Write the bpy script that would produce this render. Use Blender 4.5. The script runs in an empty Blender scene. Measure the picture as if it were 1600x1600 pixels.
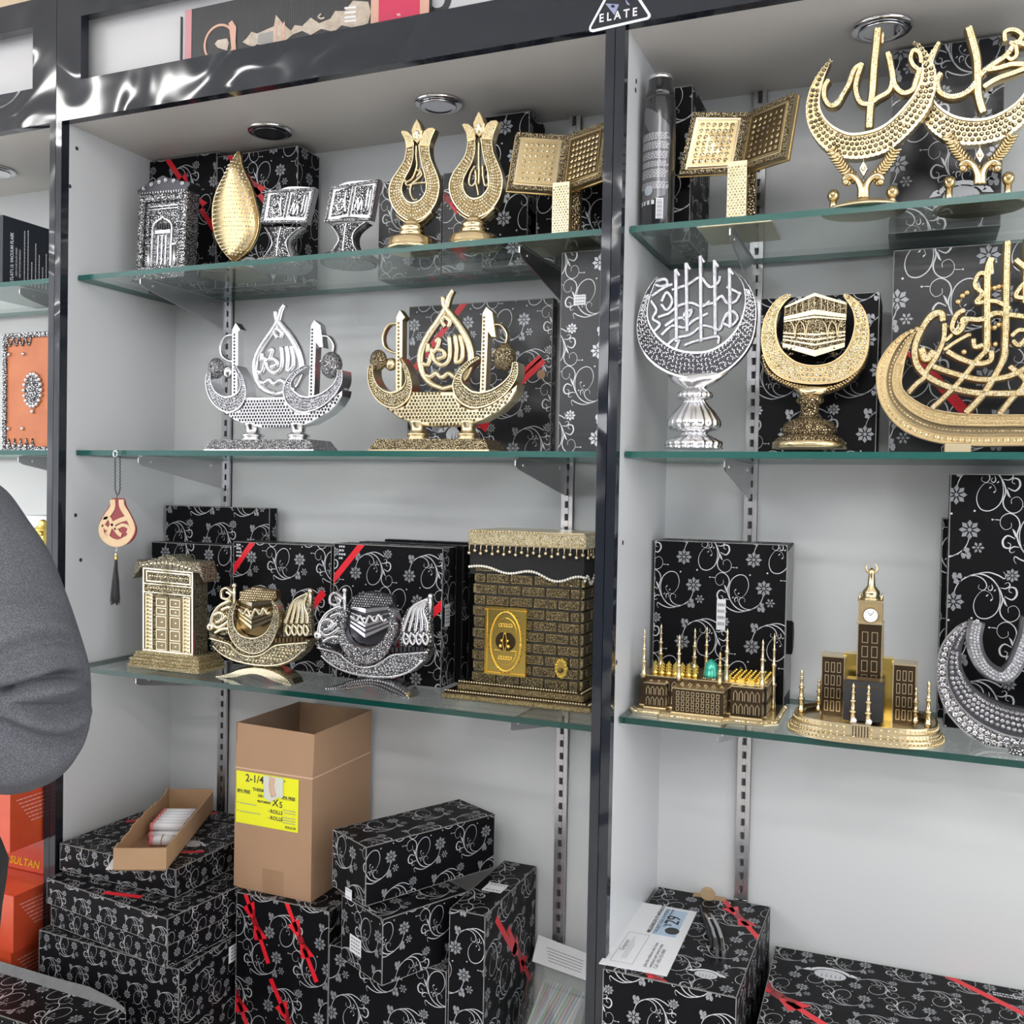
import bpy, bmesh, math, random
from mathutils import Vector, Matrix
random.seed(7)
C = bpy.context.scene.collection
pi = math.pi; sin = math.sin; cos = math.cos
# ------------------------------------------------------------------ camera, world, lights, exposure
BW = 1.18                                   # inner width of a bay, metres
CAM = Vector((1.40797*BW, -1.29959*BW, 1.55))
YAW, PITCH, ROLL, FPX = -0.39277, -0.02133, 0.01914, 1517.6
_fw = Vector((sin(YAW)*cos(PITCH), cos(YAW)*cos(PITCH), sin(PITCH)))
_r = Vector((cos(YAW), -sin(YAW), 0)); _u = _r.cross(_fw)
_R = _r*cos(ROLL) + _u*sin(ROLL); _U = -_r*sin(ROLL) + _u*cos(ROLL)
cd = bpy.data.cameras.new('camera'); cam = bpy.data.objects.new('camera', cd); C.objects.link(cam)
cd.sensor_width = 36; cd.lens = 36*FPX/1600; cd.clip_start = .05; cd.clip_end = 60
cam.matrix_world = Matrix(((_R.x, _U.x, -_fw.x, CAM.x), (_R.y, _U.y, -_fw.y, CAM.y), (_R.z, _U.z, -_fw.z, CAM.z), (0, 0, 0, 1)))
S = bpy.context.scene; S.camera = cam
w = bpy.data.worlds.new('store_air'); S.world = w; w.use_nodes = True
w.node_tree.nodes['Background'].inputs[0].default_value = (.93, .95, 1, 1)
w.node_tree.nodes['Background'].inputs[1].default_value = 2.2
S.view_settings.view_transform = 'Standard'; S.view_settings.look = 'None'; S.view_settings.gamma = 1
S.view_settings.exposure = 0.15
S.view_settings.use_curve_mapping = False
LAMP = 28.0                                   # strength of the ceiling light panels
SPOT = 0.0
S.cycles.max_bounces = 8; S.cycles.transparent_max_bounces = 16; S.cycles.caustics_reflective = False
S.cycles.sample_clamp_indirect = 4
# world points seen at a pixel of the 1600 px photograph
def ray(x, y): return _fw + _R*((x-800)/FPX) - _U*((y-800)/FPX)
def PY(x, y, Y): d = ray(x, y); return CAM + d*((Y-CAM.y)/d.y)
def PZ(x, y, Z): d = ray(x, y); return CAM + d*((Z-CAM.z)/d.z)
def PX(x, y, X): d = ray(x, y); return CAM + d*((X-CAM.x)/d.x)
D = .28013*BW; YS = .0254*BW; TH = .0105
Z1 = 1.55+.3745*BW; Z2 = 1.55+.05926*BW; Z3 = 1.55-.33338*BW; Z3R = 1.55-.31612*BW; ZT = 1.55+.638*BW
X2 = 1.02786*BW; XM = (BW+X2)/2; HW = (X2-BW)/2          # second bay starts at X2; half post width
ZD = .45; YC = -.42                                       # deck height and counter front
# ------------------------------------------------------------------ materials
MATS = {}
def nodes(name):
    m = bpy.data.materials.new(name); m.use_nodes = True
    return m, m.node_tree, m.node_tree.nodes, m.node_tree.links, m.node_tree.nodes['Principled BSDF']
def mat(name, col, rough=.5, metal=0, spec=.5, coat=0, bump=None, emit=None, var=None):
    """bump=(kind, scale, strength); var=(scale, colour2, amount)"""
    if name in MATS: return MATS[name]
    m, t, N, L, b = nodes(name)
    b.inputs['Base Color'].default_value = (*col, 1); b.inputs['Roughness'].default_value = rough
    b.inputs['Metallic'].default_value = metal; b.inputs['Specular IOR Level'].default_value = spec
    b.inputs['Coat Weight'].default_value = coat; b.inputs['Coat Roughness'].default_value = .12
    tc = N.new('ShaderNodeTexCoord')
    if var:
        n = N.new('ShaderNodeTexNoise'); n.inputs['Scale'].default_value = var[0]; n.inputs['Detail'].default_value = 4
        L.new(tc.outputs['Object'], n.inputs['Vector'])
        r = N.new('ShaderNodeValToRGB'); r.color_ramp.elements[0].position = .5-var[2]/2; r.color_ramp.elements[1].position = .5+var[2]/2
        r.color_ramp.elements[0].color = (*col, 1); r.color_ramp.elements[1].color = (*var[1], 1)
        L.new(n.outputs[0], r.inputs[0]); L.new(r.outputs[0], b.inputs['Base Color'])
    if bump:
        k, sc, st = bump
        if k == 'noise': n = N.new('ShaderNodeTexNoise'); n.inputs['Scale'].default_value = sc; n.inputs['Detail'].default_value = 3
        elif k == 'wave': n = N.new('ShaderNodeTexWave'); n.inputs['Scale'].default_value = sc
        else: n = N.new('ShaderNodeTexVoronoi'); n.inputs['Scale'].default_value = sc
        L.new(tc.outputs['Object'], n.inputs['Vector'])
        bp = N.new('ShaderNodeBump'); bp.inputs['Strength'].default_value = st; bp.inputs['Distance'].default_value = .002
        L.new(n.outputs[0], bp.inputs['Height']); L.new(bp.outputs[0], b.inputs['Normal'])
    if emit: b.inputs['Emission Color'].default_value = (*emit[0], 1); b.inputs['Emission Strength'].default_value = emit[1]
    MATS[name] = m; return m
def carved(name, hi, lo, scale, rough=.25, dist=.0012, metal=1):
    """chased metal: raised pattern, grooves darkened in the base colour to deepen the relief"""
    m, t, N, L, b = nodes(name)
    tc = N.new('ShaderNodeTexCoord')
    n0 = N.new('ShaderNodeTexNoise'); n0.inputs['Scale'].default_value = scale*.6
    L.new(tc.outputs['Object'], n0.inputs['Vector'])
    mx = N.new('ShaderNodeVectorMath'); mx.operation = 'MULTIPLY_ADD'
    L.new(n0.outputs['Color'], mx.inputs[0]); mx.inputs[1].default_value = (1.2/scale,)*3; L.new(tc.outputs['Object'], mx.inputs[2])
    v = N.new('ShaderNodeTexVoronoi'); v.feature = 'DISTANCE_TO_EDGE'; v.inputs['Scale'].default_value = scale
    L.new(mx.outputs[0], v.inputs['Vector'])
    r = N.new('ShaderNodeValToRGB'); r.color_ramp.elements[0].position = .06; r.color_ramp.elements[1].position = .30
    r.color_ramp.elements[0].color = (*lo, 1); r.color_ramp.elements[1].color = (*hi, 1)
    L.new(v.outputs[0], r.inputs[0]); L.new(r.outputs[0], b.inputs['Base Color'])
    v2 = N.new('ShaderNodeTexVoronoi'); v2.inputs['Scale'].default_value = scale*2.3; L.new(tc.outputs['Object'], v2.inputs['Vector'])
    mr = N.new('ShaderNodeMapRange'); mr.inputs[1].default_value = 0; mr.inputs[2].default_value = .2; L.new(v.outputs[0], mr.inputs[0])
    sb = N.new('ShaderNodeMath'); sb.operation = 'MULTIPLY_ADD'; L.new(v2.outputs[0], sb.inputs[0]); sb.inputs[1].default_value = -.5; L.new(mr.outputs[0], sb.inputs[2])
    bp = N.new('ShaderNodeBump'); bp.inputs['Strength'].default_value = 1; bp.inputs['Distance'].default_value = dist
    L.new(sb.outputs[0], bp.inputs['Height']); L.new(bp.outputs[0], b.inputs['Normal'])
    b.inputs['Metallic'].default_value = metal; b.inputs['Roughness'].default_value = rough
    MATS[name] = m; return m
def crystal(name, cols, scale=420, rough=.24, metal=.7):
    """little cut stones: every stone gets its own tint"""
    m, t, N, L, b = nodes(name)
    tc = N.new('ShaderNodeTexCoord'); v = N.new('ShaderNodeTexVoronoi'); v.inputs['Scale'].default_value = scale
    L.new(tc.outputs['Object'], v.inputs['Vector'])
    s = N.new('ShaderNodeSeparateColor'); L.new(v.outputs['Color'], s.inputs[0])
    r = N.new('ShaderNodeValToRGB'); r.color_ramp.interpolation = 'CONSTANT'
    e = r.color_ramp.elements
    e[0].position = 0; e[0].color = (*cols[0], 1); e[1].position = 1/len(cols); e[1].color = (*cols[1], 1)
    for i, c in enumerate(cols[2:], 2): k = e.new(i/len(cols)); k.color = (*c, 1)
    L.new(s.outputs[0], r.inputs[0]); L.new(r.outputs[0], b.inputs['Base Color'])
    b.inputs['Metallic'].default_value = metal; b.inputs['Roughness'].default_value = rough
    MATS[name] = m; return m
def glass_mat(name, tint, base=.05):
    m = bpy.data.materials.new(name); m.use_nodes = True; N = m.node_tree.nodes; L = m.node_tree.links; N.clear()
    o = N.new('ShaderNodeOutputMaterial'); mx = N.new('ShaderNodeMixShader'); tr = N.new('ShaderNodeBsdfTransparent'); gl = N.new('ShaderNodeBsdfGlossy')
    tr.inputs[0].default_value = (*tint, 1); gl.inputs['Roughness'].default_value = .01; gl.inputs[0].default_value = (.95, 1, .98, 1)
    g = N.new('ShaderNodeNewGeometry'); d = N.new('ShaderNodeVectorMath'); d.operation = 'DOT_PRODUCT'
    L.new(g.outputs['Normal'], d.inputs[0]); L.new(g.outputs['Incoming'], d.inputs[1])
    a = N.new('ShaderNodeMath'); a.operation = 'ABSOLUTE'; L.new(d.outputs['Value'], a.inputs[0])
    s = N.new('ShaderNodeMath'); s.operation = 'SUBTRACT'; s.inputs[0].default_value = 1; L.new(a.outputs[0], s.inputs[1])
    p = N.new('ShaderNodeMath'); p.operation = 'POWER'; L.new(s.outputs[0], p.inputs[0]); p.inputs[1].default_value = 5
    q = N.new('ShaderNodeMath'); q.operation = 'MULTIPLY_ADD'; L.new(p.outputs[0], q.inputs[0]); q.inputs[1].default_value = .68-base; q.inputs[2].default_value = base
    L.new(q.outputs[0], mx.inputs[0]); L.new(tr.outputs[0], mx.inputs[1]); L.new(gl.outputs[0], mx.inputs[2]); L.new(mx.outputs[0], o.inputs[0])
    MATS[name] = m; return m
mat('laminate', (.63, .645, .655), .38, bump=('noise', 9, .05))
mat('soffit', (.58, .56, .53), .45)
mat('gloss_black', (.013, .016, .023), .10, spec=.45, coat=.12)
_b = MATS['gloss_black'].node_tree; _n = _b.nodes.new('ShaderNodeTexNoise'); _n.inputs['Scale'].default_value = 4.5; _n.inputs['Detail'].default_value = 1; _n.inputs['Distortion'].default_value = 1.2
_t = _b.nodes.new('ShaderNodeTexCoord'); _p = _b.nodes.new('ShaderNodeBump'); _p.inputs['Distance'].default_value = .02; _p.inputs['Strength'].default_value = .8
_b.links.new(_t.outputs['Object'], _n.inputs['Vector']); _b.links.new(_n.outputs[0], _p.inputs['Height']); _b.links.new(_p.outputs[0], _b.nodes['Principled BSDF'].inputs['Normal']); _b.links.new(_p.outputs[0], _b.nodes['Principled BSDF'].inputs['Coat Normal'])
mat('matte_black', (.02, .02, .022), .5)
mat('card_black', (.005, .005, .006), .45, spec=.10, bump=('noise', 60, .15))
mat('card_grey_black', (.014, .015, .018), .3, spec=.4, bump=('noise', 60, .15))
mat('silver_print', (.60, .61, .64), .4, metal=.25)
mat('silver_print_dim', (.30, .31, .33), .34, metal=.4)
mat('red_print', (.72, .012, .025), .35)
mat('dark_red_print', (.28, .006, .012), .35)
mat('worn_edge', (.30, .29, .28), .6)
mat('label_white', (.75, .76, .78), .5)
mat('ink', (.03, .03, .035), .6)
mat('grey_ink', (.25, .25, .27), .6)
mat('kraft', (.40, .245, .145), .8, bump=('noise', 120, .2), var=(6, (.36, .22, .13), .5))
mat('kraft_light', (.50, .33, .19), .8, var=(8, (.42, .25, .13), .6))
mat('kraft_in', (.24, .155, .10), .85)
mat('yellow_label', (.80, .80, .01), .45)
mat('steel', (.55, .55, .57), .28, metal=1)
mat('steel_dark', (.10, .10, .11), .3, metal=.9)
mat('chrome', (.80, .80, .82), .08, metal=1)
glass_mat('glass', (.955, .985, .975), .025)
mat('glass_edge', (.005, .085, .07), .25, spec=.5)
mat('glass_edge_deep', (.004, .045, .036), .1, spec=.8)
mat('white_panel', (.80, .81, .83), .4)
mat('cream_wall', (.78, .62, .44), .8)
mat('floor_tile', (.62, .60, .58), .25)
mat('store_ceiling', (.85, .85, .84), .9)
mat('lamp_panel', (1, 1, 1), .5, emit=((1, .985, .96), LAMP)); mat('reflection_glow', (.8, .8, .8), .3, emit=((.93, .96, 1), 7.0)); mat('header_white', (.56, .56, .575), .4)
mat('gold', (.74, .59, .34), .19, metal=1)
mat('gold_soft', (.72, .61, .40), .3, metal=1)
mat('gold_yellow', (.95, .70, .18), .2, metal=1)
mat('gold_dark', (.16, .11, .05), .3, metal=.9)
mat('bronze', (.08, .055, .032), .3, metal=.9)
mat('silver', (.80, .80, .82), .2, metal=1)
mat('silver_dark', (.07, .07, .08), .45, metal=.9)
carved('gold_carved', (.76, .63, .40), (.07, .045, .02), 260, .24)
carved('gold_carved_fine', (.76, .66, .44), (.09, .06, .03), 400, .24, .0008)
carved('silver_carved', (.86, .86, .88), (.045, .045, .05), 230, .26)
carved('silver_carved_fine', (.86, .86, .88), (.06, .06, .07), 400, .26, .0008)
carved('champagne_carved', (.80, .74, .58), (.10, .085, .05), 300, .24)
crystal('gems_gold', [(.95, .85, .6), (.55, .45, .22), (.98, .95, .85), (.75, .65, .4), (.35, .28, .15), (.8, .85, .7)])
crystal('gems_silver', [(.95, .95, .98), (.6, .6, .64), (.85, .86, .9), (.35, .35, .4), (.7, .72, .78)])
crystal('gems_dark', [(.03, .03, .035), (.07, .07, .09), (.015, .015, .02), (.16, .16, .19)], metal=.3)
crystal('gems_bronze', [(.16, .125, .075), (.08, .06, .035), (.45, .38, .25), (.12, .10, .06)], metal=.5)
mat('gold_mid', (.62, .48, .26), .34, metal=1); mat('champagne', (.84, .76, .56), .22, metal=1); mat('champagne_dark', (.25, .20, .12), .35, metal=.9)
carved('gold_antique', (.72, .58, .30), (.14, .105, .05), 420, .35, .0006); carved('brick_face', (.34, .27, .15), (.04, .032, .02), 300, .4, .0005)
carved('champagne_bricks', (.90, .82, .58), (.45, .36, .18), 330, .25)
mat('cloth_black', (.008, .008, .009), .85); mat('pearl', (.85, .82, .74), .2, coat=.6)
mat('silver_soft', (.62, .62, .64), .4, metal=.8); mat('silver_mid', (.40, .40, .42), .3, metal=1)
mat('worn_side', (.22, .22, .23), .35); mat('charm_red', (.24, .02, .025), .4)
# ------------------------------------------------------------------ mesh builder
def FLAT(u, v, h): return Vector((u, -h, v))
def cat(pts, n=6, closed=False):
    """smooth curve through points (Catmull-Rom)"""
    P = [tuple(p) for p in pts]; out = []; m = len(P)
    rng = range(m if closed else m-1)
    for i in rng:
        if closed: a, b, c, d = P[(i-1) % m], P[i], P[(i+1) % m], P[(i+2) % m]
        else: a, b, c, d = P[max(i-1, 0)], P[i], P[i+1], P[min(i+2, m-1)]
        for k in range(n):
            t = k/n
            out.append(tuple(.5*(2*b[j]+(c[j]-a[j])*t+(2*a[j]-5*b[j]+4*c[j]-d[j])*t*t+(3*b[j]-a[j]-3*c[j]+d[j])*t**3) for j in range(len(b))))
    if not closed: out.append(P[-1])
    return out
def resample(pts, n):
    L = [0]
    for a, b in zip(pts, pts[1:]): L.append(L[-1]+math.dist(a, b))
    out = []; j = 0
    for i in range(n):
        s = L[-1]*i/(n-1)
        while j < len(L)-2 and L[j+1] < s: j += 1
        t = (s-L[j])/max(L[j+1]-L[j], 1e-9); t = min(max(t, 0), 1)
        out.append(tuple(pts[j][k]+(pts[j+1][k]-pts[j][k])*t for k in range(len(pts[j]))))
    return out
def length(pts): return sum(math.dist(a, b) for a, b in zip(pts, pts[1:]))
class MB:
    def __init__(s, F=FLAT): s.v = []; s.f = []; s.m = []; s.s = []; s.F = F
    def face(s, idx, m=0, sm=False): s.f.append(tuple(idx)); s.m.append(m); s.s.append(sm)
    def quad3(s, pts, m=0):
        b = len(s.v); s.v += [tuple(p) for p in pts]; s.face(range(b, b+len(pts)), m)
    def box(s, x0, x1, y0, y1, z0, z1, m=0, bev=0):
        b = len(s.v)
        if bev:
            # chamfered box
            for z, i in ((z0, bev), (z0+bev, 0), (z1-bev, 0), (z1, bev)):
                for x, y in ((x0+i+bev, y0+i), (x1-i-bev, y0+i), (x1-i, y0+i+bev), (x1-i, y1-i-bev), (x1-i-bev, y1-i), (x0+i+bev, y1-i), (x0+i, y1-i-bev), (x0+i, y0+i+bev)):
                    s.v.append((x, y, z))
            for k in range(3):
                for j in range(8): a = b+k*8+j; c = b+k*8+(j+1) % 8; s.face((a, c, c+8, a+8), m)
            s.face(range(b+7, b-1, -1), m); s.face(range(b+24, b+32), m); return
        s.v += [(x0, y0, z0), (x1, y0, z0), (x1, y1, z0), (x0, y1, z0), (x0, y0, z1), (x1, y0, z1), (x1, y1, z1), (x0, y1, z1)]
        for q in ((3, 2, 1, 0), (4, 5, 6, 7), (0, 1, 5, 4), (1, 2, 6, 5), (2, 3, 7, 6), (3, 0, 4, 7)): s.face([b+i for i in q], m)
    def fbox(s, u0, u1, v0, v1, h0, h1, m=0, t=0):
        """block standing on the current plane, front face smaller by t"""
        F = s.F; b = len(s.v)
        s.v += [tuple(F(*p)) for p in ((u0, v0, h0), (u1, v0, h0), (u1, v1, h0), (u0, v1, h0), (u0+t, v0+t, h1), (u1-t, v0+t, h1), (u1-t, v1-t, h1), (u0+t, v1-t, h1))]
        for q in ((3, 2, 1, 0), (4, 5, 6, 7), (0, 1, 5, 4), (1, 2, 6, 5), (2, 3, 7, 6), (3, 0, 4, 7)): s.face([b+i for i in q], m)
    def prism(s, poly, h0, h1, m=0, bev=0, ms=None):
        F = s.F; n = len(poly); b = len(s.v); ms = m if ms is None else ms
        A = sum(poly[i][0]*poly[(i+1) % n][1]-poly[(i+1) % n][0]*poly[i][1] for i in range(n))
        if A < 0: poly = poly[::-1]
        inn = poly
        if bev:
            inn = []
            for i in range(n):
                a, c, d = poly[i-1], poly[i], poly[(i+1) % n]
                e1 = Vector((c[0]-a[0], c[1]-a[1])); e2 = Vector((d[0]-c[0], d[1]-c[1]))
                if e1.length < 1e-9 or e2.length < 1e-9: inn.append(c); continue
                e1.normalize(); e2.normalize(); nn = Vector((-(e1.y+e2.y), e1.x+e2.x))
                if nn.length > 1e-6: nn.normalize()
                inn.append((c[0]+nn.x*bev, c[1]+nn.y*bev))
        s.v += [tuple(F(u, v, h0)) for u, v in poly]+[tuple(F(u, v, h1-bev)) for u, v in poly]+[tuple(F(u, v, h1)) for u, v in inn]
        for k in (0, 1):
            if k == 1 and not bev: break
            for i in range(n): j = (i+1) % n; s.face((b+k*n+i, b+k*n+j, b+(k+1)*n+j, b+(k+1)*n+i), ms)
        s.face([b+2*n+i for i in range(n)], m); s.face([b+i for i in range(n-1, -1, -1)], ms)
    def band(s, Lp, Rp, h0, h1, m=0, prof='rim', mi=None, sm=False, rim=.14, dip=.3, cap=True):
        """solid strip between two curves; prof rim: raised edges and sunk middle, dome: rounded, flat"""
        F = s.F; mi = m if mi is None else mi; hh = h1-h0
        if prof == 'rim': ps = [(0, 0), (0, 1), (rim, 1), (rim*1.3, 1-dip), (1-rim*1.3, 1-dip), (1-rim, 1), (1, 1), (1, 0)]; mid = 3
        elif prof == 'dome': ps = [(0, 0), (0, .55), (.15, .85), (.5, 1), (.85, .85), (1, .55), (1, 0)]; mid = -1
        elif prof == 'bev': ps = [(0, 0), (0, .75), (.18, 1), (.82, 1), (1, .75), (1, 0)]; mid = -1
        else: ps = [(0, 0), (0, 1), (1, 1), (1, 0)]; mid = -1
        k = len(ps); b = len(s.v); n = len(Lp)
        for a, c in zip(Lp, Rp):
            for t, h in ps: s.v.append(tuple(F(a[0]+(c[0]-a[0])*t, a[1]+(c[1]-a[1])*t, h0+hh*h)))
        for i in range(n-1):
            for j in range(k):
                j2 = (j+1) % k
                s.face((b+i*k+j, b+i*k+j2, b+(i+1)*k+j2, b+(i+1)*k+j), mi if j == mid else m, sm or prof == 'dome')
        if cap: s.face([b+j for j in range(k-1, -1, -1)], m); s.face([b+(n-1)*k+j for j in range(k)], m)
    def gem(s, u, v, h, r, m, hr=.6, n=6):
        F = s.F; b = len(s.v); a0 = random.random()*pi; t = .45
        s.v += [tuple(F(u+r*cos(a0+2*pi*i/n), v+r*sin(a0+2*pi*i/n), h)) for i in range(n)]
        s.v += [tuple(F(u+t*r*cos(a0+2*pi*i/n), v+t*r*sin(a0+2*pi*i/n), h+r*hr)) for i in range(n)]
        for i in range(n): s.face((b+i, b+(i+1) % n, b+n+(i+1) % n, b+n+i), m)
        s.face([b+n+i for i in range(n)], m)
    def gems(s, Lp, Rp, h, rows, r, m, step=None, a=.18, b=.82, hr=.6):
        """rows of stones between two curves"""
        n0 = length([((p[0]+q[0])/2, (p[1]+q[1])/2) for p, q in zip(Lp, Rp)]); step = step or 2.1*r
        N = max(int(n0/step), 2); A = resample(Lp, N); B = resample(Rp, N)
        for i in range(N):
            w_ = math.dist(A[i], B[i]); k = min(rows, max(int(w_*(b-a)/(1.9*r)), 1))
            for j in range(k):
                t = a+(b-a)*(j+.5)/k
                o = .5 if j % 2 and 0 < i < N-1 else 0
                p = [A[i][c]+(B[i][c]-A[i][c])*t for c in (0, 1)]
                if o: q = [A[i+1][c]+(B[i+1][c]-A[i+1][c])*t for c in (0, 1)]; p = [(p[c]+q[c])/2 for c in (0, 1)]
                s.gem(p[0], p[1], h, r, m, hr)
    def offs(s, path, wd):
        n = len(path); Lp = []; Rp = []
        for i, p in enumerate(path):
            a = path[max(i-1, 0)]; c = path[min(i+1, n-1)]
            d = Vector((c[0]-a[0], c[1]-a[1])); d = d.normalized() if d.length > 1e-9 else Vector((1, 0))
            w_ = (wd(i/(n-1)) if callable(wd) else wd)/2
            Lp.append((p[0]-d.y*w_, p[1]+d.x*w_)); Rp.append((p[0]+d.y*w_, p[1]-d.x*w_))
        return Lp, Rp
    def stroke(s, pts, wd, h0, h1, m=0, prof='dome', n=5, gem=0, gm=1, rows=2, smooth=True, taper=0, closed=False, hr=.6):
        h1 += random.uniform(0, .0009) if h1-h0 > .003 else 0
        path = cat(pts, n, closed) if smooth else [tuple(p) for p in pts]
        if closed: path.append(path[0])
        if taper: w0 = wd; wd = lambda t: w0*(1-taper*abs(2*t-1)**2)
        Lp, Rp = s.offs(path, wd)
        s.band(Lp, Rp, h0, h1, m, prof)
        if gem: s.gems(Lp, Rp, h1-(.0001 if prof == 'bev' else (h1-h0)*.07), rows, gem, gm, hr=hr)
    def lathe(s, prof, c=(0, 0, 0), n=24, m=0, sm=True, flute=0, fa=.08, frange=(0, 9e9), sx=1, sy=1):
        b = len(s.v); k = len(prof)
        for i, (r, z) in enumerate(prof):
            for j in range(n):
                a = 2*pi*j/n; rr = r
                if flute and frange[0] <= z <= frange[1]: rr = r*(1+fa*cos(flute*a))
                s.v.append((c[0]+rr*cos(a)*sx, c[1]+rr*sin(a)*sy, c[2]+z))
        for i in range(k-1):
            for j in range(n): j2 = (j+1) % n; s.face((b+i*n+j, b+i*n+j2, b+(i+1)*n+j2, b+(i+1)*n+j), m, sm)
        s.face([b+j for j in range(n-1, -1, -1)], m); s.face([b+(k-1)*n+j for j in range(n)], m)
    def tube(s, pts, r, n=8, m=0, cap=True, sm=True):
        P = [Vector(p) for p in pts]; b = len(s.v); up = None
        for i, p in enumerate(P):
            d = (P[min(i+1, len(P)-1)]-P[max(i-1, 0)]); d = d.normalized() if d.length > 1e-9 else Vector((0, 0, 1))
            if up is None: up = d.orthogonal().normalized()
            up = (up-d*up.dot(d)); up = up.normalized() if up.length > 1e-6 else d.orthogonal().normalized(); q = d.cross(up)
            rr = r(i/(len(P)-1)) if callable(r) else r
            for j in range(n): a = 2*pi*j/n; s.v.append(tuple(p+(up*cos(a)+q*sin(a))*rr))
        for i in range(len(P)-1):
            for j in range(n): j2 = (j+1) % n; s.face((b+i*n+j, b+i*n+j2, b+(i+1)*n+j2, b+(i+1)*n+j), m, sm)
        if cap: s.face([b+j for j in range(n-1, -1, -1)], m); s.face([b+(len(P)-1)*n+j for j in range(n)], m)
    def ball(s, c, r, m=0, n=8, k=5, sq=1):
        s.lathe([(r*sin(pi*i/k) if 0 < i < k else r*.02, -r*cos(pi*i/k)*sq) for i in range(k+1)], c, n, m)
    def text(s, txt, size, F, m=0, ox=0, oy=0, h=.0003, align='LEFT', sx=1, bold=0, mx=None):
        """lettering as thin shapes on plane F"""
        cu = bpy.data.curves.new('t', 'FONT'); cu.body = txt; cu.size = size; cu.align_x = align; cu.offset = bold; cu.resolution_u = 2
        if mx: cu.space_line = mx
        o = bpy.data.objects.new('t', cu); C.objects.link(o)
        dg = bpy.context.evaluated_depsgraph_get(); me = o.evaluated_get(dg).to_mesh()
        b = len(s.v); s.v += [tuple(F(ox+v.co.x*sx, oy+v.co.y, h)) for v in me.vertices]
        for p in me.polygons: s.face([b+i for i in p.vertices], m)
        o.evaluated_get(dg).to_mesh_clear(); bpy.data.objects.remove(o); bpy.data.curves.remove(cu)
    def build(s, name, mats, parent=None, loc=None, rz=None):
        me = bpy.data.meshes.new(name); me.from_pydata(s.v, [], s.f)
        for x in (mats if isinstance(mats, (list, tuple)) else [mats]): me.materials.append(MATS[x])
        me.polygons.foreach_set('material_index', s.m); me.polygons.foreach_set('use_smooth', s.s); me.update()
        bm = bmesh.new(); bm.from_mesh(me); bmesh.ops.recalc_face_normals(bm, faces=bm.faces); bm.to_mesh(me); bm.free()
        o = bpy.data.objects.new(name, me); C.objects.link(o)
        if parent: o.parent = parent
        if loc is not None: o.location = loc
        if rz is not None: o.rotation_euler = (0, 0, rz)
        return o
def tag(o, label=None, cat_=None, group=None, kind=None):
    if label: o['label'] = label
    if cat_: o['category'] = cat_
    if group: o['group'] = group
    if kind: o['kind'] = kind
    return o
def empty(name, loc, rz=0, label=None, cat_=None, group=None):
    o = bpy.data.objects.new(name, None); C.objects.link(o); o.location = loc; o.rotation_euler = (0, 0, rz); o.empty_display_size = .02
    return tag(o, label, cat_, group)
def struct(name, mb, m, loc=None): return tag(mb.build(name, m, None, loc), kind='structure')
class Plane:
    """a drawing plane given by a point and two axes in a thing's own frame"""
    def __init__(p, o, U, V, world): p.o = Vector(o); p.U = Vector(U).normalized(); p.V = Vector(V).normalized(); p.N = p.U.cross(p.V).normalized(); p.W = world; p.Wi = world.inverted()
    def F(p, u, v, h): return p.o+p.U*u+p.V*v+p.N*h
    def tr(p, x, y):
        d = p.Wi.to_3x3() @ ray(x, y); c = p.Wi @ CAM
        t = (p.o-c).dot(p.N)/d.dot(p.N); q = c+d*t-p.o
        return (q.dot(p.U), q.dot(p.V))
class Orn:
    """an ornament standing at a point of a shelf"""
    def __init__(s, name, label, cat_, px, py, Y, Z, rz=0, group=None):
        p = PY(px, py, Y); s.loc = Vector((p.x, Y, Z)); s.rz = rz
        s.e = empty(name, s.loc, rz, label, cat_, group); s.W = Matrix.Translation(s.loc) @ Matrix.Rotation(rz, 4, 'Z')
    def plane(s, y=0, tilt=0): return Plane((0, y, 0), (1, 0, 0), (0, sin(tilt), cos(tilt)), s.W)
    def lp(s, P): return s.W.inverted() @ P
    def zpx(s, py, px=None, y=0):       # local height of an image row at the ornament
        return s.plane(y).tr(px, py)[1]
def zoomer(pl, ox, oy, sc, f=None):
    def t(*a):
        pts = a[0] if len(a) == 1 else [a]
        out = [pl.tr(ox+(x/sc), oy+(y/sc)) for x, y in ([f(*q) for q in pts] if f else pts)]
        return out if len(a) == 1 else out[0]
    return t
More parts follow.
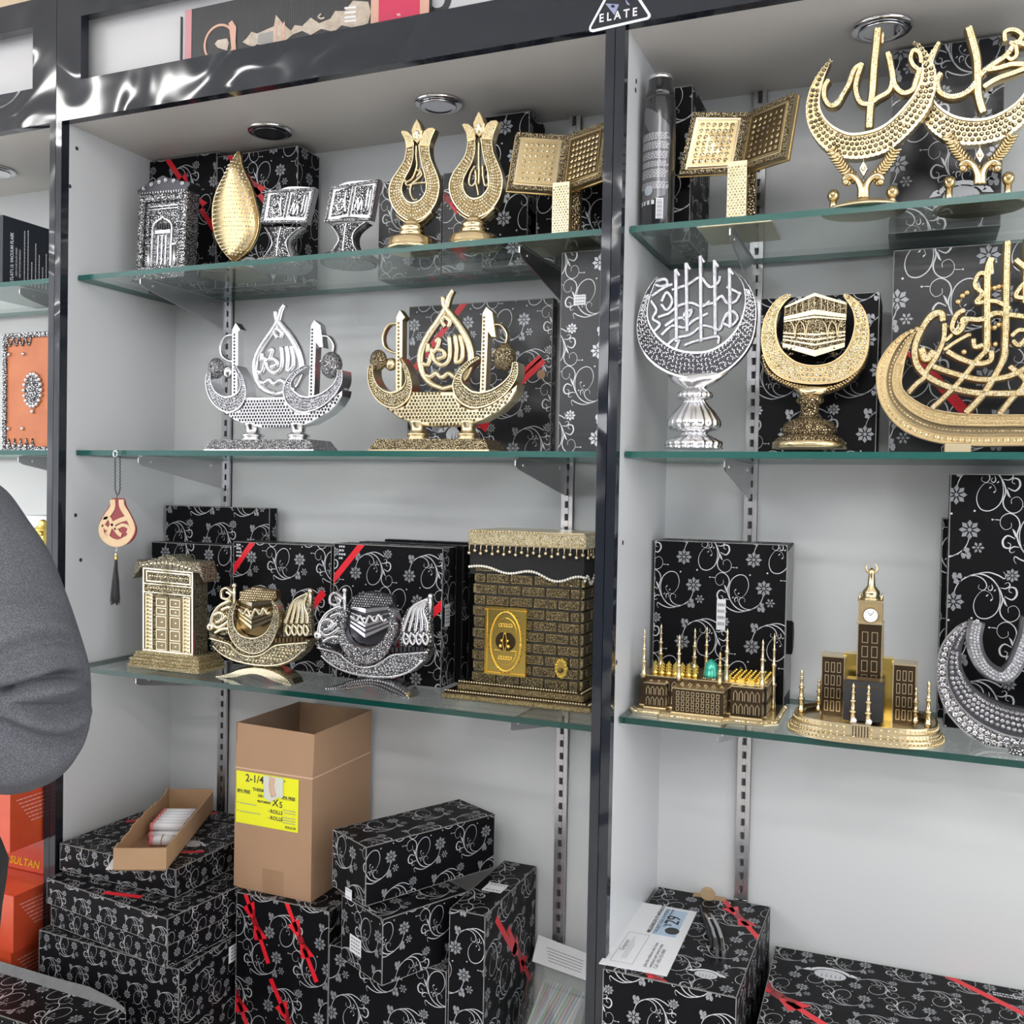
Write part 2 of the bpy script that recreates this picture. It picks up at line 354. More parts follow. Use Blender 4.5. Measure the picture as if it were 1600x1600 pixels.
# ------------------------------------------------------------------ the store around the shelves
mat('wall_dim', (.78, .78, .78), .6)
def plank(name, x0, x1, y0, y1, z0, z1, m):
    b = MB(); b.box(x0, x1, y0, y1, z0, z1); return struct(name, b, m)
plank('floor', -4.5, 5.5, -6, .8, -.05, 0, 'floor_tile')
plank('wall_back', -4.5, 5.5, .75, .85, 0, 3.3, 'cream_wall')
plank('wall_front', -4.5, 5.5, -6.1, -6, 0, 3.3, 'wall_dim')
plank('ceiling', -4.5, 5.5, -6, .8, 3.3, 3.4, 'store_ceiling')
for i, (x, y) in enumerate(((-1.55, -1.85), (1.95, -2.7), (4.3, -1.9), (-3.6, -3.75), (-1.2, -3.9), (1.95, -3.55), (3.8, -3.9), (-2.4, -5.3), (0.1, -5.4), (2.05, -4.5), (4.6, -5.3))):  # out of view; several rear panels added to brighten the upper shelves
    e = empty('ceiling_light', (x, y, 3.3), 0, 'long white ceiling light panel over the aisle in front of the shelves', 'light', 'aisle ceiling lights')
    b = MB(); b.box(-.64, .64, -.16, -.13, -.05, 0); b.box(-.64, .64, .13, .16, -.05, 0); b.box(-.64, -.61, -.13, .13, -.05, 0); b.box(.61, .64, -.13, .13, -.05, 0); b.build('housing', 'white_panel', e)
    b = MB(); b.box(-.605, .605, -.125, .125, -.042, -.032); b.build('diffuser', 'lamp_panel', e)
# the aisle behind the photographer: gondola of stocked shelves (seen only in reflections)
e = empty('gondola_shelving', (1, -5.0, 0), 0, 'stocked shelving unit standing across the aisle behind the camera', 'shelving')
b = MB(); b.box(-3.4, 3.4, -.25, -.2, 0, 2.2)
for k in range(5): b.box(-3.4, 3.4, -.2, .2, .1+.42*k, .13+.42*k)
b.build('rack', 'worn_side', e)
b = MB(); b.box(-1.9, -.1, -5.99, -5.96, 2.25, 2.95, 1); b.box(-1.95, -.05, -6.0, -5.985, 2.2, 3.0, 0); struct('reflection_panel_1', b, ['matte_black', 'reflection_glow'])  # bright panel added on the unseen wall for the frame posts to reflect
# ------------------------------------------------------------------ display cabinets
ST = .051; HT = 2.511; HBZ = .079                      # header opening, frame top
def display_cabinet(x0, x1, label, left_end=True, right_end=True):
    e = empty('display_cabinet', (x0, 0, 0), 0, label, 'cabinet', 'white display cabinets with black frames')
    w_ = x1-x0; g = .0006
    def part(name, f, m): b = MB(); f(b); return b.build(name, m, e)
    part('side_panel', lambda b: b.box(-HW+g, 0, .006, D+.012, ZD, ZT+.01), 'laminate')
    part('side_panel', lambda b: b.box(w_, w_+HW-g, .006, D+.012, ZD, ZT+.01), 'laminate')
    part('back_panel', lambda b: b.box(0, w_, D, D+.012, ZD, ZT), 'laminate')
    part('soffit_panel', lambda b: b.box(0, w_, .006, D+.012, ZT, ZT+.012), 'soffit')
    part('deck', lambda b: b.box(-HW+g, w_+HW-g, YC+.02, D+.012, ZD-.03, ZD), 'laminate')
    def fr(b):
        b.box(-HW+g, 0, -.014, .006, ZD, HT+.057)
        b.box(w_, w_+HW-g, -.014, .006, ZD, HT+.057)
        b.box(0, w_, -.014, .006, ZT, ZT+HBZ)
        b.box(0, w_, -.014, .006, HT, HT+.057)
        b.box(0, ST, -.014, .006, ZT+HBZ, HT); b.box(w_-ST, w_, -.014, .006, ZT+HBZ, HT)
    part('face_frame', fr, 'gloss_black')
    part('header_panel', lambda b: b.box(.002, w_-.002, .022, .03, ZT+.014, HT+.057), 'header_white')
    b = MB(); b.box(-HW+g, w_+HW-g, YC, D+.012, .08, ZD-.03); b.box(-HW+g, w_+HW-g, YC+.04, D, 0, .08); b.build('base_unit', 'matte_black', e)
    for k in range(2):
        b = MB(); b.box(w_*k/2+.004, w_*(k+1)/2-.004, YC-.018, YC, .1, ZD-.04); d = b.build('door', 'laminate', e)
        b = MB(); hx = w_/2+(.05 if k else -.05); b.tube([(hx, YC-.018, .2), (hx, YC-.04, .21), (hx, YC-.04, .32), (hx, YC-.018, .33)], .005, m=0); b.build('handle', 'steel', d)
    return e
cabL = display_cabinet(-2*HW-BW, -2*HW, 'left white display cabinet with black gloss frame, mostly cut off by the picture edge')
cabC = display_cabinet(0, BW, 'middle white display cabinet with black gloss frame and two round soffit lights')
cabR = display_cabinet(X2, X2+BW, 'right white display cabinet with black gloss frame beside the spray can shelf')
# screw holes in the side panels
def hole(cab, x0, px, py, X):
    p = PX(px, py, X); b = MB(lambda u, v, h: Vector((X-x0+h, p.y+u, p.z+v)))
    b.prism([(.0042*cos(a*pi/5), .0042*sin(a*pi/5)) for a in range(10)], -.001, .0006); b.build('screw_hole', 'ink', cab)
for px, py in ((120, 232), (109, 291), (118, 805), (126, 875)): hole(cabC, 0, px, py, 0)
for px, py in ((994, 127), (993, 141), (973, 848), (963, 1035)): hole(cabR, X2, px, py, X2)
# slotted standards
def standard(cab, cx, X, zb, m='steel'):
    b = MB(); x = X-cx
    b.box(x-.012, x-.004, D-.011, D, zb, ZT); b.box(x+.004, x+.012, D-.011, D, zb, ZT); b.box(x-.012, x+.012, D-.004, D, zb, ZT)
    z = zb+.01; y0 = D-.0125
    while z < ZT-.02:
        b.box(x-.004, x+.004, y0, D-.004, z, z+.012); z += .0255
    z = zb
    b.box(x-.012, x+.012, D-.0125, D-.011, zb, zb+.008)
    b.box(x-.0023, x+.0023, D-.0105, D-.0095, zb, ZT, 1)
    o = b.build('shelf_standard', [m, 'ink'], cab); return o
XS = [.12648*BW+.012, .84811*BW+.012, 1.15673*BW+.012]
standard(cabC, 0, XS[0], .70); standard(cabC, 0, XS[1], .604); standard(cabR, X2, XS[2], .778)
standard(cabR, X2, X2+.86*BW, .778); standard(cabL, -2*HW-BW, -2*HW-.15, .6)
def bracket(cab, cx, X, Z, L=.27, m='steel'):
    b = MB(lambda u, v, h: Vector((X-cx+h, D-.012-u, Z-TH-.0005+v)))
    poly = [(0, 0), (L, 0), (L+.006, -.004), (L+.006, -.014), (L-.006, -.020), (.03, -.062), (0, -.066)]
    b.prism(poly, -.0012, .0012)
    b.box(X-cx-.004, X-cx+.004, D-.012-L, D-.012, Z-TH-.0022, Z-TH-.0004)
    b.v[-8:] = b.v[-8:]
    for u in (.05, .24): b.prism([(u+.003*cos(a*pi/4), -.012+.003*sin(a*pi/4)) for a in range(8)], -.0022, .0022, 1)
    return b.build('shelf_bracket', [m, 'chrome'], cab)
for Z in (Z1, Z2, Z3):
    for X in XS[:2]: bracket(cabC, 0, X, Z)
for Z in (Z1, Z2, Z3R):
    bracket(cabR, X2, XS[2], Z); bracket(cabR, X2, X2+.86*BW, Z)
for Z in (Z1, Z2): bracket(cabL, -2*HW-BW, -2*HW-.15, Z)
# glass shelves
def glass_shelf(x0, x1, Z, label, edge='glass_edge', y0=YS):
    b = MB(); bv = .0008
    x0 += .003; x1 -= .003; y1 = D-.013; z0 = Z-TH
    b.box(x0, x1, y0, y1, z0, Z); b.m[-6:] = [0, 0, 1, 1, 1, 1]
    return tag(b.build('glass_shelf', ['glass', edge]), label, 'shelf', 'glass shelves in the cabinets')
glass_shelf(0, BW, Z1, 'top glass shelf of the middle cabinet, under the gold tulips')
glass_shelf(0, BW, Z2, 'middle glass shelf of the middle cabinet, under the two swan ornaments')
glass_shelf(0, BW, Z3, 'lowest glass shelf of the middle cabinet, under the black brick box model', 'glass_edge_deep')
glass_shelf(X2, X2+BW, Z1, 'top glass shelf of the right cabinet, under the spray can and gold crescents')
glass_shelf(X2, X2+BW, Z2, 'middle glass shelf of the right cabinet, under the silver crescent on a fluted foot')
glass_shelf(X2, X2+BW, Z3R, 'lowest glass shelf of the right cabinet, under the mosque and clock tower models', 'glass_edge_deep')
glass_shelf(-2*HW-BW, -2*HW, Z1, 'top glass shelf of the left cabinet, under the flask box')
glass_shelf(-2*HW-BW, -2*HW, Z2, 'middle glass shelf of the left cabinet, under the orange jewelled case')
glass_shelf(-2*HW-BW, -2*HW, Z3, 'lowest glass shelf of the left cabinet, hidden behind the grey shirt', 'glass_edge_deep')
# round soffit lights
def soffit_light(px, py, label, lensm):
    p = PZ(px, py, ZT)
    e = empty('round_soffit_light', (p.x, p.y, ZT), 0, label, 'light')
    b = MB(); b.lathe([(.028, -.004), (.034, -.006), (.045, -.006), (.0465, -.003), (.0465, 0), (.028, 0)][::-1], n=40); b.build('trim_ring', 'chrome', e)
    b = MB(); b.lathe([(.0325, -.0063), (.036, -.0085), (.0325, -.010), (.0285, -.0075)], n=40); b.build('inner_ring', lensm, e)
    b = MB(); b.lathe([(.0005, -.0042), (.027, -.0042), (.027, -.002)], n=32)
    for k in range(7): b.box(-.02+.006*k, -.0185+.006*k, -.018, .018, -.0052, -.0042, 0)
    b.build('lens', 'lens', e)
mat('lens', (.55, .55, .52), .2, metal=.6)
soffit_light(422, 203, 'round recessed light with a dark ring in the soffit above the gold leaf ornament', 'steel_dark')
soffit_light(685, 160, 'round recessed light with a bright ring in the soffit above the gold tulips', 'chrome')
soffit_light(1378, 42, 'round recessed light partly hidden behind the tall box in the right cabinet', 'chrome')
soffit_light(-8, 265, 'round recessed light at the picture edge in the left cabinet', 'chrome')
# ------------------------------------------------------------------ black gift boxes with silver scrollwork
def ribbon(path, wd, taper=1):
    """flat tapering print stroke -> list of quads"""
    P = cat(path, 3); n = len(P); out = []; L = []; R = []
    for i, p in enumerate(P):
        a = P[max(i-1, 0)]; c = P[min(i+1, n-1)]; d = Vector((c[0]-a[0], c[1]-a[1])).normalized(); t = i/(n-1)
        w_ = wd*(.35+.65*sin(pi*min(t*1.3, 1)))/2 if taper else wd/2
        L.append((p[0]-d.y*w_, p[1]+d.x*w_)); R.append((p[0]+d.y*w_, p[1]-d.x*w_))
    for i in range(n-1): out.append([L[i], L[i+1], R[i+1], R[i]])
    return out
def flower(cx, cy, r, k=8):
    out = []
    for i in range(k):
        a = 2*pi*i/k; q = .33
        out.append([(cx+r*.22*cos(a), cy+r*.22*sin(a)), (cx+r*.72*cos(a-q), cy+r*.72*sin(a-q)), (cx+r*cos(a), cy+r*sin(a)), (cx+r*.72*cos(a+q), cy+r*.72*sin(a+q))])
    out.append([(cx+r*.2*cos(2*pi*i/6), cy+r*.2*sin(2*pi*i/6)) for i in range(6)])
    return out
def dot(cx, cy, rx, ry=None, a=0):
    ry = ry or rx
    return [[(cx+rx*cos(2*pi*i/6)*cos(a)-ry*sin(2*pi*i/6)*sin(a), cy+rx*cos(2*pi*i/6)*sin(a)+ry*sin(2*pi*i/6)*cos(a)) for i in range(6)]]
def motif():
    k = .000278; A = []; B = []
    T = lambda pts: [((x-600)*k, -(y-270)*k) for x, y in pts]
    for pts, wd in (([(735, 245), (733, 280), (715, 320), (678, 352), (620, 372), (565, 352), (528, 305), (508, 245), (520, 190), (505, 150), (470, 132), (436, 152), (430, 190), (452, 216), (480, 204), (480, 180)], .0019),
                    ([(545, 335), (524, 285), (520, 225), (538, 172), (580, 142), (622, 150), (642, 195), (634, 245), (602, 286), (566, 276), (552, 245)], .0014),
                    ([(690, 350), (640, 362), (600, 345), (583, 312), (598, 288), (622, 298), (618, 316)], .0014),
                    ([(500, 262), (466, 246), (444, 272), (450, 304), (474, 310), (480, 290), (466, 282)], .0026),
                    ([(520, 305), (495, 302), (476, 318), (484, 334), (500, 326)], .0018),
                    ([(640, 370), (580, 382), (530, 368), (502, 352), (498, 372), (508, 388)], .0018),
                    ([(505, 255), (495, 225), (486, 212)], .0028),
                    ([(430, 168), (412, 166), (392, 166)], .0011),
                    ([(560, 320), (556, 300), (566, 288), (577, 298), (570, 312)], .0016)): A += ribbon(T(pts), wd)
    for (x, y, rx, ry) in ((393, 166, .0014, .0014), (560, 240, .0022, .0010), (580, 262, .0022, .0009), (545, 290, .002, .0009), (650, 140, .0016, .0016)): A += dot((x-600)*k, -(y-270)*k, rx, ry, .8)
    B += flower((738-600)*k, -(222-270)*k, .0145) + dot((722-600)*k, -(330-270)*k, .006, .0042, .5)+dot((712-600)*k, -(352-270)*k, .0035, .0062)+dot((736-600)*k, -(356-270)*k, .0035, .0055)
    return A, B
_A, _B = motif()
def rot180(ps): return [[(-x, -y) for x, y in p] for p in ps]
def shift(ps, dx, dy): return [[(x+dx, y+dy) for x, y in p] for p in ps]
TW, TV = .125, .155
TILE_A = _A + shift(rot180(_A), .058, -.078)
TILE_B = _B + shift(rot180(_B), .058, -.078) + flower(-.030, -.050, .010)+flower(.050, -.012, .0085, 6)
def clip(poly, x0, x1, y0, y1):
    for ax, lim, sg in ((0, x0, 1), (0, x1, -1), (1, y0, 1), (1, y1, -1)):
        out = []; n = len(poly)
        for i in range(n):
            a, b = poly[i-1], poly[i]; da = (a[ax]-lim)*sg; db = (b[ax]-lim)*sg
            if (da < 0) != (db < 0): t = da/(da-db); out.append((a[0]+(b[0]-a[0])*t, a[1]+(b[1]-a[1])*t))
            if db >= 0: out.append(b)
        poly = out
        if not poly: return []
    return poly
def turn(polys, a, cx=0, cy=0, s=1): return [[(cx+s*(x*cos(a)-y*sin(a)), cy+s*(x*sin(a)+y*cos(a))) for x, y in p] for p in polys]
def bow(cx, cy, a, s=1):
    """red bow print: band, two loops; returns (red, dark red)"""
    red = [[(-.10, .006), (-.02, .005), (-.02, -.005), (-.10, -.006)], [(.02, .005), (.10, .006), (.10, -.006), (.02, -.005)],
           [(-.045, .018), (-.008, .006), (-.008, -.006), (-.04, -.020)], [(.008, .006), (.045, .020), (.040, -.018), (.008, -.006)]]
    dk = [[(-.010, .008), (.010, .008), (.010, -.008), (-.010, -.008)], [(-.03, .012), (-.008, .006), (-.008, 0), (-.025, .002)], [(.03, .012), (.008, .006), (.008, 0), (.025, .002)]]
    return turn(red, a, cx, cy, s), turn(dk, a, cx, cy, s)
def stripe(x0, y0, x1, y1, wd=.010):
    d = Vector((x1-x0, y1-y0)).normalized(); n = (-d.y*wd/2, d.x*wd/2)
    return [[(x0+n[0], y0+n[1]), (x1+n[0], y1+n[1]), (x1-n[0], y1-n[1]), (x0-n[0], y0-n[1])]]
def emblem(cx, cy, s=1, a=0):
    el = [(cx+.028*s*cos(2*pi*i/20)*1, cy+.019*s*sin(2*pi*i/20)) for i in range(20)]
    b = []
    for k in range(8):
        t0 = pi*(.12+.76*k/8); t1 = pi*(.12+.76*(k+1)/8)
        b.append([(cx+.031*s*cos(t0)*1.05, cy+.021*s*sin(t0)), (cx+.031*s*cos(t1)*1.05, cy+.021*s*sin(t1)), (cx+.038*s*cos(t1)*1.05, cy+.028*s*sin(t1)), (cx+.038*s*cos(t0)*1.05, cy+.028*s*sin(t0))])
    b += [[(cx+.030*s, cy+.006*s), (cx+.048*s, cy+.004*s), (cx+.042*s, cy+.013*s), (cx+.036*s, cy+.016*s)], [(cx-.030*s, cy+.006*s), (cx-.048*s, cy+.004*s), (cx-.042*s, cy+.013*s), (cx-.036*s, cy+.016*s)]]
    return [el], b
BOXM = ['card_black', 'silver_print', 'silver_print_dim', 'red_print', 'dark_red_print', 'worn_edge', 'label_white', 'grey_ink']
def face_print(b, O, U, V, w_, h_, scale=1, pat=True, deco=(), off=None, edge=True, rot=0, mats=(1, 2)):
    U = Vector(U).normalized(); V = Vector(V).normalized(); Nn = U.cross(V); O = Vector(O)
    def put(poly, m, k):
        q = clip(poly, .0006, w_-.0006, .0006, h_-.0006)
        if len(q) >= 3: b.quad3([O+U*x+V*y+Nn*(.00012*k) for x, y in q], m)
    if pat:
        ox, oy = off or (random.random()*TW, random.random()*TV)
        W2, H2 = (w_, h_) if not rot else (h_, w_)
        nx = int(W2/TW/scale)+3; ny = int(H2/TV/scale)+3
        for ps, m in ((TILE_A, mats[0]), (TILE_B, mats[1])):
            for i in range(-1, nx):
                for j in range(-1, ny):
                    dx = (i*TW+ox-TW)*scale; dy = (j*TV+oy-TV)*scale
                    for p in ps:
                        q = [(x*scale+dx, y*scale+dy) for x, y in p]
                        if rot: q = [(w_-y, x) for x, y in q] if rot > 0 else [(y, h_-x) for x, y in q]
                        put(q, m, 1)
    for d in deco:
        kind = d[0]
        if kind == 'bow':
            r, k = bow(*d[1:])
            for p in r: put(p, 3, 2)
            for p in k: put(p, 4, 3)
        elif kind == 'stripe':
            for p in stripe(*d[1:]): put(p, 3, 2)
        elif kind == 'emblem':
            e1, e2 = emblem(*d[1:])
            for p in e1: put(p, 1, 2)
            for p in e2: put(p, 6, 3)
            for q in range(5): put([(d[1]-.016*d[3]+.008*q*d[3], d[2]-.010*d[3]), (d[1]-.013*d[3]+.008*q*d[3], d[2]-.010*d[3]), (d[1]-.014*d[3]+.008*q*d[3], d[2]+.006*d[3])], 7, 4)
        elif kind == 'black': put([(d[1], d[2]), (d[3], d[2]), (d[3], d[4]), (d[1], d[4])], 0, 2)
        elif kind == 'lines':      # small print lines: x, y, width, n, pitch
            for i in range(d[4]):
                x = d[1]; y = d[2]-i*d[5]
                while x < d[1]+d[3]*(1 if i % 2 == 0 else .8):
                    l = random.uniform(.002, .006); put([(x, y), (x+l, y), (x+l, y+d[5]*.5), (x, y+d[5]*.5)], 1, 3); x += l+.0012
    if edge:
        e = .0011
        for q in ([(0, 0), (w_, 0), (w_, e), (0, e)], [(0, h_-e), (w_, h_-e), (w_, h_), (0, h_)], [(0, 0), (e, 0), (e, h_), (0, h_)], [(w_-e, 0), (w_, 0), (w_, h_), (w_-e, h_)]):
            b.quad3([O+U*x+V*y+Nn*.0004 for x, y in q], 5)
def gift_box(x0, y0, z0, w_, d_, h_, label, rz=0, scale=1, faces='frt', deco={}, pats={}, base='card_black', rots={}, group='black gift boxes with silver scrollwork', mats=(1, 2), name='gift_box', ztop_open=False, edge=True):
    """x0,y0 = front left bottom corner; local frame x along the front, y into the shelf"""
    b = MB()
    if ztop_open:
        t = .003
        b.box(0, w_, 0, t, 0, h_); b.box(0, w_, d_-t, d_, 0, h_); b.box(0, t, t, d_-t, 0, h_); b.box(w_-t, w_, t, d_-t, 0, h_); b.box(t, w_-t, t, d_-t, 0, t)
    else: b.box(0, w_, 0, d_, 0, h_)
    FD = {'f': ((0, 0, 0), (1, 0, 0), (0, 0, 1), w_, h_), 'r': ((w_, 0, 0), (0, 1, 0), (0, 0, 1), d_, h_), 'l': ((0, d_, 0), (0, -1, 0), (0, 0, 1), d_, h_),
          't': ((0, 0, h_), (1, 0, 0), (0, 1, 0), w_, d_), 'b': ((0, d_, 0), (1, 0, 0), (0, -1, 0), w_, d_)}
    for k in faces: face_print(b, *FD[k], scale=scale, pat=pats.get(k, True), deco=deco.get(k, ()), rot=rots.get(k, 0), mats=mats, edge=edge)
    o = b.build(name, [base]+BOXM[1:], None, (x0, y0, z0), rz)
    return tag(o, label, 'box', group)
def sticker(box, F, u, v, w_, h_, name='sticker', lines=3, label=None, parent=None):
    b = MB(F)
    b.fbox(u, u+w_, v, v+h_, .0006, .0009, 0)
    for i in range(lines):
        y = v+h_*(.82-.62*i/max(lines-1, 1)); x = u+w_*.12
        while x < u+w_*.85: l = random.uniform(.08, .2)*w_; b.fbox(x, min(x+l, u+w_*.9), y-h_*.05, y+h_*.05, .0009, .0010, 1); x += l+w_*.05
    o = b.build(name, ['label_white', 'grey_ink'], box)
    if label: o['label'] = label
    return o
def onface(w_, d_, k, h_=0):
    return {'f': lambda u, v, h: Vector((u, -h, v)), 'r': lambda u, v, h: Vector((w_+h, u, v)), 'l': lambda u, v, h: Vector((-h, d_-u, v)), 't': lambda u, v, h: Vector((u, v, h_+h))}[k]
def bx(px, Y): return PY(px, 400, Y).x
YB = D-.0145                               # a box pushed against the back panel ends here
def shelf_box(pxl, pxr, ytop, Yf, Z, label, Yb=YB, pyr=None, **k):
    pyr = pyr or ytop+60
    xl = PY(pxl, pyr, Yf).x; xr = PY(pxr, pyr, Yf).x
    if xr < X2: xl = max(xl, .002); xr = min(xr, BW-.002)
    else: xl = max(xl, X2+.002)
    h_ = k.pop('h', None) or PY((pxl+pxr)/2, ytop, Yf).z-Z
    up = ZT if Z > 1.9 else (Z1 if Z > 1.6 else Z2)-TH; h_ = min(h_, up-Z-.003)
    o = gift_box(xl, Yf, Z+.0006, xr-xl, Yb-Yf, h_, label, **k)
    return o, xr-xl, Yb-Yf, h_
# top shelf, middle cabinet
shelf_box(232, 338, 246, .236, Z1, 'black scroll box in the left corner, behind the silver arched plaque', faces='frb', deco={'f': [('bow', .12, .22, -.9, 1.1)]}, pats={'b': 1}, scale=1.0)
shelf_box(339, 465, 237, .236, Z1, 'black scroll box behind the gold leaf ornament, red ribbon near its top edge', faces='frb', deco={'f': [('bow', .085, .235, -.85, 1.1), ('emblem', .085, .04, .9)]}, rots={'b': 1})
shelf_box(592, 690, 280, .262, Z1, 'low black scroll box behind the second silver book ornament', faces='frb', deco={'b': [('stripe', .1, 0, .14, .07)]}, base='card_grey_black')
shelf_box(692, 755, 268, .252, Z1, 'low black box with a red ribbon between the two gold tulips', faces='frb', deco={'f': [('bow', .01, .15, -.6, .9)], 'b': [('stripe', .05, 0, .0, .07)]}, base='card_grey_black')
shelf_box(757, 826, 179, .232, Z1, 'tall black scroll box behind the right gold tulip, nearly touching the soffit', faces='frb', pyr=260, scale=1.15)
shelf_box(838, 868, 300, .24, Z1, 'low black scroll box behind the stand of the gold book, left of its post', faces='frb', pyr=340)
shelf_box(872, 962, 287, .20, Z1, 'black scroll box at the right end of the top shelf, under the open gold book', faces='frb', pyr=340)
# middle shelf, middle cabinet
o, w_, d_, h_ = shelf_box(638, 862, 473, .292, Z2, 'large flat black box with a diagonal red ribbon behind the gold swan ornament', pyr=580, deco={'f': [('stripe', -.02, .145, .14, .33, .013), ('stripe', .12, .055, .30, .20, .011), ('bow', .205, .105, .72, 1.35), ('lines', .022, .26, .02, 1, .002), ('emblem', .12, .045, 1.0)]}, base='card_grey_black')
b = MB(onface(w_, d_, 'f')); b.prism([(w_-.022+.009*cos(a*pi/8), .165+.0095*sin(a*pi/8)) for a in range(16)], .0005, .0009); b.build('round_sticker', 'kraft', o)
o, w_, d_, h_ = shelf_box(875, 937, 384, .115, Z2, Yb=.195, label='narrow upright black scroll box with a small white price label, beside the large flat box', pyr=540, faces='flr', base='card_grey_black', mats=(1, 1))
sticker(o, onface(w_, d_, 'f'), w_*.33, h_*.735, w_*.30, .018)
shelf_box(941, 975, 392, .20, Z2, 'black scroll box squeezed behind the frame at the right end of the middle shelf', pyr=540, faces='fl', deco={'f': [('stripe', -.01, .22, .05, .14, .01)]})
# lowest shelf, middle cabinet
shelf_box(259, 421, 792, .318-.030, Z3, 'rear black scroll box rising above the others on the lowest shelf', pyr=820, faces='ftr')
shelf_box(236, 361, 850, .228, Z3, 'black scroll box directly behind the champagne coloured door ornament', Yb=.285, pyr=930, faces='ftlr')
shelf_box(364, 517, 850, .205, Z3, 'black scroll box with a red ribbon behind the gold ship ornament', Yb=.283, pyr=930, faces='ftlr', deco={'f': [('stripe', -.01, .195, .075, .30, .013), ('bow', .15, .075, .85, 1.3), ('lines', .008, .262, .012, 4, .008)]})
o, w_, d_, h_ = shelf_box(521, 691, 853, .185, Z3, 'front black scroll box with a red ribbon behind the silver ship ornament', Yb=.245, pyr=930, faces='ftlr', deco={'f': [('stripe', -.02, .18, .085, .30, .013), ('bow', .165, .085, .75, 1.35), ('lines', .012, .27, .012, 4, .008)]}, base='card_black')
sticker(o, onface(w_, d_, 'r'), .012, .12, .022, .045, lines=5)
shelf_box(560, 722, 850, .252, Z3, 'second black scroll box leaning behind the one at the silver ship', Yb=.287, pyr=930, faces='tr')
shelf_box(600, 746, 846, .292, Z3, 'third black scroll box in the row, its edge showing left of the brick box model', pyr=930, faces='tr')
# right cabinet
shelf_box(1052, 1081, 136, .155, Z1, 'narrow tall black scroll box standing behind the spray can', pyr=200, faces='frlb')
o, w_, d_, h_ = shelf_box(1392, 1568, 12, .215, Z1, 'tall grey-shining black box behind the two gold crescents, against the soffit', pyr=200, faces='fl', base='card_grey_black', deco={'f': [('emblem', .11, .05, 1)]}, mats=(1, 2), h=ZT-Z1-.008, scale=1.2)
shelf_box(1186, 1371, 462, .165, Z2, 'black scroll box standing behind the gold crescent that holds a cube', pyr=600, faces='frl', Yb=.30, mats=(2, 2))
shelf_box(1392, 1640, 384, .18, Z2, 'large black scroll box behind the gold calligraphy ship', pyr=560, faces='frl', deco={'f': [('stripe', .03, .17, .13, .05, .016)]}, scale=1.25, base='card_grey_black')
o, w_, d_, h_ = shelf_box(1021, 1228, 848, .225, Z3R, 'black scroll box with a torn right flap behind the mosque model', pyr=960, faces='ft', rz=0)
b = MB(lambda u, v, h: Vector((w_+h, u, v))); b.prism([(0, .02), (d_-.004, .02), (d_-.004, h_-.002), (.0, h_-.012)], .0002, .0012); b.build('side_flap', 'worn_side', o) if 'worn_side' in MATS else b.build('side_flap', [mat('worn_side', (.22, .22, .23), .35).name], o)
b = MB(lambda u, v, h: Vector((w_+h, u, v))); b.prism([(0, .155), (.02, .15), (.028, .13), (.022, .105), (.004, .095)], .0013, .012, bev=.002); b.build('torn_tab', 'card_black', o)
sticker(o, onface(w_, d_, 'f'), w_*.49, .13, .016, .055, lines=4)
shelf_box(1480, 1680, 742, .20, Z3R, 'tall black scroll box behind the silver calligraphy crescent', pyr=930, faces='fl', mats=(1, 2), Yb=.262, scale=1.12)
shelf_box(1469, 1600, 812, .270, Z3R, 'black scroll box edge peeping out behind the tall box at the right end', pyr=930, faces='fl')
# ---------------- stacks at the bottom, middle cabinet
gift_box(.012, -.012, .7905-.058, .318, .31, .056, 'flat black box on top of the left stack, under the cardboard tray', faces='ftr', scale=.62, deco={'t': [('stripe', .02, .16, .16, .30, .014), ('stripe', .17, .02, .30, .10, .010), ('emblem', .25, .12, .7)]}, rz=-.03)
def lidded(x, y, z, w_, d_, h_, lid, label, **k):
    o = gift_box(x, y, z, w_, d_, h_-lid*.9, label, **k)
    k2 = dict(k); k2.pop('rz', None)
    l = gift_box(-.006, -.006, h_-lid, w_+.012, d_+.012, lid, None, **k2); l.parent = o; l.name = 'lid'
    for q in ('category', 'group', 'label'):
        if q in l: del l[q]
    return o
lidded(.028, -.048, .6325, .350, .26, .0985, .052, 'second black box from the top of the left stack, lid over the frame post', faces='ftr', scale=.62, rz=-.13, deco={'t': [('stripe', .16, .015, .24, .04, .014)]})
o = gift_box(.022, -.072, ZD+.001, .372, .26, .179, 'black box at the bottom of the left stack with an address label', faces='ftr', scale=.62, rz=-.03)
sticker(o, onface(.372, .26, 'r'), .14, .128, .05, .034, lines=4)
# box under the carton
gift_box(.414, .06, ZD+.001, .220, .25, .7275-ZD, 'upright black box with red ribbon marks carrying the tall carton', faces='ftr', scale=.95, deco={'f': [('bow', .045, .225, -1.15, .85), ('bow', .155, .21, -1.1, .85), ('bow', .0, .07, -1.1, .9), ('bow', .13, .04, -1.05, .9)]})
TZ = .9
N_ = PZ(572, 1324, TZ); R_ = PZ(773, 1272, TZ); L_ = PZ(529, 1294, TZ); a_ = math.atan2(R_.y-N_.y, R_.x-N_.x)
fx = Vector((cos(a_), sin(a_), 0)); fy = Vector((-sin(a_), cos(a_), 0))
wl = (R_-N_).length; dl = (L_-N_).length
o = gift_box(N_.x, N_.y, .792, wl, dl, .108, 'oblong black scroll box lying at an angle on top of the right pile', faces='ftlr', rz=a_, scale=.9)
P_ = PZ(598, 1437, .789); h2 = .789-PY(598, 1541, P_.y).z
o = gift_box(P_.x, P_.y, .789-h2, .195, .135, h2, 'black box with two white labels directly under the oblong box of the right pile', faces='ftlr', rz=a_+.02, scale=.9)
sticker(o, onface(.195, .135, 'l'), .03, .025, .038, .032, lines=4); sticker(o, onface(.195, .135, 'l'), .012, .118, .022, .02, lines=2)
zlb = .789-h2
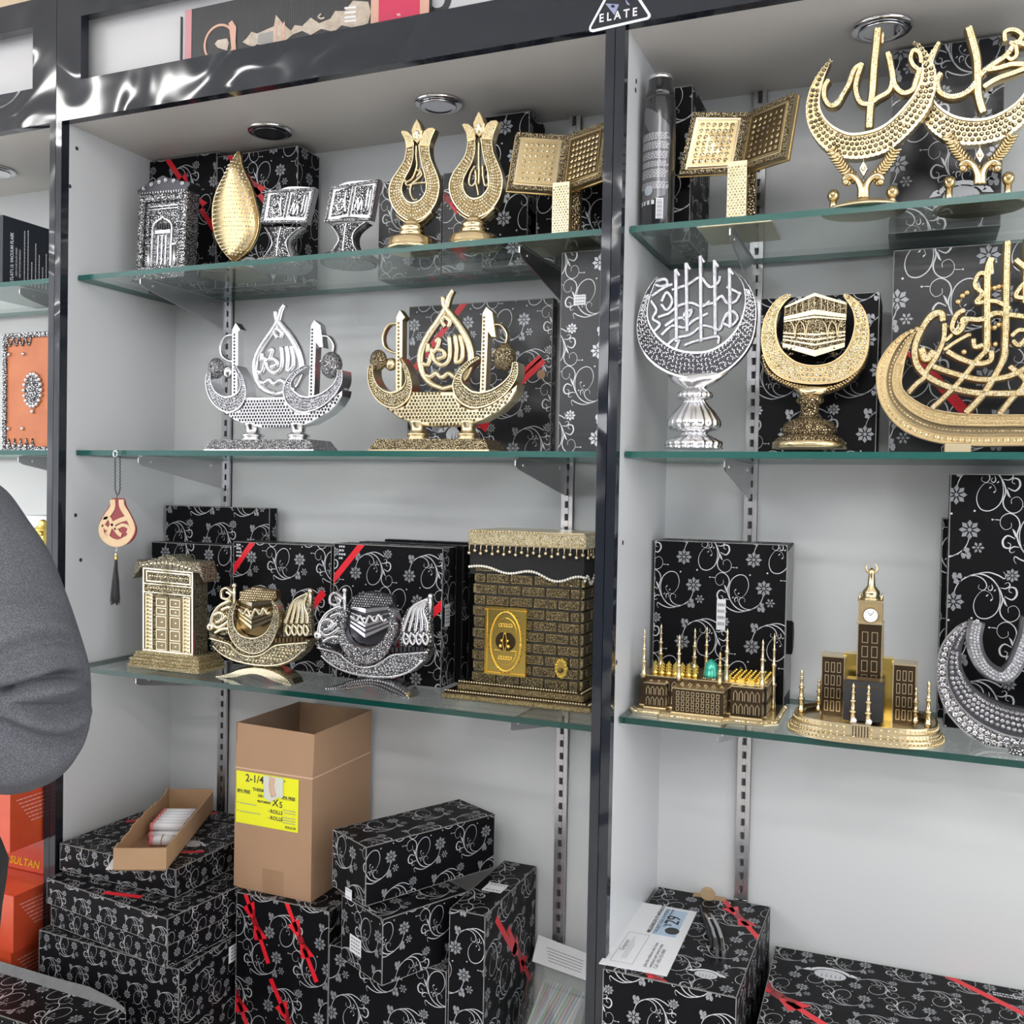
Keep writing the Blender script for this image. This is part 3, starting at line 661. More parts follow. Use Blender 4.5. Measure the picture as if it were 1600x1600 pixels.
gift_box(.6405, .052, ZD+.001, .252, .26, zlb-ZD-.0025, 'wide black scroll box at the bottom of the right pile', faces='ftlr', scale=1.0)
o = gift_box(.8965, .052, ZD+.001, .071, .255, .785-ZD, 'slim upright black box with red ribbon beside the clear packet', faces='ftr', deco={'r': [('stripe', .05, .31, .15, .20, .013), ('bow', .17, .19, -.9, 1), ('bow', .03, .05, -.9, 1.2)]}, scale=.95)
sticker(o, onface(.071, .255, 't', .785-ZD), .018, .10, .04, .04, lines=2)
# right cabinet, bottom
o = gift_box(1.2185, -.045, ZD+.001, .212, .357, .785-ZD, 'black scroll box under the envelope and pocket tool in the right cabinet', faces='ftr', rz=-.006, scale=.85, deco={'t': [('bow', .165, .29, -1.0, .9), ('bow', .07, .02, -.9, 1), ('emblem', .155, .05, .65)], 'f': [('black', .12, .19, .14, .30)]})
o = gift_box(1.456, -.09, ZD+.001, .56, .40, .714-ZD, 'long flat black box with a diagonal red ribbon and oval emblem, lower right corner', faces='ftl', rz=0.03, scale=.8, deco={'t': [('emblem', .10, .325, .95), ('stripe', .27, .42, .52, .22, .014), ('bow', .02, .22, -.7, 1.2), ('bow', .15, .11, .1, 1.0), ('lines', .36, .37, .10, 2, .008)]})
# boxes on the counter ledge in front of the frame
zt = .552
o = gift_box(-.30, -.225, ZD+.001, .60, .115, .10, 'long black scroll box with its lid flap bent up, on the ledge at lower left', faces='ftr', scale=1.0, rz=-.02, base='card_black')
b = MB(lambda u, v, h: Vector((u, .112-h*.25, .1+v*.95)) + Vector((0, .5*v, 0)))
b.prism([(0, 0), (.60, 0), (.60, .004), (.57, .012), (.50, .020), (.40, .018), (.2, .018), (0, .019)], 0, .003, 0)
fl = b.build('lid_flap', [mat('scuffed', (.06, .06, .065), .3, var=(30, (.13, .125, .12), .6)).name], o); fl['label'] = 'grey scuffed flap bent upwards'
o = gift_box(.40, -.215, ZD+.001, .16, .13, .075, 'small opened black box with a torn cardboard flap at the bottom edge', faces='ftr', scale=1.0, rz=.1)
b = MB(lambda u, v, h: Vector((u, -.004-.35*v, .076+h+.1*v))); b.prism([(-.01, 0), (.16, 0), (.15, .03), (.1, .035), (.02, .028)], 0, .003); b.build('torn_flap', 'kraft_light', o)
# ------------------------------------------------------------------ ornaments
def inside(p, poly):
    c = False; n = len(poly)
    for i in range(n):
        a, b = poly[i-1], poly[i]
        if (a[1] > p[1]) != (b[1] > p[1]) and p[0] < (b[0]-a[0])*(p[1]-a[1])/(b[1]-a[1])+a[0]: c = not c
    return c
def gemfill(b, poly, h, r, m, step, hr=.6, jit=0):
    xs = [p[0] for p in poly]; ys = [p[1] for p in poly]; y = min(ys)+step*.6; k = 0
    while y < max(ys):
        x = min(xs)+(step/2 if k % 2 else 0)
        while x < max(xs):
            if all(inside((x+dx*r, y+dy*r), poly) for dx, dy in ((1, 0), (-1, 0), (0, 1), (0, -1))): b.gem(x+random.uniform(-jit, jit), y, h, r, m, hr)
            x += step
        y += step*.87; k += 1
def qmap(F, tl, tr, br, bl):
    """metric coordinates inside a traced four-cornered panel"""
    wm = (math.dist(bl, br)+math.dist(tl, tr))/2; hm = (math.dist(bl, tl)+math.dist(br, tr))/2
    def G(u, v, h):
        s = u/wm; t = v/hm
        x = (bl[0]*(1-s)+br[0]*s)*(1-t)+(tl[0]*(1-s)+tr[0]*s)*t; y = (bl[1]*(1-s)+br[1]*s)*(1-t)+(tl[1]*(1-s)+tr[1]*s)*t
        return F(x, y, h)
    return G, wm, hm
def qmap3(tl, tr, br, bl):
    tl, tr, br, bl = map(Vector, (tl, tr, br, bl)); N = (br-bl).cross(tl-bl).normalized()
    wm = ((br-bl).length+(tr-tl).length)/2; hm = ((tl-bl).length+(tr-br).length)/2
    def G(u, v, h): s = u/wm; t = v/hm; return (bl*(1-s)+br*s)*(1-t)+(tl*(1-s)+tr*s)*t+N*h
    return G, wm, hm
def ringbox(b, x0, x1, y0, y1, w_, h0, h1, m=0, t=0):
    b.fbox(x0, x1, y0, y0+w_, h0, h1, m, t); b.fbox(x0, x1, y1-w_, y1, h0, h1, m, t); b.fbox(x0, x0+w_, y0+w_, y1-w_, h0, h1, m, t); b.fbox(x1-w_, x1, y0+w_, y1-w_, h0, h1, m, t)
def lat(pl, cx, prof, y=0, n=28, m=0, b=None, z0=0, **k):
    """turned body traced as (half width px, row px) about column cx"""
    b = b or MB(); P = []
    for hw, py in prof:
        c = pl.tr(cx, py); e = pl.tr(cx+hw, py); P.append((max(e[0]-c[0], .0004), max(c[1], z0)))
    P.sort(key=lambda q: q[1]); u0 = pl.tr(cx, prof[-1][1])[0]
    b.lathe(P, (u0, y, 0), n, m, **k); return b
def vclamp(pts): return [(p[0], max(p[1], .0)) for p in pts]

# ---- silver arched plaque
o = Orn('arched_niche_plaque', 'silver plaque shaped like an arched prayer niche with a scalloped crest', 'ornament', 250, 440, .125, Z1+.0006)
pl = o.plane(); t = zoomer(pl, 200, 220, 6.6667)
bl, br = t([(92, 1490), (598, 1480)]); z0_ = min(bl[1], br[1]); tl, tr = t([(132, 572), (640, 522)])
bl = (bl[0], .014); br = (br[0], .014)
G, W_, H_ = qmap(pl.F, tl, tr, br, bl)
b = MB(G); b.fbox(0, W_, 0, H_, -.032, -.004, 1); ringbox(b, 0, W_, 0, H_, W_*.13, -.004, .004, 1, .001); ringbox(b, W_*.15, W_*.85, -.0, H_*.88, W_*.07, -.004, .001, 1, .0005)
for k in range(9): b.gem(W_*(.06+.11*k), H_*.94, .004, .0022, 2); 
for k in range(22): b.gem(W_*.065, H_*(.03+.042*k), .004, .0019, 2); b.gem(W_*.935, H_*(.03+.042*k), .004, .0019, 2)
for k in range(2): b.fbox(W_*(.2), W_*.8, H_*(.80+.035*k), H_*(.815+.035*k), -.004, .002, 2, .0004)
b.build('frame', ['silver', 'silver_carved', 'silver'], o.e)
b = MB(G); arch = [(W_*.30, 0), (W_*.30, H_*.55)]+[(W_*(.5-.2*cos(a*pi/16)), H_*(.55+.13*sin(a*pi/16)+(.03 if a == 8 else 0))) for a in range(1, 16)]+[(W_*.70, H_*.55), (W_*.70, 0)]
b.stroke(arch, .0042, -.004, .003, 0, 'bev', smooth=False); b.build('arch', 'silver', o.e)
b = MB(G); b.prism([(W_*.31, 0)]+[(x*.94+W_*.03, y*.98) for x, y in arch[1:-1]]+[(W_*.69, 0)], -.004, -.002, 0)
for k in range(6): b.fbox(W_*(.36+.05*k), W_*(.38+.05*k), H_*.56, H_*.63, -.002, .0005, 1)
b.fbox(W_*.34, W_*.66, H_*.50, H_*.545, -.002, .0012, 2, .0005)
for k in range(3): b.fbox(W_*(.40+.08*k), W_*(.42+.08*k), H_*.12, H_*.48, -.002, .0003, 2)
b.build('niche', ['silver_carved_fine', 'silver_dark', 'silver'], o.e)
for x in (.235, .765):
    b = MB(G); xx = W_*x
    b.fbox(xx-.005, xx+.005, H_*.34, H_*.37, -.004, .004, 0, .001); b.fbox(xx-.0045, xx+.0045, 0, H_*.02, -.004, .004, 0); b.stroke([(xx, H_*.02), (xx, H_*.34)], .0075, -.004, .004, 0, 'dome', smooth=False)
    b.stroke([(xx+.0042*cos(a*pi/5), H_*.41+.0042*sin(a*pi/5)) for a in range(11)], .002, -.004, .001, 0, 'dome', smooth=False)
    b.build('column', 'silver', o.e)
b = MB(pl.F); cr = t([(112, 525), (180, 480), (240, 430), (300, 430), (330, 395), (385, 365), (440, 395), (520, 400), (560, 425), (660, 435), (668, 462), (640, 500), (640, 525), (132, 572)])
b.prism(cr, -.03, .006, 0, .001)
for x, y in ((190, 510), (270, 470), (350, 440), (420, 425), (500, 430), (590, 455)):
    u, v = t(x, y); b.stroke([(u+.0048*(1-a/14)*cos(a*.9), v+.0048*(1-a/14)*sin(a*.9)) for a in range(12)], .0016, .004, .008, 0, 'dome')
for k in range(18): u, v = t(150+27*k, 552-2.3*k); b.fbox(u-.0008, u+.0008, v-.004, v, .0, .0075, 0)
b.m = [1 if (i < 60 and m == 0) else m for i, m in enumerate(b.m)]; b.build('crest', ['silver', 'silver_dark'], o.e)
b = MB(); x0 = bl[0]-.006; x1 = br[0]+.006; b.box(x0, x1, -.012, .04, 0, .006, 0, .0008); b.box(x0+.003, x1-.003, -.008, .037, .006, .014, 0, .0008); b.build('base', 'silver_carved', o.e)

# ---- gold leaf pod
o = Orn('leaf_ornament', 'tall gold leaf-shaped ornament covered in stones, with a pointed tip', 'ornament', 365, 432, .14, Z1+.0006)
pl = o.plane(); T = lambda P: [pl.tr(*p) for p in P]
Lc = resample(cat(T([(372.5, 236.5), (365, 250), (356, 266.5), (344, 289), (336, 310), (333.2, 331), (334, 352), (338, 370), (345.5, 386.5), (356, 400), (365, 408)]), 5), 30)
Rc = resample(cat(T([(377, 238), (379, 255), (384.5, 271), (393.5, 290.5), (403, 325), (406.5, 351), (401, 374), (390, 393), (371, 408)]), 5), 30)
def lens(b, Lc, Rc, H, ns, m, back=.6, sh=.5, ridge=0):
    n = len(Lc); base = len(b.v)
    for i in range(n):
        wd = math.dist(Lc[i], Rc[i])
        for j in range(ns+1):
            s = j/ns; x = s**(math.log(.5)/math.log(sh)) if sh != .5 else s
            hh = min(H, wd*.5)*(1-(2*x-1)**2)**.7+ridge*(max(0, 1-abs(2*x-1)*3))
            b.v.append(tuple(b.F(Lc[i][0]+(Rc[i][0]-Lc[i][0])*s, Lc[i][1]+(Rc[i][1]-Lc[i][1])*s, hh)))
        for j in range(1, ns):
            s = j/ns; b.v.append(tuple(b.F(Rc[i][0]+(Lc[i][0]-Rc[i][0])*s, Rc[i][1]+(Lc[i][1]-Rc[i][1])*s, -min(H, wd*.5)*back*(1-(2*s-1)**2)**.7)))
    k = 2*ns
    for i in range(n-1):
        for j in range(k): j2 = (j+1) % k; b.face((base+i*k+j, base+i*k+j2, base+(i+1)*k+j2, base+(i+1)*k+j), m, True)
    b.face([base+j for j in range(k)], m); b.face([base+(n-1)*k+j for j in range(k)], m)
b = MB(pl.F); lens(b, Lc, Rc, .02, 12, 2, 1.0)
for i in range(2, 28):
    wd = math.dist(Lc[i], Rc[i]); q = max(int(wd/.0052), 1)
    for j in range(q):
        s = (j+.5+(.0 if i % 2 else .3))/q
        if s > .97: continue
        hh = min(.02, wd*.5)*(1-(2*s-1)**2)**.7
        b.gem(Lc[i][0]+(Rc[i][0]-Lc[i][0])*s, Lc[i][1]+(Rc[i][1]-Lc[i][1])*s, hh-.0004, .0021, 1, .7)
b.build('leaf_body', ['gold_soft', 'gems_gold', 'gold_mid'], o.e)
b = MB(pl.F); b.band(*b.offs(Lc, .0028), -.004, .004, 0, 'dome'); b.band(*b.offs(Rc, .0028), -.004, .006, 0, 'dome'); b.build('rim', 'gold', o.e)
b = lat(pl, 367, [(3, 402), (5, 407), (7, 411), (9, 415), (16, 421), (36, 424), (40, 428), (43, 432), (43, 440)], n=36); b.build('foot', 'gold_carved_fine', o.e)

# ---- silver open books on waisted stands
def silver_book(label, px, Yp, pts, stand, cx, foot):
    o = Orn('book_stand_ornament', label, 'ornament', px, 430, Yp, Z1+.0006, group='silver open book ornaments')
    pl = o.plane(); t = zoomer(pl, 390, 220, 6.6667)
    top = resample(cat(t(pts['top']), 5), 14); bot = resample(cat(t(pts['bot']), 5), 14)
    b = MB(pl.F)
    b.band(top, bot, -.012, .0, 1, 'flat')
    u0, v0 = bot[0]; G, W_, H_ = qmap(pl.F, top[0], top[-1], bot[-1], bot[0])
    b.build('book_block', ['silver', 'silver_soft'], o.e)
    b = MB(lambda u, v, h: G(u, v, h)+pl.F(0, (lambda s: (top[min(int(s*13), 13)][1]-(top[0][1]+(top[-1][1]-top[0][1])*s)))(min(max(u/W_, 0), 1)), 0)-pl.F(0, 0, 0))
    ringbox(b, 0, W_, 0, H_, .006, 0, .003, 0, .0008); b.fbox(W_*.495, W_*.52, .006, H_-.006, 0, .002, 0)
    for x0 in (.12, .56):
        b.fbox(W_*x0, W_*(x0+.34), H_*.14, H_*.86, 0, .0008, 1)
    b.build('page_relief', ['silver_carved_fine', 'silver_carved'], o.e)
    b = MB(G)
    for dx, st in ((.15, [[(.05, .5), (.12, .3), (.22, .45), (.16, .62), (.10, .5)], [(.2, .8), (.22, .5), (.28, .25)]]), (.58, [[(.02, .3), (.06, .6), (.10, .25), (.14, .55), (.18, .25)], [(.24, .85), (.25, .3)], [(.30, .8), (.31, .25)]])):
        for s_ in st: b.stroke([((dx+p[0])*W_, p[1]*H_) for p in s_], .0035, .0006, .0032, 0, 'dome')
    b.build('raised_lettering', 'silver', o.e)
    L = resample(cat(vclamp(t(stand[0])), 5), 16); R = resample(cat(vclamp(t(stand[1])), 5), 16)
    b = MB(pl.F); b.band(L, R, -.022, .010, 0, 'dome'); mid = [((p[0]+q[0])/2, (p[1]+q[1])/2) for p, q in zip(L, R)]
    b.band(*b.offs(mid, .003), .008, .0125, 1, 'dome'); b.band(*b.offs(L, .003), -.008, .008, 1, 'dome'); b.band(*b.offs(R, .003), -.008, .008, 1, 'dome')
    b.build('stand', ['silver_carved', 'silver'], o.e)
    b = lat(pl, cx, foot, n=36, y=.01); b.build('foot', 'silver_carved', o.e)
silver_book('silver open book ornament on a waisted stand beside the gold leaf', 440, .115,
    dict(top=[(170, 520), (260, 512), (330, 505), (385, 482), (480, 476), (600, 482), (690, 490)], bot=[(115, 858), (220, 850), (300, 830), (360, 822), (480, 838), (600, 868)]),
    ([(175, 905), (225, 985), (248, 1040), (252, 1085), (225, 1140), (170, 1215), (130, 1260)], [(550, 905), (470, 965), (412, 1025), (396, 1075), (412, 1140), (450, 1230), (500, 1290)]),
    436, [(20, 406), (34, 408), (40, 413), (36, 420), (34, 424)])
silver_book('silver open book ornament on a waisted stand left of the gold tulips', 553, .115,
    dict(top=[(850, 482), (930, 465), (1000, 432), (1100, 418), (1220, 412), (1350, 400)], bot=[(780, 850), (880, 835), (950, 800), (1040, 790), (1160, 800), (1272, 832)]),
    ([(860, 880), (905, 940), (940, 1000), (945, 1045), (910, 1110), (860, 1180), (830, 1235)], [(1225, 850), (1150, 905), (1100, 960), (1085, 1030), (1100, 1100), (1140, 1170), (1180, 1240)]),
    541, [(22, 398), (36, 400), (42, 405), (38, 412), (35, 416)])

# ---- gold tulips
def tulip(label, f, cx, Yp, script):
    o = Orn('tulip_ornament', label, 'ornament', cx, 395, Yp, Z1+.0006, group='gold tulip ornaments')
    pl = o.plane(); t = zoomer(pl, 590, 160, 5.7143, f); u = lambda *a: zoomer(pl, 590, 160, 5.7143)(*a)
    N = 30
    Lo = resample(cat(t([(232, 300), (255, 350), (262, 420), (245, 520), (190, 610), (130, 700), (105, 800), (130, 910), (190, 1000), (255, 1050), (312, 1068)]), 5), N)
    Li = resample(cat(t([(325, 385), (330, 440), (322, 520), (298, 600), (255, 680), (226, 760), (235, 830), (270, 880), (312, 897)]), 5), N)
    Ro = resample(cat(t([(505, 290), (482, 350), (470, 410), (480, 500), (520, 600), (555, 700), (558, 790), (530, 900), (470, 990), (390, 1050), (312, 1068)]), 5), N)
    Ri = resample(cat(t([(372, 385), (382, 460), (400, 560), (425, 650), (440, 740), (430, 810), (392, 865), (352, 890), (312, 897)]), 5), N)
    b = MB(pl.F)
    for A, B in ((Lo, Li), (Ri, Ro)):
        b.band(A, B, -.014, .004, 0, 'rim', 2, rim=.07, dip=.12); b.gems(A, B, .0019, 5, .0022, 1, a=.08, b=.92, step=.0051, hr=.7)
    b.build('tulip_frame', ['gold_soft', 'gems_gold', 'gold_dark'], o.e)
    for P in ([(215, 272), (230, 255), (275, 260), (318, 300), (332, 350), (328, 400), (262, 422), (250, 345)], [(522, 246), (506, 228), (460, 232), (420, 262), (388, 330), (374, 392), (470, 402), (485, 335)]):
        b = MB(pl.F); q = t(P); b.prism(q, -.013, .0045, 0, .0012); gemfill(b, [((x-sum(p[0] for p in q)/8)*.8+sum(p[0] for p in q)/8, (y-sum(p[1] for p in q)/8)*.8+sum(p[1] for p in q)/8) for x, y in q], .0044, .0014, 1, .0033); b.build('side_petal', ['gold', 'gems_gold'], o.e)
    b = MB(pl.F); b.prism(t([(365, 155), (395, 205), (412, 262), (402, 330), (365, 378), (328, 335), (312, 262), (335, 205)]), -.013, .007, 0, .0015); c = t(360, 305)
    b.prism([(c[0]+.0075*cos(a*pi/6), c[1]+.0095*sin(a*pi/6)) for a in range(12)], .006, .0095, 1, .002)
    for y in (195, 215, 235): g = t(365, y); b.gem(g[0], g[1], .0068, .0015, 1)
    b.build('centre_petal', ['gold', 'gems_gold'], o.e)
    b = MB(pl.F)
    for s_ in script: b.stroke(u(s_), .0042, -.006, .002, 0, 'dome', gem=.0009, rows=1)
    b.build('script', ['gold_soft', 'gems_gold'], o.e)
    A = resample(cat(t([(165, 985), (220, 1030), (312, 1072), (400, 1045), (490, 970)]), 5), 16); B = resample(cat(t([(170, 1010), (215, 1060), (310, 1110), (400, 1075), (492, 985)]), 5), 16)
    b = MB(pl.F); b.band(A, B, -.02, .006, 0, 'dome'); b.build('cradle', 'gold', o.e)
    s = 5.7143; k = 1.06 if f else 1; g = lambda hw, y: (hw*k/s, 160+(f(0, y)[1] if f else y)/s)
    b = lat(pl, 590+(f(315, 0)[0] if f else 315)/s, [g(*q) for q in ((45, 1062), (52, 1075), (72, 1090), (66, 1100), (92, 1118), (98, 1140), (90, 1150), (104, 1170), (104, 1190), (96, 1205), (180, 1228), (192, 1250), (196, 1290), (200, 1310), (212, 1350), (214, 1400))], n=40, y=-.004)
    b.build('foot', 'gold', o.e)
tulip('gold tulip ornament, the shorter one, directly right of the second silver book', None, 642, .075,
      [[(348, 385), (345, 470), (352, 560), (330, 640), (300, 690), (250, 715)], [(245, 680), (262, 740), (340, 722), (430, 715)], [(375, 590), (392, 645), (350, 690), (305, 730), (290, 800), (320, 868), (352, 868)], [(340, 600), (380, 620), (352, 660)]])
tulip('gold tulip ornament, the taller one, next to the large open gold book', lambda x, y: (918+(x-365)*1.06, 88+(y-155)*1.04), 748, .085,
      [[(905, 350), (903, 480), (905, 600), (903, 730)], [(868, 568), (830, 630), (815, 715), (845, 745), (875, 700), (872, 600)], [(938, 560), (942, 660), (960, 742), (990, 720), (982, 640)], [(872, 700), (890, 770), (900, 832)]])

# ---- gold open books on posts
def gold_book(label, st, sb, tl, bl_, tr, br_, Ys, plate, post, Yshift=.018):
    """spine top, spine bottom, page corners in px; Ys depth of the spine foot"""
    S0 = PY(*sb, Ys); S1 = PY(*st, Ys+Yshift); zb = S0.z; zt = S1.z
    LB = PZ(*bl_, zb); RB = PZ(*br_, zb); LT = PZ(*tl, zt); RT = PZ(*tr, zt)
    org = Vector(((plate[0]+plate[1])/2, (plate[2]+plate[3])/2, Z1+.0006)); e = empty('book_stand_ornament', org, 0, label, 'ornament', 'large gold open book ornaments')
    W = lambda P: P-org
    for nm, q in (('left_page', (LT, S1, S0, LB)), ('right_page', (S1, RT, RB, S0))):
        G, w_, h_ = qmap3(*[W(p) for p in q]); b = MB(G)
        b.fbox(0, w_, 0, h_, -.011, 0, 0); b.fbox(.013, w_-.013, .013, h_-.013, -.002, .0012, 4); b.fbox(-.001, w_+.001, -.001, h_+.001, -.014, -.010, 2)
        ringbox(b, 0, w_, 0, h_, .009, 0, .0022, 1, .0006); ringbox(b, .012, w_-.012, .012, h_-.012, .0022, 0, .0024, 0, .0005)
        nx = max(int((w_-.034)/.0098), 3); ny = max(int((h_-.034)/.0098), 3)
        for i in range(nx):
            for j in range(ny):
                u = .017+(w_-.034)*(i+.5)/nx; v = .017+(h_-.034)*(j+.5)/ny; b.gem(u, v, .0010, .0042, 2, .25, 8); b.gem(u, v, .0019, .0026, 3, .6, 6)
        b.build(nm, ['gold_soft', 'gold_carved_fine', 'gold', 'gems_gold' if nm == 'left_page' else 'gems_bronze', 'gold_mid' if nm == 'left_page' else 'gold_dark'], e)  # right page takes darker colours, its shade put into the materials
    b = MB(); sp = [W(S0), W(S1)]; b.tube([sp[0]+Vector((0, .006, 0)), sp[1]+Vector((0, .006, 0))], .006, 8); b.build('spine', 'gold', e)
    pz = zb-org.z+.01; x0, x1, y0 = post
    b = MB(); b.box(x0-org.x, x1-org.x, y0-org.y, y0-org.y+.012, .009, pz, 0)
    b.F = lambda u, v, h: Vector((x0-org.x+u, y0-org.y-h, v)); gemfill(b, [(0, .012), (x1-x0, .012), (x1-x0, pz-.004), (0, pz-.004)], 0, .0021, 1, .0052)
    b.build('post', ['gold_soft', 'gems_gold'], e)
    b = MB(); b.box(x0-org.x+.008, x1-org.x+.010, y0-org.y+.03, y0-org.y+.042, .009, pz, 0); b.build('rear_post', 'gold_carved', e)
    b = MB(); b.box(plate[0]-org.x, plate[1]-org.x, plate[2]-org.y, plate[3]-org.y, 0, .009, 0, .001); b.build('base_plate', 'gold_soft', e)
s6 = lambda x, y: (780+x/6.1538, 160+y/6.1538)
gold_book('large open gold book on a post beside the taller gold tulip', s6(655, 318), s6(583, 868), s6(170, 288), s6(78, 832), s6(1042, 178), s6(988, 722), .115, (1.0, 1.13, .062, .19), (PY(*s6(508, 1100), .09).x, PY(*s6(668, 1100), .09).x, .09))
s2 = lambda x, y: (960+x/2.5, y/2.5)
gold_book('open gold book on a post, in the right cabinet beside the black spray can', s2(520, 440), s2(478, 672), s2(305, 437), s2(250, 685), s2(706, 362), s2(664, 612), .125, (1.315, 1.437, .078, .20), (PY(*s2(440, 760), .10).x, PY(*s2(515, 760), .10).x, .10))

# ---- swan ornaments with two swans, two reeds and a pierced drop
def swan(label, f, O, sc, cx, M, Yp):
    me, ca, gm, hull_g, dk = M
    o = Orn('swan_ornament', label, 'ornament', cx, 700, Yp, Z2+.0006, group='swan boat ornaments')
    pl = o.plane(); t = zoomer(pl, O[0], O[1], sc, f)
    V0 = 0.0
    # base plate
    x0 = t(205, 1300)[0]; x1 = t(1050, 1300)[0]; zt = t(600, 1242)[1]
    b = MB(); n0 = len(b.v)
    for z, i in ((0, 0), (.004, 0), (zt, .014)):
        b.v += [(x0+i, -.045+i*.6, z), (x1-i, -.045+i*.6, z), (x1-i, .045-i*.6, z), (x0+i, .045-i*.6, z)]
    for k in range(2):
        for j in range(4): a = n0+k*4+j; c = n0+k*4+(j+1) % 4; b.face((a, c, c+4, a+4), 1 if k else 0)
    b.face(range(n0+8, n0+12), 0); b.face(range(n0+3, n0-1, -1), 0)
    b.stroke([(x0+.016, 0), (x1-.016, 0)], .003, 0, .001, 0, 'dome', smooth=False) if 0 else None
    b.build('base_plate', [me, ca], o.e)
    for x in (475, 832):
        c = O[0]+(f(x, 0)[0] if f else x)/sc; g = lambda hw, y: (hw*(.9 if f else 1)/sc, O[1]+(f(0, y)[1] if f else y)/sc)
        b = lat(pl, c, [g(*q) for q in ((64, 1105), (58, 1125), (46, 1155), (50, 1180), (58, 1190), (74, 1196), (76, 1210), (60, 1218), (72, 1228), (74, 1243))], n=24); b.build('foot', me, o.e)
    hp = vclamp(t([(205, 885), (225, 930), (275, 985), (345, 1015), (405, 1000), (435, 950), (443, 905), (752, 905), (770, 965), (810, 1010), (870, 1030), (980, 1010), (1100, 935), (1202, 850), (1192, 900), (1150, 970), (1080, 1035), (950, 1110), (800, 1143), (600, 1148), (470, 1135), (350, 1085), (250, 1005), (212, 940)]))
    b = MB(pl.F); b.prism(hp, -.022, .012, 0, .002); gemfill(b, hp, .0118, .0034, 1, .0073, .6); b.build('hull', [me, hull_g], o.e)
    wd = lambda tab: (lambda s: [tab[i][1]+(tab[i+1][1]-tab[i][1])*(s-tab[i][0])/(tab[i+1][0]-tab[i][0]) for i in range(len(tab)-1) if tab[i][0] <= s <= tab[i+1][0]][0])
    u = abs(t(100, 0)[0]-t(0, 0)[0])/100
    for P, tab in (([(168, 720), (165, 800), (195, 885), (255, 945), (330, 965), (400, 925), (432, 850), (420, 760), (372, 668)], [(0, 26*u), (.25, 60*u), (.5, 105*u), (.62, 90*u), (.8, 34*u), (1, 16*u)]),
                   ([(1188, 700), (1178, 790), (1110, 880), (1010, 945), (900, 965), (820, 925), (780, 850), (800, 770), (860, 705), (928, 668)], [(0, 30*u), (.2, 60*u), (.45, 100*u), (.58, 95*u), (.75, 36*u), (1, 16*u)])):
        b = MB(pl.F); w2 = wd(tab); path = cat(t(P), 5); L, R = b.offs(path, w2); b.band(L, R, -.018, .016, 0, 'rim', 1, rim=.09, dip=.08); b.gems(L, R, .0135, 4, .0017, 2, a=.15, b=.85, step=.0042); b.build('swan_body', [me, ca, gm], o.e)
    for c, rx, bx_ in (((200, 680), 52, (275, 705)), ((1100, 655), 64, (1055, 690))):
        b = MB(); x, z = t(*c); b.lathe([(rx*u*1.05*sin(pi*i/8)+.0003, -rx*u*1.25*cos(pi*i/8)) for i in range(9)], (x, -.004, z), 16, 0, sy=.75)
        h = o.e and b.build('swan_head', ca, o.e)
        b = MB(); x2, z2 = t(*bx_); b.lathe([(40*u*sin(pi*i/6)+.0003, -40*u*cos(pi*i/6)) for i in range(7)], (x2, .004, z2), 12, 0, sy=.8); b.build('beak', me, h)
        b = MB(); b.ball((x-(.002 if rx < 60 else .006), -.004-rx*u*.72, z+.002), .0026, 0); b.build('eye', 'ink', h)
    for P in ([(335, 418), (272, 432), (232, 505), (242, 580), (290, 618), (340, 628)], [(1005, 430), (1070, 432), (1112, 495), (1098, 570), (1055, 600), (1010, 628)]):
        b = MB(pl.F); b.stroke(t(P), 17*u, -.006, .006, 0, 'dome'); b.build('handle_ring', me, o.e)
    for P in ([(328, 935), (330, 380), (360, 325), (398, 378), (376, 402), (372, 935)], [(925, 925), (944, 350), (972, 303), (1016, 340), (1042, 520), (1008, 518), (986, 480), (968, 925)]):
        b = MB(pl.F); b.prism(t(P), -.012, .008, 0, .0012); q = t([(350, 420), (350, 920)] if P[0][0] < 500 else [(958, 380), (947, 910)])
        n = 20
        for k in range(n): s = k/(n-1); b.gem(q[0][0]+(q[1][0]-q[0][0])*s, q[0][1]+(q[1][1]-q[0][1])*s, .008, .0033, 1, .3, 4)
        b.build('reed', [me, dk], o.e)
    b = MB(pl.F)
    for P in ([(722, 182), (694, 230), (668, 310), (615, 400), (550, 490), (500, 590), (485, 680), (505, 770), (560, 840), (650, 878)], [(650, 232), (660, 290), (705, 352), (765, 430), (820, 525), (848, 620), (846, 700), (812, 790), (750, 852), (650, 880)]):
        b.stroke(t(P), 48*u, -.008, .003, 0, 'dome', gem=.0013, gm=1, rows=3, taper=.35)
    for P in ([(665, 440), (640, 395), (665, 370), (700, 400), (690, 440)], [(600, 545), (625, 528), (608, 590), (565, 640), (545, 705), (500, 700)], [(565, 590), (585, 670), (640, 712), (690, 680), (700, 600), (692, 510)],
              [(735, 500), (748, 600), (742, 690), (785, 670), (790, 590), (770, 500)], [(500, 775), (560, 792), (600, 768), (640, 800), (690, 770), (730, 800)], [(600, 600), (650, 610), (660, 650), (610, 668)], [(545, 560), (540, 620)]):
        b.stroke(t(P), 30*u, -.006, .002, 0, 'dome', gem=.0012, gm=1, rows=2)
    b.build('pierced_drop', [me, gm], o.e)
swan('silver swan boat ornament with a pierced teardrop between two swans', None, (300, 440), 5, 437, ('silver', 'silver_carved_fine', 'gems_silver', 'gems_dark', 'silver_dark'), .12)
swan('gold swan boat ornament with a pierced teardrop, in front of the large flat black box', lambda x, y: (135+.9*(x-200), 1118-.906*(1310-y)), (560, 430), 4.1026, 692, ('gold_soft', 'gold_carved_fine', 'gems_gold', 'gems_bronze', 'gold_dark'), .12)

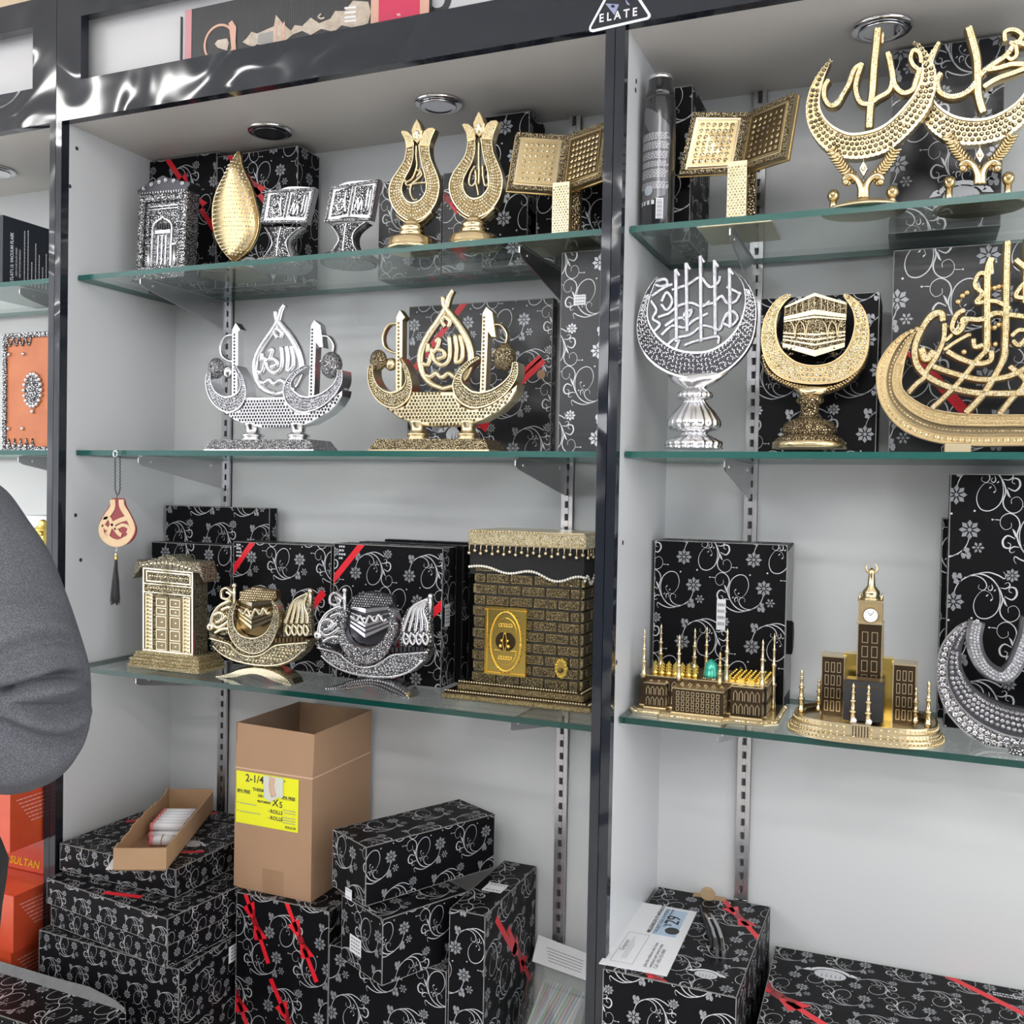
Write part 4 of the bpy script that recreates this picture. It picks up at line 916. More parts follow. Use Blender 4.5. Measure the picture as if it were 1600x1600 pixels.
# ---- hanging teardrop with tassel
Yh = YS-.012
p0 = PY(60+578/4.706, 640+325/4.706, Yh)
e = empty('hanging_teardrop_charm', p0, 0, 'red and cream wooden teardrop charm with black tassel hanging from the glass shelf edge', 'charm')
pl = Plane((0, 0, 0), (1, 0, 0), (0, 0, 1), Matrix.Translation(p0)); t = zoomer(pl, 60, 640, 4.706)
b = MB(pl.F); dr = cat(t([(535, 655), (578, 652), (622, 655), (640, 712), (680, 785), (714, 868), (702, 935), (655, 985), (575, 1004), (500, 985), (450, 930), (438, 868), (468, 785), (514, 712)]), 4, True)
b.prism(dr, -.0045, -.001, 0, .0004); b.build('red_board', 'charm_red' if 'charm_red' in MATS else mat('charm_red', (.24, .02, .025), .4).name, e)
mat('charm_wood', (.72, .53, .33), .55, var=(40, (.62, .43, .25), .6))
b = MB(pl.F); u = t(100, 0)[0]-t(0, 0)[0]; u /= 100
for P, w_ in (([(545, 662), (545, 720), (500, 790), (462, 868), (475, 930), (520, 972), (575, 986), (635, 968), (680, 915), (690, 862), (655, 780), (615, 712), (610, 662)], 34), ([(480, 800), (520, 800), (545, 850), (585, 905), (610, 925)], 22), ([(510, 920), (540, 850), (600, 815), (650, 800)], 24), ([(560, 880), (620, 850), (665, 870), (655, 910)], 18), ([(495, 905), (535, 950), (590, 965), (640, 940)], 14), ([(470, 850), (510, 880)], 20)):
    b.stroke(t(P), w_*u, -.001, .001, 0, 'bev')
b.build('cream_fretwork', 'charm_wood', e)
b = MB()
for x0 in (566, 602):
    for k in range(24): x, z = t(x0+(584-x0)*max(0, (k-20)/5), 345+12*k); b.ball((x, -.001+.0009*(k % 2), z), .0016, 0, 6, 4)
b.tube([(t(584, 625)[0], -.001, t(584, 625)[1]), (t(580, 655)[0], -.002, t(580, 655)[1])], .0007, 6); b.build('cord', 'ink', e)
b = MB(); x, z = t(566, 325); b.tube([(x+.0052*cos(a*pi/8), 0, z+.0065*sin(a*pi/8)) for a in range(17)], .0016, 8); x, z = t(573, 1030); b.tube([(x+.0018*cos(a*pi/5), 0, z+.0045*sin(a*pi/5)) for a in range(11)], .0005, 6); b.build('hook_ring', 'chrome', e)
b = MB(); x, z = t(571, 1052); b.lathe([(.0012, 0), (.0026, -.002), (.003, -.005), (.0026, -.007)][::-1], (x, 0, z), 12); b.lathe([(.0027, -.016), (.003, -.007)], (x, 0, z), 12, 1)
for k in range(70):
    a = random.random()*2*pi; r0 = .0022; x1 = random.gauss(0, .0045)+(-.0006); L = (1490-1120)/4.706/860*random.uniform(.86, 1.04)
    P = [(x+r0*cos(a), r0*sin(a), z-.015), (x+x1*.7+random.uniform(-.001, .001), r0*sin(a)*1.6, z-.015-L*.5), (x+x1*1.15, r0*sin(a)*1.8, z-.015-L)]
    b.tube(cat(P, 3), .0007, 4, 2)
b.build('tassel', ['gold_soft', 'gold_yellow', 'ink'], e)
# ---- champagne door ornament (lowest shelf)
def steps(b, x0, x1, y0, y1, zs, ins, m=0):
    z = 0; 
    for k, (dz, i) in enumerate(zip(zs, ins)): b.box(x0+i, x1-i, y0+i, y1-i*.5, z, z+dz, m, min(.0015, dz*.3)); z += dz
    return z
o = Orn('door_ornament', 'champagne coloured ornament of a closed double door in a carved frame on a stepped base', 'ornament', 262, 1045, .085, Z3+.0006)
pl = o.plane(); t = zoomer(pl, 180, 770, 4.706)
x0 = t(112, 1300)[0]; x1 = t(640, 1330)[0]; zb = .034
b = MB(); steps(b, x0, x1, -.012, .075, (.008, .007, .006, .007, .006), (0, .004, .003, .009, .012)); b.build('stepped_base', 'champagne_bricks' if 'champagne_bricks' in MATS else carved('champagne_bricks', (.90, .82, .58), (.45, .36, .18), 330, .25).name, o.e)
tl, tr, br, bl = t([(183, 545), (556, 580), (556, 1185), (183, 1150)]); G, W_, H_ = qmap(lambda u, v, h: pl.F(u, v, h)+Vector((0, .010, 0)), tl, tr, (br[0], zb), (bl[0], zb))
b = MB(G); b.fbox(0, W_, 0, H_, -.042, -.003, 0); ringbox(b, 0, W_, 0, H_, W_*.035, -.003, .003, 1, .0005)
b.fbox(0, W_, H_*.80, H_*.815, -.003, .0035, 1, .0004); b.fbox(0, W_, H_*.70, H_*.715, -.003, .004, 1, .0004); ringbox(b, W_*.06, W_*.94, H_*.83, H_*.96, W_*.02, -.003, .0015, 1)
for k in range(16): b.gem(W_*(.08+.056*k), H_*.758, -.002, .0024, 1, .8); b.gem(W_*(.12+.05*k), H_*.90, -.002, .002 if k % 3 else .003, 1, .8)
b.build('door_frame', ['champagne_carved', 'champagne'], o.e)
for x in (.13, .87):
    b = MB(G); b.fbox(W_*(x-.065), W_*(x+.065), 0, H_*.69, -.003, -.001, 0)
    for k in range(15): y = H_*(.03+.045*k); b.stroke([(W_*(x-.045), y+.002), (W_*x, y-.001), (W_*(x+.045), y+.002)], .0032, -.001, .0028, 0, 'dome', smooth=False)
    ringbox(b, W_*(x-.07), W_*(x+.07), 0, H_*.69, .0014, -.003, .003, 0); b.build('beaded_column', 'champagne', o.e)
for x in (.235, .505):
    b = MB(G); b.fbox(W_*x, W_*(x+.255), .001, H_*.67, -.003, -.001, 0, .0005)
    for y, h in ((.03, .1), (.15, .12), (.29, .14), (.45, .08), (.55, .09)): ringbox(b, W_*(x+.03), W_*(x+.225), H_*y, H_*(y+h), .0013, -.001, .001, 1); b.gem(W_*(x+.127), H_*(y+h/2), -.001, .0028, 1, .5)
    b.build('door_leaf', ['champagne_dark', 'champagne'], o.e)
cr = t([(122, 628), (150, 492), (190, 505), (280, 490), (320, 468), (375, 455), (420, 468), (470, 500), (610, 510), (650, 660), (605, 590), (556, 585), (183, 548)])
b = MB(pl.F); b.prism(cr, -.05, -.003, 0, .001); q = t([(200, 530), (540, 560)])
for k in range(13): s = k/12; b.gem(q[0][0]+(q[1][0]-q[0][0])*s, q[0][1]+(q[1][1]-q[0][1])*s+.008*sin(pi*s), -.003, .0032, 1, .7)
b.build('cornice', ['champagne_carved', 'champagne'], o.e)

# ---- ships with a crescent, cube and sails
def ship(label, f, O, sc, cx, M, Yp):
    me, ca, dk, dome_m = M
    o = Orn('ship_ornament', label, 'ornament', cx, 1060, Yp, Z3+.0006, group='ship ornaments with a crescent and cube')
    pl = o.plane(); t = zoomer(pl, O[0], O[1], sc, f); u = abs(t(100, 0)[0]-t(0, 0)[0])/100
    a = vclamp(t([(765, 1382), (775, 1345), (870, 1312), (960, 1262), (1220, 1262), (1290, 1320), (1325, 1385), (1318, 1400)])); 
    A = resample(cat(vclamp(t([(758, 1385), (770, 1350), (850, 1318), (930, 1285), (1040, 1270), (1150, 1280), (1230, 1310), (1290, 1350), (1322, 1400)])), 4), 20)
    B = resample(cat(vclamp(t([(800, 1400), (850, 1385), (900, 1372), (960, 1345), (1040, 1335), (1110, 1355), (1180, 1395), (1220, 1410), (1262, 1425)])), 4), 20)
    A[0] = (A[0][0], .0); B[0] = (B[0][0], 0); A[-1] = (A[-1][0], 0); B[-1] = (B[-1][0], 0)
    b = MB(pl.F); b.band(A, B, -.03, .012, 0, 'bev'); b.gems(A, B, .011, 3, .0024, 1, a=.1, b=.9); b.build('arched_foot', [me, me], o.e)
    hull = t([(700, 1020), (712, 1075), (745, 1130), (800, 1190), (900, 1242), (1050, 1276), (1200, 1278), (1320, 1235), (1400, 1165), (1440, 1085), (1425, 1075), (1300, 1090), (1190, 1105), (1120, 1145), (1080, 1170), (1020, 1180), (950, 1165), (890, 1120), (850, 1090), (760, 1050)])
    b = MB(pl.F); b.prism(hull, -.022, .008, 0, .004, ms=0); hg = t([(740, 1090), (800, 1165), (900, 1215), (1050, 1245), (1200, 1245), (1310, 1205), (1390, 1130), (1300, 1125), (1200, 1140), (1110, 1190), (1020, 1215), (920, 1190), (850, 1130)]); gemfill(b, hg, .008, .0026, 1, .0078, .8)
    for P in ([(712, 1065), (850, 1105), (890, 1140), (950, 1185), (1020, 1200), (1085, 1190), (1130, 1165), (1200, 1120), (1300, 1108), (1435, 1098)], [(740, 1120), (800, 1178), (900, 1228), (1050, 1260), (1200, 1262), (1320, 1222), (1400, 1150)]): b.stroke(t(P), 10*u, .006, .0105, 1, 'dome')
    b.build('hull', [ca, me], o.e)
    b = MB(pl.F)
    for k in range(7): q = t([(735+22*k, 1052+6*k), (735+22*k, 1085+6*k), (750+22*k, 1088+6*k), (750+22*k, 1056+6*k)]); b.prism(q, -.002, .0095, 0)
    b.build('rail', dk, o.e); b = MB(pl.F)
    for k in range(8): q = t([(1195+27*k, 1066-1*k), (1195+27*k, 1098-1*k), (1212+27*k, 1097-1*k), (1212+27*k, 1065-1*k)]); b.prism(q, -.002, .0095, 0)
    b.build('rail', dk, o.e)
    outer = resample(cat(t([(905, 800), (868, 860), (852, 950), (868, 1050), (930, 1135), (1030, 1178), (1120, 1155), (1190, 1075), (1228, 950), (1222, 850), (1185, 785)]), 5), 40)
    inner = resample(cat(t([(922, 800), (900, 860), (893, 920), (908, 990), (955, 1042), (1035, 1062), (1115, 1035), (1165, 970), (1188, 890), (1186, 830), (1172, 790)]), 5), 40)
    b = MB(pl.F); b.band(outer, inner, -.01, .012, 0, 'rim', 1, rim=.06, dip=.06); b.build('crescent', [me, ca], o.e)
    b = MB(pl.F); b.prism(t([(893, 800), (1188, 790), (1190, 890), (1165, 970), (1115, 1030), (1035, 1058), (955, 1038), (908, 990), (893, 920)]), -.012, -.006, 0); b.build('backing', dk, o.e)
    # cube, corner towards the viewer
    b = MB()
    P = lambda x, y, h: tuple(pl.F(*t(x, y), h))
    top = [(918, 790), (1035, 802), (1178, 790)]; bot = [(905, 930), (1030, 1000), (1172, 925)]
    for (a0, a1), (c0, c1) in (((top[0], top[1]), (bot[0], bot[1])), ((top[1], top[2]), (bot[1], bot[2]))):
        l = a0 is top[0]; h0 = -.004 if l else .012; h1 = .012 if l else -.004
        b.quad3([P(*c0, h0), P(*c1, h1), P(*a1, h1), P(*a0, h0)], 0)
        for s0, s1, m, dh in ((.0, .14, 1, .001), (.30, .36, 1, .0016), (.52, .62, 1, .001), (.70, .78, 1, .001), (.86, .98, 1, .001)):
            q = []
            for s, (aa, cc, hh) in ((s0, (a0, c0, h0)), (s0, (a1, c1, h1)), (s1, (a1, c1, h1)), (s1, (a0, c0, h0))): q.append(P(aa[0]+(cc[0]-aa[0])*s, aa[1]+(cc[1]-aa[1])*s, hh+dh))
            b.quad3(q[::-1], m)
    b.build('cube', [dk, me], o.e)
    b = MB(pl.F); b.stroke(t([(940, 850), (975, 885), (1000, 850), (1030, 905), (1060, 850), (1095, 890), (1120, 845), (1150, 885), (1172, 870)]), 13*u, .009, .0155, 0, 'dome'); b.build('cube_garland', me, o.e)
    b = MB(pl.F); hx = t([(930, 780), (930, 725), (1035, 688), (1195, 715), (1202, 772), (1178, 790), (1035, 802), (918, 790)]); b.prism(hx, -.008, .008, 0, .001); gemfill(b, hx, .008, .0021, 1, .0056, .8); b.build('canopy', [dk, me], o.e)
    L = t([(705, 1015), (715, 940), (735, 880), (780, 825), (850, 785), (890, 800), (860, 870), (850, 950), (858, 1040), (800, 1050), (740, 1040)])
    b = MB(pl.F); b.prism(L, -.014, .0, 0, .001)
    for P_ in ([(712, 1000), (720, 910), (775, 830), (860, 790)], [(730, 900), (770, 880), (800, 900), (780, 940), (750, 950)], [(790, 860), (840, 840), (855, 850)], [(720, 960), (760, 990), (820, 960), (850, 930)], [(740, 1030), (800, 1000), (850, 1000)], [(790, 940), (830, 900)]): b.stroke(t(P_), 20*u, -.002, .006, 1, 'dome')
    x, z = t(705, 985); b.ball((x, 0, z), 26*u, 1); b.build('prow_sail', [ca, me], o.e)
    R = t([(1228, 1060), (1232, 960), (1245, 880), (1280, 810), (1340, 760), (1430, 730), (1438, 800), (1432, 900), (1440, 1050), (1400, 1060), (1300, 1068)])
    b = MB(pl.F); b.prism(R, -.014, -.001, 0, .001)
    for k in range(5): x = 40*k; b.stroke(t([(1425-5*k, 740+5*k), (1350+x*.35-20, 790+8*k), (1290+x*.75, 870+6*k), (1262+x*.95, 960)]), 18*u, -.004, .007-.001*k, 1, 'dome')
    for k in range(4): b.stroke(t([(1275+42*k, 965), (1262+42*k, 1010), (1285+42*k, 1050), (1300+42*k, 1010), (1285+42*k, 975)]), 14*u, -.004, .006, 1, 'dome')
    b.build('feathered_sail', [ca, me], o.e)
    for x, y0, y1 in ((877, 682, 830), (1436, 722, 830)):
        b = MB(); q0 = t(x, y1); q1 = t(x, y0); b.tube([(q0[0], 0, q0[1]), (q1[0], 0, q1[1])], 9*u, 8); b.ball((q1[0], 0, q1[1]), 14*u, 0); b.build('mast', me, o.e)
    b = MB(pl.F); b.stroke(t([(870, 740), (820, 700), (785, 720), (785, 770), (830, 780), (850, 750), (820, 730)]), 15*u, -.006, .004, 0, 'dome'); b.build('scroll', me, o.e)
ship('gold ship ornament with a cube in a crescent, beside the champagne door ornament', None, (180, 770), 4.706, 398, ('champagne', 'champagne_carved', 'gold_dark', 0), .085)
ship('silver ship ornament with a cube in a crescent, left of the black brick box model', lambda x, y: (40+(x-680)*.815, 415+(y-680)*.785), (480, 800), 3.404, 577, ('silver', 'silver_carved', 'silver_dark', 0), .085)

# ---- black brick cube box with gold trim
xL = .845; xR = 1.140; yF = .106
org = Vector(((xL+xR)/2, yF, Z3+.0006)); e = empty('brick_cube_box', org, 0, 'tall black and gold brick cube model with gold door and pearl trimmed lid', 'ornament')
w2 = (xR-xL)/2
b = MB(); b.box(-w2, w2, 0, .20, 0, .010, 0, .002); b.box(-w2+.004, w2-.004, .004, .196, .010, .014, 1); b.box(-w2+.022, w2-.020, .020, .185, .014, .026, 0, .002); b.box(-w2+.026, w2-.024, .024, .18, .026, .030, 1)
for (y, z, i) in ((.006, .0145, .006), (.023, .0305, .026)):
    n = int((2*w2-2*i)/.0052)
    for k in range(n): b.ball((-w2+i+.0052*k, y, z), .0024, 2, 6, 4)
    for k in range(30): b.ball((w2-i+.002, y+.0052*k, z), .0024, 2, 6, 4)
b.build('base', ['gold_antique', 'bronze', 'gold_soft'], e)
A = PY(740, 1064, yF+.034); B_ = PY(905, 1085, yF+.034); bx0 = A.x-org.x; bx1 = B_.x-org.x; by = .034; bd = .125
htop = PY(800, 832, yF+.03).z-org.z; zl = htop-.026; ztb = .030
b = MB(); b.box(bx0, bx1, by, by+bd, ztb, zl, 0); b.build('body', 'matte_black', e)
rows = 11; rh = (zl-.03-ztb)/rows
for nm, F, w_ in (('front_bricks', lambda u, v, h: Vector((bx0+u, by-h, ztb+v)), bx1-bx0), ('side_bricks', lambda u, v, h: Vector((bx1+h, by+u, ztb+v)), bd), ('left_bricks', lambda u, v, h: Vector((bx0-h, by+bd-u, ztb+v)), bd)):
    b = MB(F); bw = .048
    for r in range(rows):
        x = -(bw/2 if r % 2 else 0)
        while x < w_:
            a, c = max(x, 0)+.0012, min(x+bw, w_)-.0012
            if c-a > .006: b.fbox(a, c, r*rh+.0014, (r+1)*rh-.0014, 0, .005, 0, .0014); b.fbox(a+.0025, c-.0025, r*rh+.004, (r+1)*rh-.004, .005, .0052, 1)
            x += bw
    b.build(nm, ['gold_antique', 'brick_face'], e)
FR = lambda u, v, h: Vector((bx0+u, by-.006-h, v))
W3 = bx1-bx0
def kz(y): return PY(800, 800+y/3.404, yF+.03).z-org.z
def kx(x): return PY(480+x/3.404, 1000, yF+.03).x-org.x-bx0
dz0, dz1 = kz(885)+.004, kz(512)+.002; dx0, dx1 = kx(948), kx(1172)
b = MB(FR); b.fbox(dx0, dx1, dz0, dz1, -.001, .0015, 0); ringbox(b, dx0, dx1, dz0, dz1, .006, .0015, .004, 0, .001); cxx = (dx0+dx1)/2; cz = (dz0+dz1)/2; ra = (dx1-dx0)*.36; rb = (dz1-dz0)*.43
b.stroke([(cxx+ra*cos(a*pi/12), cz+rb*sin(a*pi/12)) for a in range(24)], .0022, .001, .005, 0, 'dome', closed=True, n=2)
for k in range(28): a = 2*pi*k/28; b.gem(cxx+ra*1.12*cos(a), cz+rb*1.05*sin(a), .0015, .0014, 1, .3, 4)
for sg in (1, -1):
    b.prism([(cxx+ra*.72*cos(a*pi/10), cz+sg*(rb*.30+rb*.5*sin(a*pi/10))) for a in range(11)], .0012, .0035, 0, .0006)
    for k in range(5): b.stroke([(cxx+ra*(.35-.17*k)+.003*cos(a), cz+sg*rb*.55+.003*sin(a)) for a in range(7)], .001, .0035, .005, 0, 'dome')
b.prism([(cxx+ra*.66*cos(a*pi/10), cz+rb*.34*sin(a*pi/10)) for a in range(20)], .0014, .0022, 1)
for sx in (-1, 1): b.stroke([(cxx+sx*.001, cz-rb*.3), (cxx+sx*.004, cz), (cxx+sx*.001, cz+rb*.3)], .0016, .002, .006, 0, 'dome'); b.ball(tuple(FR(cxx+sx*.008, cz-.008, .006)), .0038, 0); b.ball(tuple(FR(cxx+sx*.006, cz+.002, .006)), .003, 0)
b.build('gold_door', ['gold_yellow', 'bronze'], e)
mx_, mz_ = kx(1357), kz(815)+.003
b = MB(FR); b.prism([(mx_+.0125*(1+.08*cos(9*a*pi/18))*cos(a*pi/18), mz_+.019*(1+.06*cos(9*a*pi/18))*sin(a*pi/18)) for a in range(36)], 0, .003, 0, .001)
for k in range(14): a = 2*pi*k/14; b.ball(tuple(FR(mx_+.0098*cos(a), mz_+.015*sin(a), .003)), .0021, 0, 6, 4)
b.ball(tuple(FR(mx_, mz_-.003, .005)), .0052, 1, 12, 8); b.build('medallion', ['gold_yellow', 'gold_dark'], e)
# lid: black cloth band with pearl string, tassels, glitter band
lx0, lx1, ly0, ly1 = bx0-.012, bx1+.010, by-.010, by+bd+.01
b = MB(); b.box(lx0, lx1, ly0, ly1, zl, htop, 0, .001); b.box(lx0+.004, lx1-.004, ly0+.004, ly1-.004, htop-.001, htop+.003, 0); n = int((lx1-lx0)/.006); 
for k in range(24): b.ball((lx0+.0062*k+.003, ly0+.002, htop+.0005), .0022, 1, 6, 4)
b.F = lambda u, v, h: Vector((lx0+u, ly0-h, v)); gemfill(b, [(0, zl+.001), (lx1-lx0, zl+.001), (lx1-lx0, htop-.001), (0, htop-.001)], 0, .0019, 2, .0042, .6, .0006)
b.F = lambda u, v, h: Vector((lx1+h, ly0+u, v)); gemfill(b, [(0, zl+.001), (ly1-ly0, zl+.001), (ly1-ly0, htop-.001), (0, htop-.001)], 0, .0019, 2, .0042, .6, .0006)
b.build('glitter_lid', ['gold_soft', 'gold_soft', 'gems_gold'], e)
zc = kz(330)
b = MB(lambda u, v, h: Vector((lx0+.003+u, ly0+.0025-h, v))); wv = lx1-lx0-.006; wave = lambda s: kz(300+48*max(0, (s-.05)/.95)-18*cos(2*pi*(s*2.35-.28))*(0.35+.9*s))
N = 40; b.band([(wv*k/N, zl) for k in range(N+1)], [(wv*k/N, wave(k/N)) for k in range(N+1)], -.004, 0, 0, 'flat')
b.box(lx0+.003, lx1-.002, ly0+.006, ly1-.003, kz(340), zl, 0)
for k in range(46): s = k/45; x, y, z = b.F(wv*s, wave(s), .001); b.ball((x, y, z), .0027, 1, 7, 5)
for k in range(26): s = k/25; b.ball((lx1-.001, ly0+.003+(ly1-ly0-.01)*s, kz(345)+.008*sin(s*18)), .0027, 1, 7, 5)
b.build('cloth_band', ['cloth_black' if 'cloth_black' in MATS else mat('cloth_black', (.008, .008, .009), .85).name, 'pearl' if 'pearl' in MATS else mat('pearl', (.85, .82, .74), .2, coat=.6).name], e)
b = MB()
for k in range(20):
    x = lx0+.004+(lx1-lx0-.008)*k/19; L = .010 if k % 2 else .015; b.tube([(x, ly0-.003, zl+.001), (x, ly0-.003, zl-L+.004)], .0011, 6); b.ball((x, ly0-.003, zl-L), .0036, 0, 10, 6)
    b.ball((x, ly0-.002, zl), .002, 0, 6, 4)
for k in range(9): y = ly0+.008+.015*k; L = .010 if k % 2 else .015; b.tube([(lx1+.002, y, zl), (lx1+.002, y, zl-L+.004)], .0011, 6); b.ball((lx1+.002, y, zl-L), .0036, 0, 10, 6)
b.build('ball_fringe', 'gold_soft', e)

# ---- crescents on curled feet, top shelf of the right cabinet
def crescent_script(label, cx, Yp, outer, inner, strokes, foot_cx, f=None, rings=None):
    o = Orn('crescent_ornament', label, 'ornament', foot_cx, 325, Yp, Z1+.0006, group='large gold crescents with lettering')
    pl = o.plane(); t = zoomer(pl, 1240, 0, 4.2111); u = abs(t(100, 0)[0]-t(0, 0)[0])/100
    A = resample(cat(t(outer), 5), 56); B = resample(cat(t(inner), 5), 56)
    b = MB(pl.F); b.band(A, B, -.016, .004, 0, 'rim', 2, rim=.09, dip=.14); b.gems(A, B, .0014, 5, .0036, 1, a=.12, b=.88)
    for k in range(0, 56): b.gem(A[k][0]+(B[k][0]-A[k][0])*.03, A[k][1]+(B[k][1]-A[k][1])*.03, .004, .0017, 0, .7, 5)
    b.build('crescent', ['gold_soft', 'gems_bronze', 'gold_mid'], o.e)
    b = MB(pl.F)
    for P, w_ in strokes: b.stroke(t(P), w_*u, -.010, .006, 0, 'bev', gem=.0016, gm=1, rows=4)
    b.build('lettering', ['gold_mid', 'gems_gold'], o.e)
    for sx in (-1, 1):
        P = [(460+sx*x, y) for x, y in ((55, 1190), (115, 1125), (165, 1060), (210, 985))]
        P = [(x+foot_dx, y+foot_dy) for x, y in P]
        b = MB(pl.F); q = t(P); b.stroke(q, 62*u, -.008, .002, 0, 'dome', taper=.3)
        c = cat(q, 4)
        for k in range(1, len(c)-1):
            d = Vector((c[k+1][0]-c[k-1][0], c[k+1][1]-c[k-1][1])).normalized(); n_ = Vector((-d.y, d.x))
            for s_ in (-1, 1): p = Vector(c[k]); b.stroke([tuple(p), tuple(p+n_*s_*.0085+d*.006)], .0035, .001, .0058, 0, 'dome', smooth=False)
        b.build('leaf_spray', 'gold', o.e)
        P = [(460+sx*x+foot_dx, y+foot_dy) for x, y in ((14, 1310), (16, 1240), (40, 1190), (85, 1160), (120, 1175), (115, 1210), (85, 1210))]
        b = MB(); q = t(P); b.tube([(x, -.004, z) for x, z in cat(q, 5)], lambda s: (26-9*s)*u, 10)
        x, z = q[-2]; b.ball((x, -.010, z), 24*u, 0); b.build('curled_support', 'gold', o.e)
        b = MB(); x, z = t(460+foot_dx+sx*(190 if sx > 0 else 200), 1265+foot_dy+(20 if sx < 0 else -5)); z = max(z, .012+.012); b.ball((x, .004, z), 40*u, 0, 14, 8, 1.1); b.ball((x, .004-36*u, z+.001), 18*u, 0); b.lathe([(.006, 0), (.005, z-.008)], (x, .006, .004), 10); b.build('rosette', 'gold', o.e)
    b = MB(pl.F); q = t([(460+foot_dx, 1062+foot_dy), (490+foot_dx, 1115+foot_dy), (460+foot_dx, 1165+foot_dy), (430+foot_dx, 1115+foot_dy)]); b.prism(q, -.003, .003, 0, .001); c_ = t(460+foot_dx, 1115+foot_dy); b.gem(c_[0], c_[1], .003, .004, 1)
    b.stroke([q[0], t(460+foot_dx, 1030+foot_dy)], .002, -.003, 0, 0, 'dome', smooth=False); b.stroke([q[2], t(460+foot_dx, 1215+foot_dy)], .002, -.003, 0, 0, 'dome', smooth=False)
    b.build('drop_jewel', ['gold', 'gems_gold'], o.e)
    b = MB(); x = t(460+foot_dx, 1330)[0]; rx = 270*u
    b.lathe([(1, 0), (1, .003), (.86, .007), (.62, .013), (.3, .017), (.02, .018)], (x, .012, 0), 44, 0, sx=rx, sy=.052)
    b.v = b.v; b.build('foot', 'gold_soft', o.e)
foot_dx, foot_dy = 0, 0
crescent_script('gold crescent with raised lettering on a curled foot, left of the top shelf pair', 340, .060,
    [(240, 400), (170, 480), (110, 590), (82, 720), (100, 840), (160, 940), (250, 1015), (370, 1050), (500, 1040), (620, 1000), (720, 920), (810, 830), (890, 720), (935, 590), (935, 470), (890, 370), (830, 300), (795, 285)],
    [(246, 408), (215, 480), (190, 560), (175, 640), (178, 720), (215, 790), (280, 845), (370, 880), (470, 872), (570, 840), (660, 775), (740, 690), (800, 610), (835, 520), (845, 450), (838, 380), (820, 320), (800, 290)],
    [([(232, 535), (205, 580), (205, 650), (240, 700), (290, 690), (330, 620), (365, 560), (385, 500), (410, 455), (450, 430)], 40), ([(450, 430), (420, 520), (410, 600), (440, 680), (500, 690), (560, 650), (625, 610), (650, 540), (640, 450), (620, 355)], 42),
     ([(555, 195), (545, 300), (530, 450), (520, 600), (505, 720), (498, 845)], 56), ([(590, 230), (585, 290)], 20), ([(628, 370), (650, 480), (668, 570), (720, 620), (780, 600), (805, 540), (830, 460)], 42), ([(830, 470), (790, 440), (770, 390), (790, 340), (830, 360), (840, 420)], 34)], 345)
foot_dx, foot_dy = 765, -90
crescent_script('gold crescent with raised lettering, right of the top shelf pair, cut by the picture edge', 1530, .095,
    [(960, 290), (900, 350), (860, 450), (840, 580), (850, 700), (850, 790), (900, 860), (980, 920), (1090, 955), (1220, 955), (1340, 930), (1440, 880), (1530, 800), (1610, 690), (1660, 560), (1660, 430), (1600, 300)],
    [(962, 300), (930, 370), (910, 450), (905, 540), (915, 620), (930, 670), (980, 720), (1060, 765), (1160, 785), (1270, 780), (1370, 740), (1460, 680), (1530, 600), (1575, 520), (1600, 440), (1600, 370), (1590, 310)],
    [([(965, 490), (945, 540), (960, 610), (1030, 645), (1110, 630), (1180, 580), (1230, 500), (1300, 440), (1400, 370), (1460, 290), (1520, 300), (1600, 280)], 42), ([(1150, 190), (1180, 290), (1205, 400), (1210, 520), (1215, 640), (1245, 745)], 56),
     ([(1250, 470), (1350, 455), (1450, 430), (1600, 440)], 40), ([(1250, 580), (1330, 530), (1440, 490), (1600, 430)], 40), ([(1390, 280), (1390, 220), (1450, 205), (1500, 240), (1470, 290), (1420, 290)], 34), ([(1460, 310), (1465, 370), (1430, 400), (1400, 380)], 30), ([(955, 290), (920, 350), (900, 400)], 30)], 1524)

# ---- silver crescent with a circle of lettering on a fluted foot
o = Orn('crescent_ornament', 'silver crescent filled with pierced lettering, on a fluted foot', 'ornament', 1083, 690, .075, Z2+.0006)
pl = o.plane(); t = zoomer(pl, 960, 380, 3.6364); u = abs(t(100, 0)[0]-t(0, 0)[0])/100
A = resample(cat(t([(245, 195), (190, 270), (150, 370), (130, 480), (150, 590), (215, 680), (320, 745), (450, 775), (590, 755), (700, 680), (780, 570), (808, 440), (800, 320), (750, 220), (680, 158)]), 5), 60)
B = resample(cat(t([(250, 200), (222, 260), (200, 330), (192, 410), (215, 480), (270, 550), (350, 600), (440, 618), (540, 610), (630, 560), (700, 480), (735, 390), (745, 310), (730, 230), (684, 162)]), 5), 60)
b = MB(pl.F); b.band(A, B, -.010, .005, 0, 'rim', 1, rim=.07, dip=.12)
rn = random.Random(3)
for k in range(3, 56):
    for s in (.2, .36, .52, .68, .84):
        if math.dist(A[k], B[k])*.14 < .0016: continue
        c = (A[k][0]+(B[k][0]-A[k][0])*s, A[k][1]+(B[k][1]-A[k][1])*s); a0 = rn.random()*pi; r_ = .0028
        b.stroke([(c[0]+r_*cos(a0+j*1.1)*(1-j*.1), c[1]+r_*sin(a0+j*1.1)*(1-j*.1)) for j in range(4)], .0017, .0028, .0046, 2, 'dome', n=2)
b.build('crescent', ['silver', 'silver_dark', 'silver'], o.e)
b = MB(pl.F)
for x, y0, y1 in ((350, 150, 560), (410, 115, 500), (490, 75, 560), (570, 100, 520), (655, 145, 480)):
    b.stroke(t([(x, y0), (x+2, (y0+y1)/2), (x+4, y1)]), 24*u, -.004, .003, 0, 'bev', gem=.0011, rows=2, gm=1); b.stroke(t([(x, y0), (x+22, y0+35)]), 16*u, -.004, .003, 0, 'bev', smooth=False)
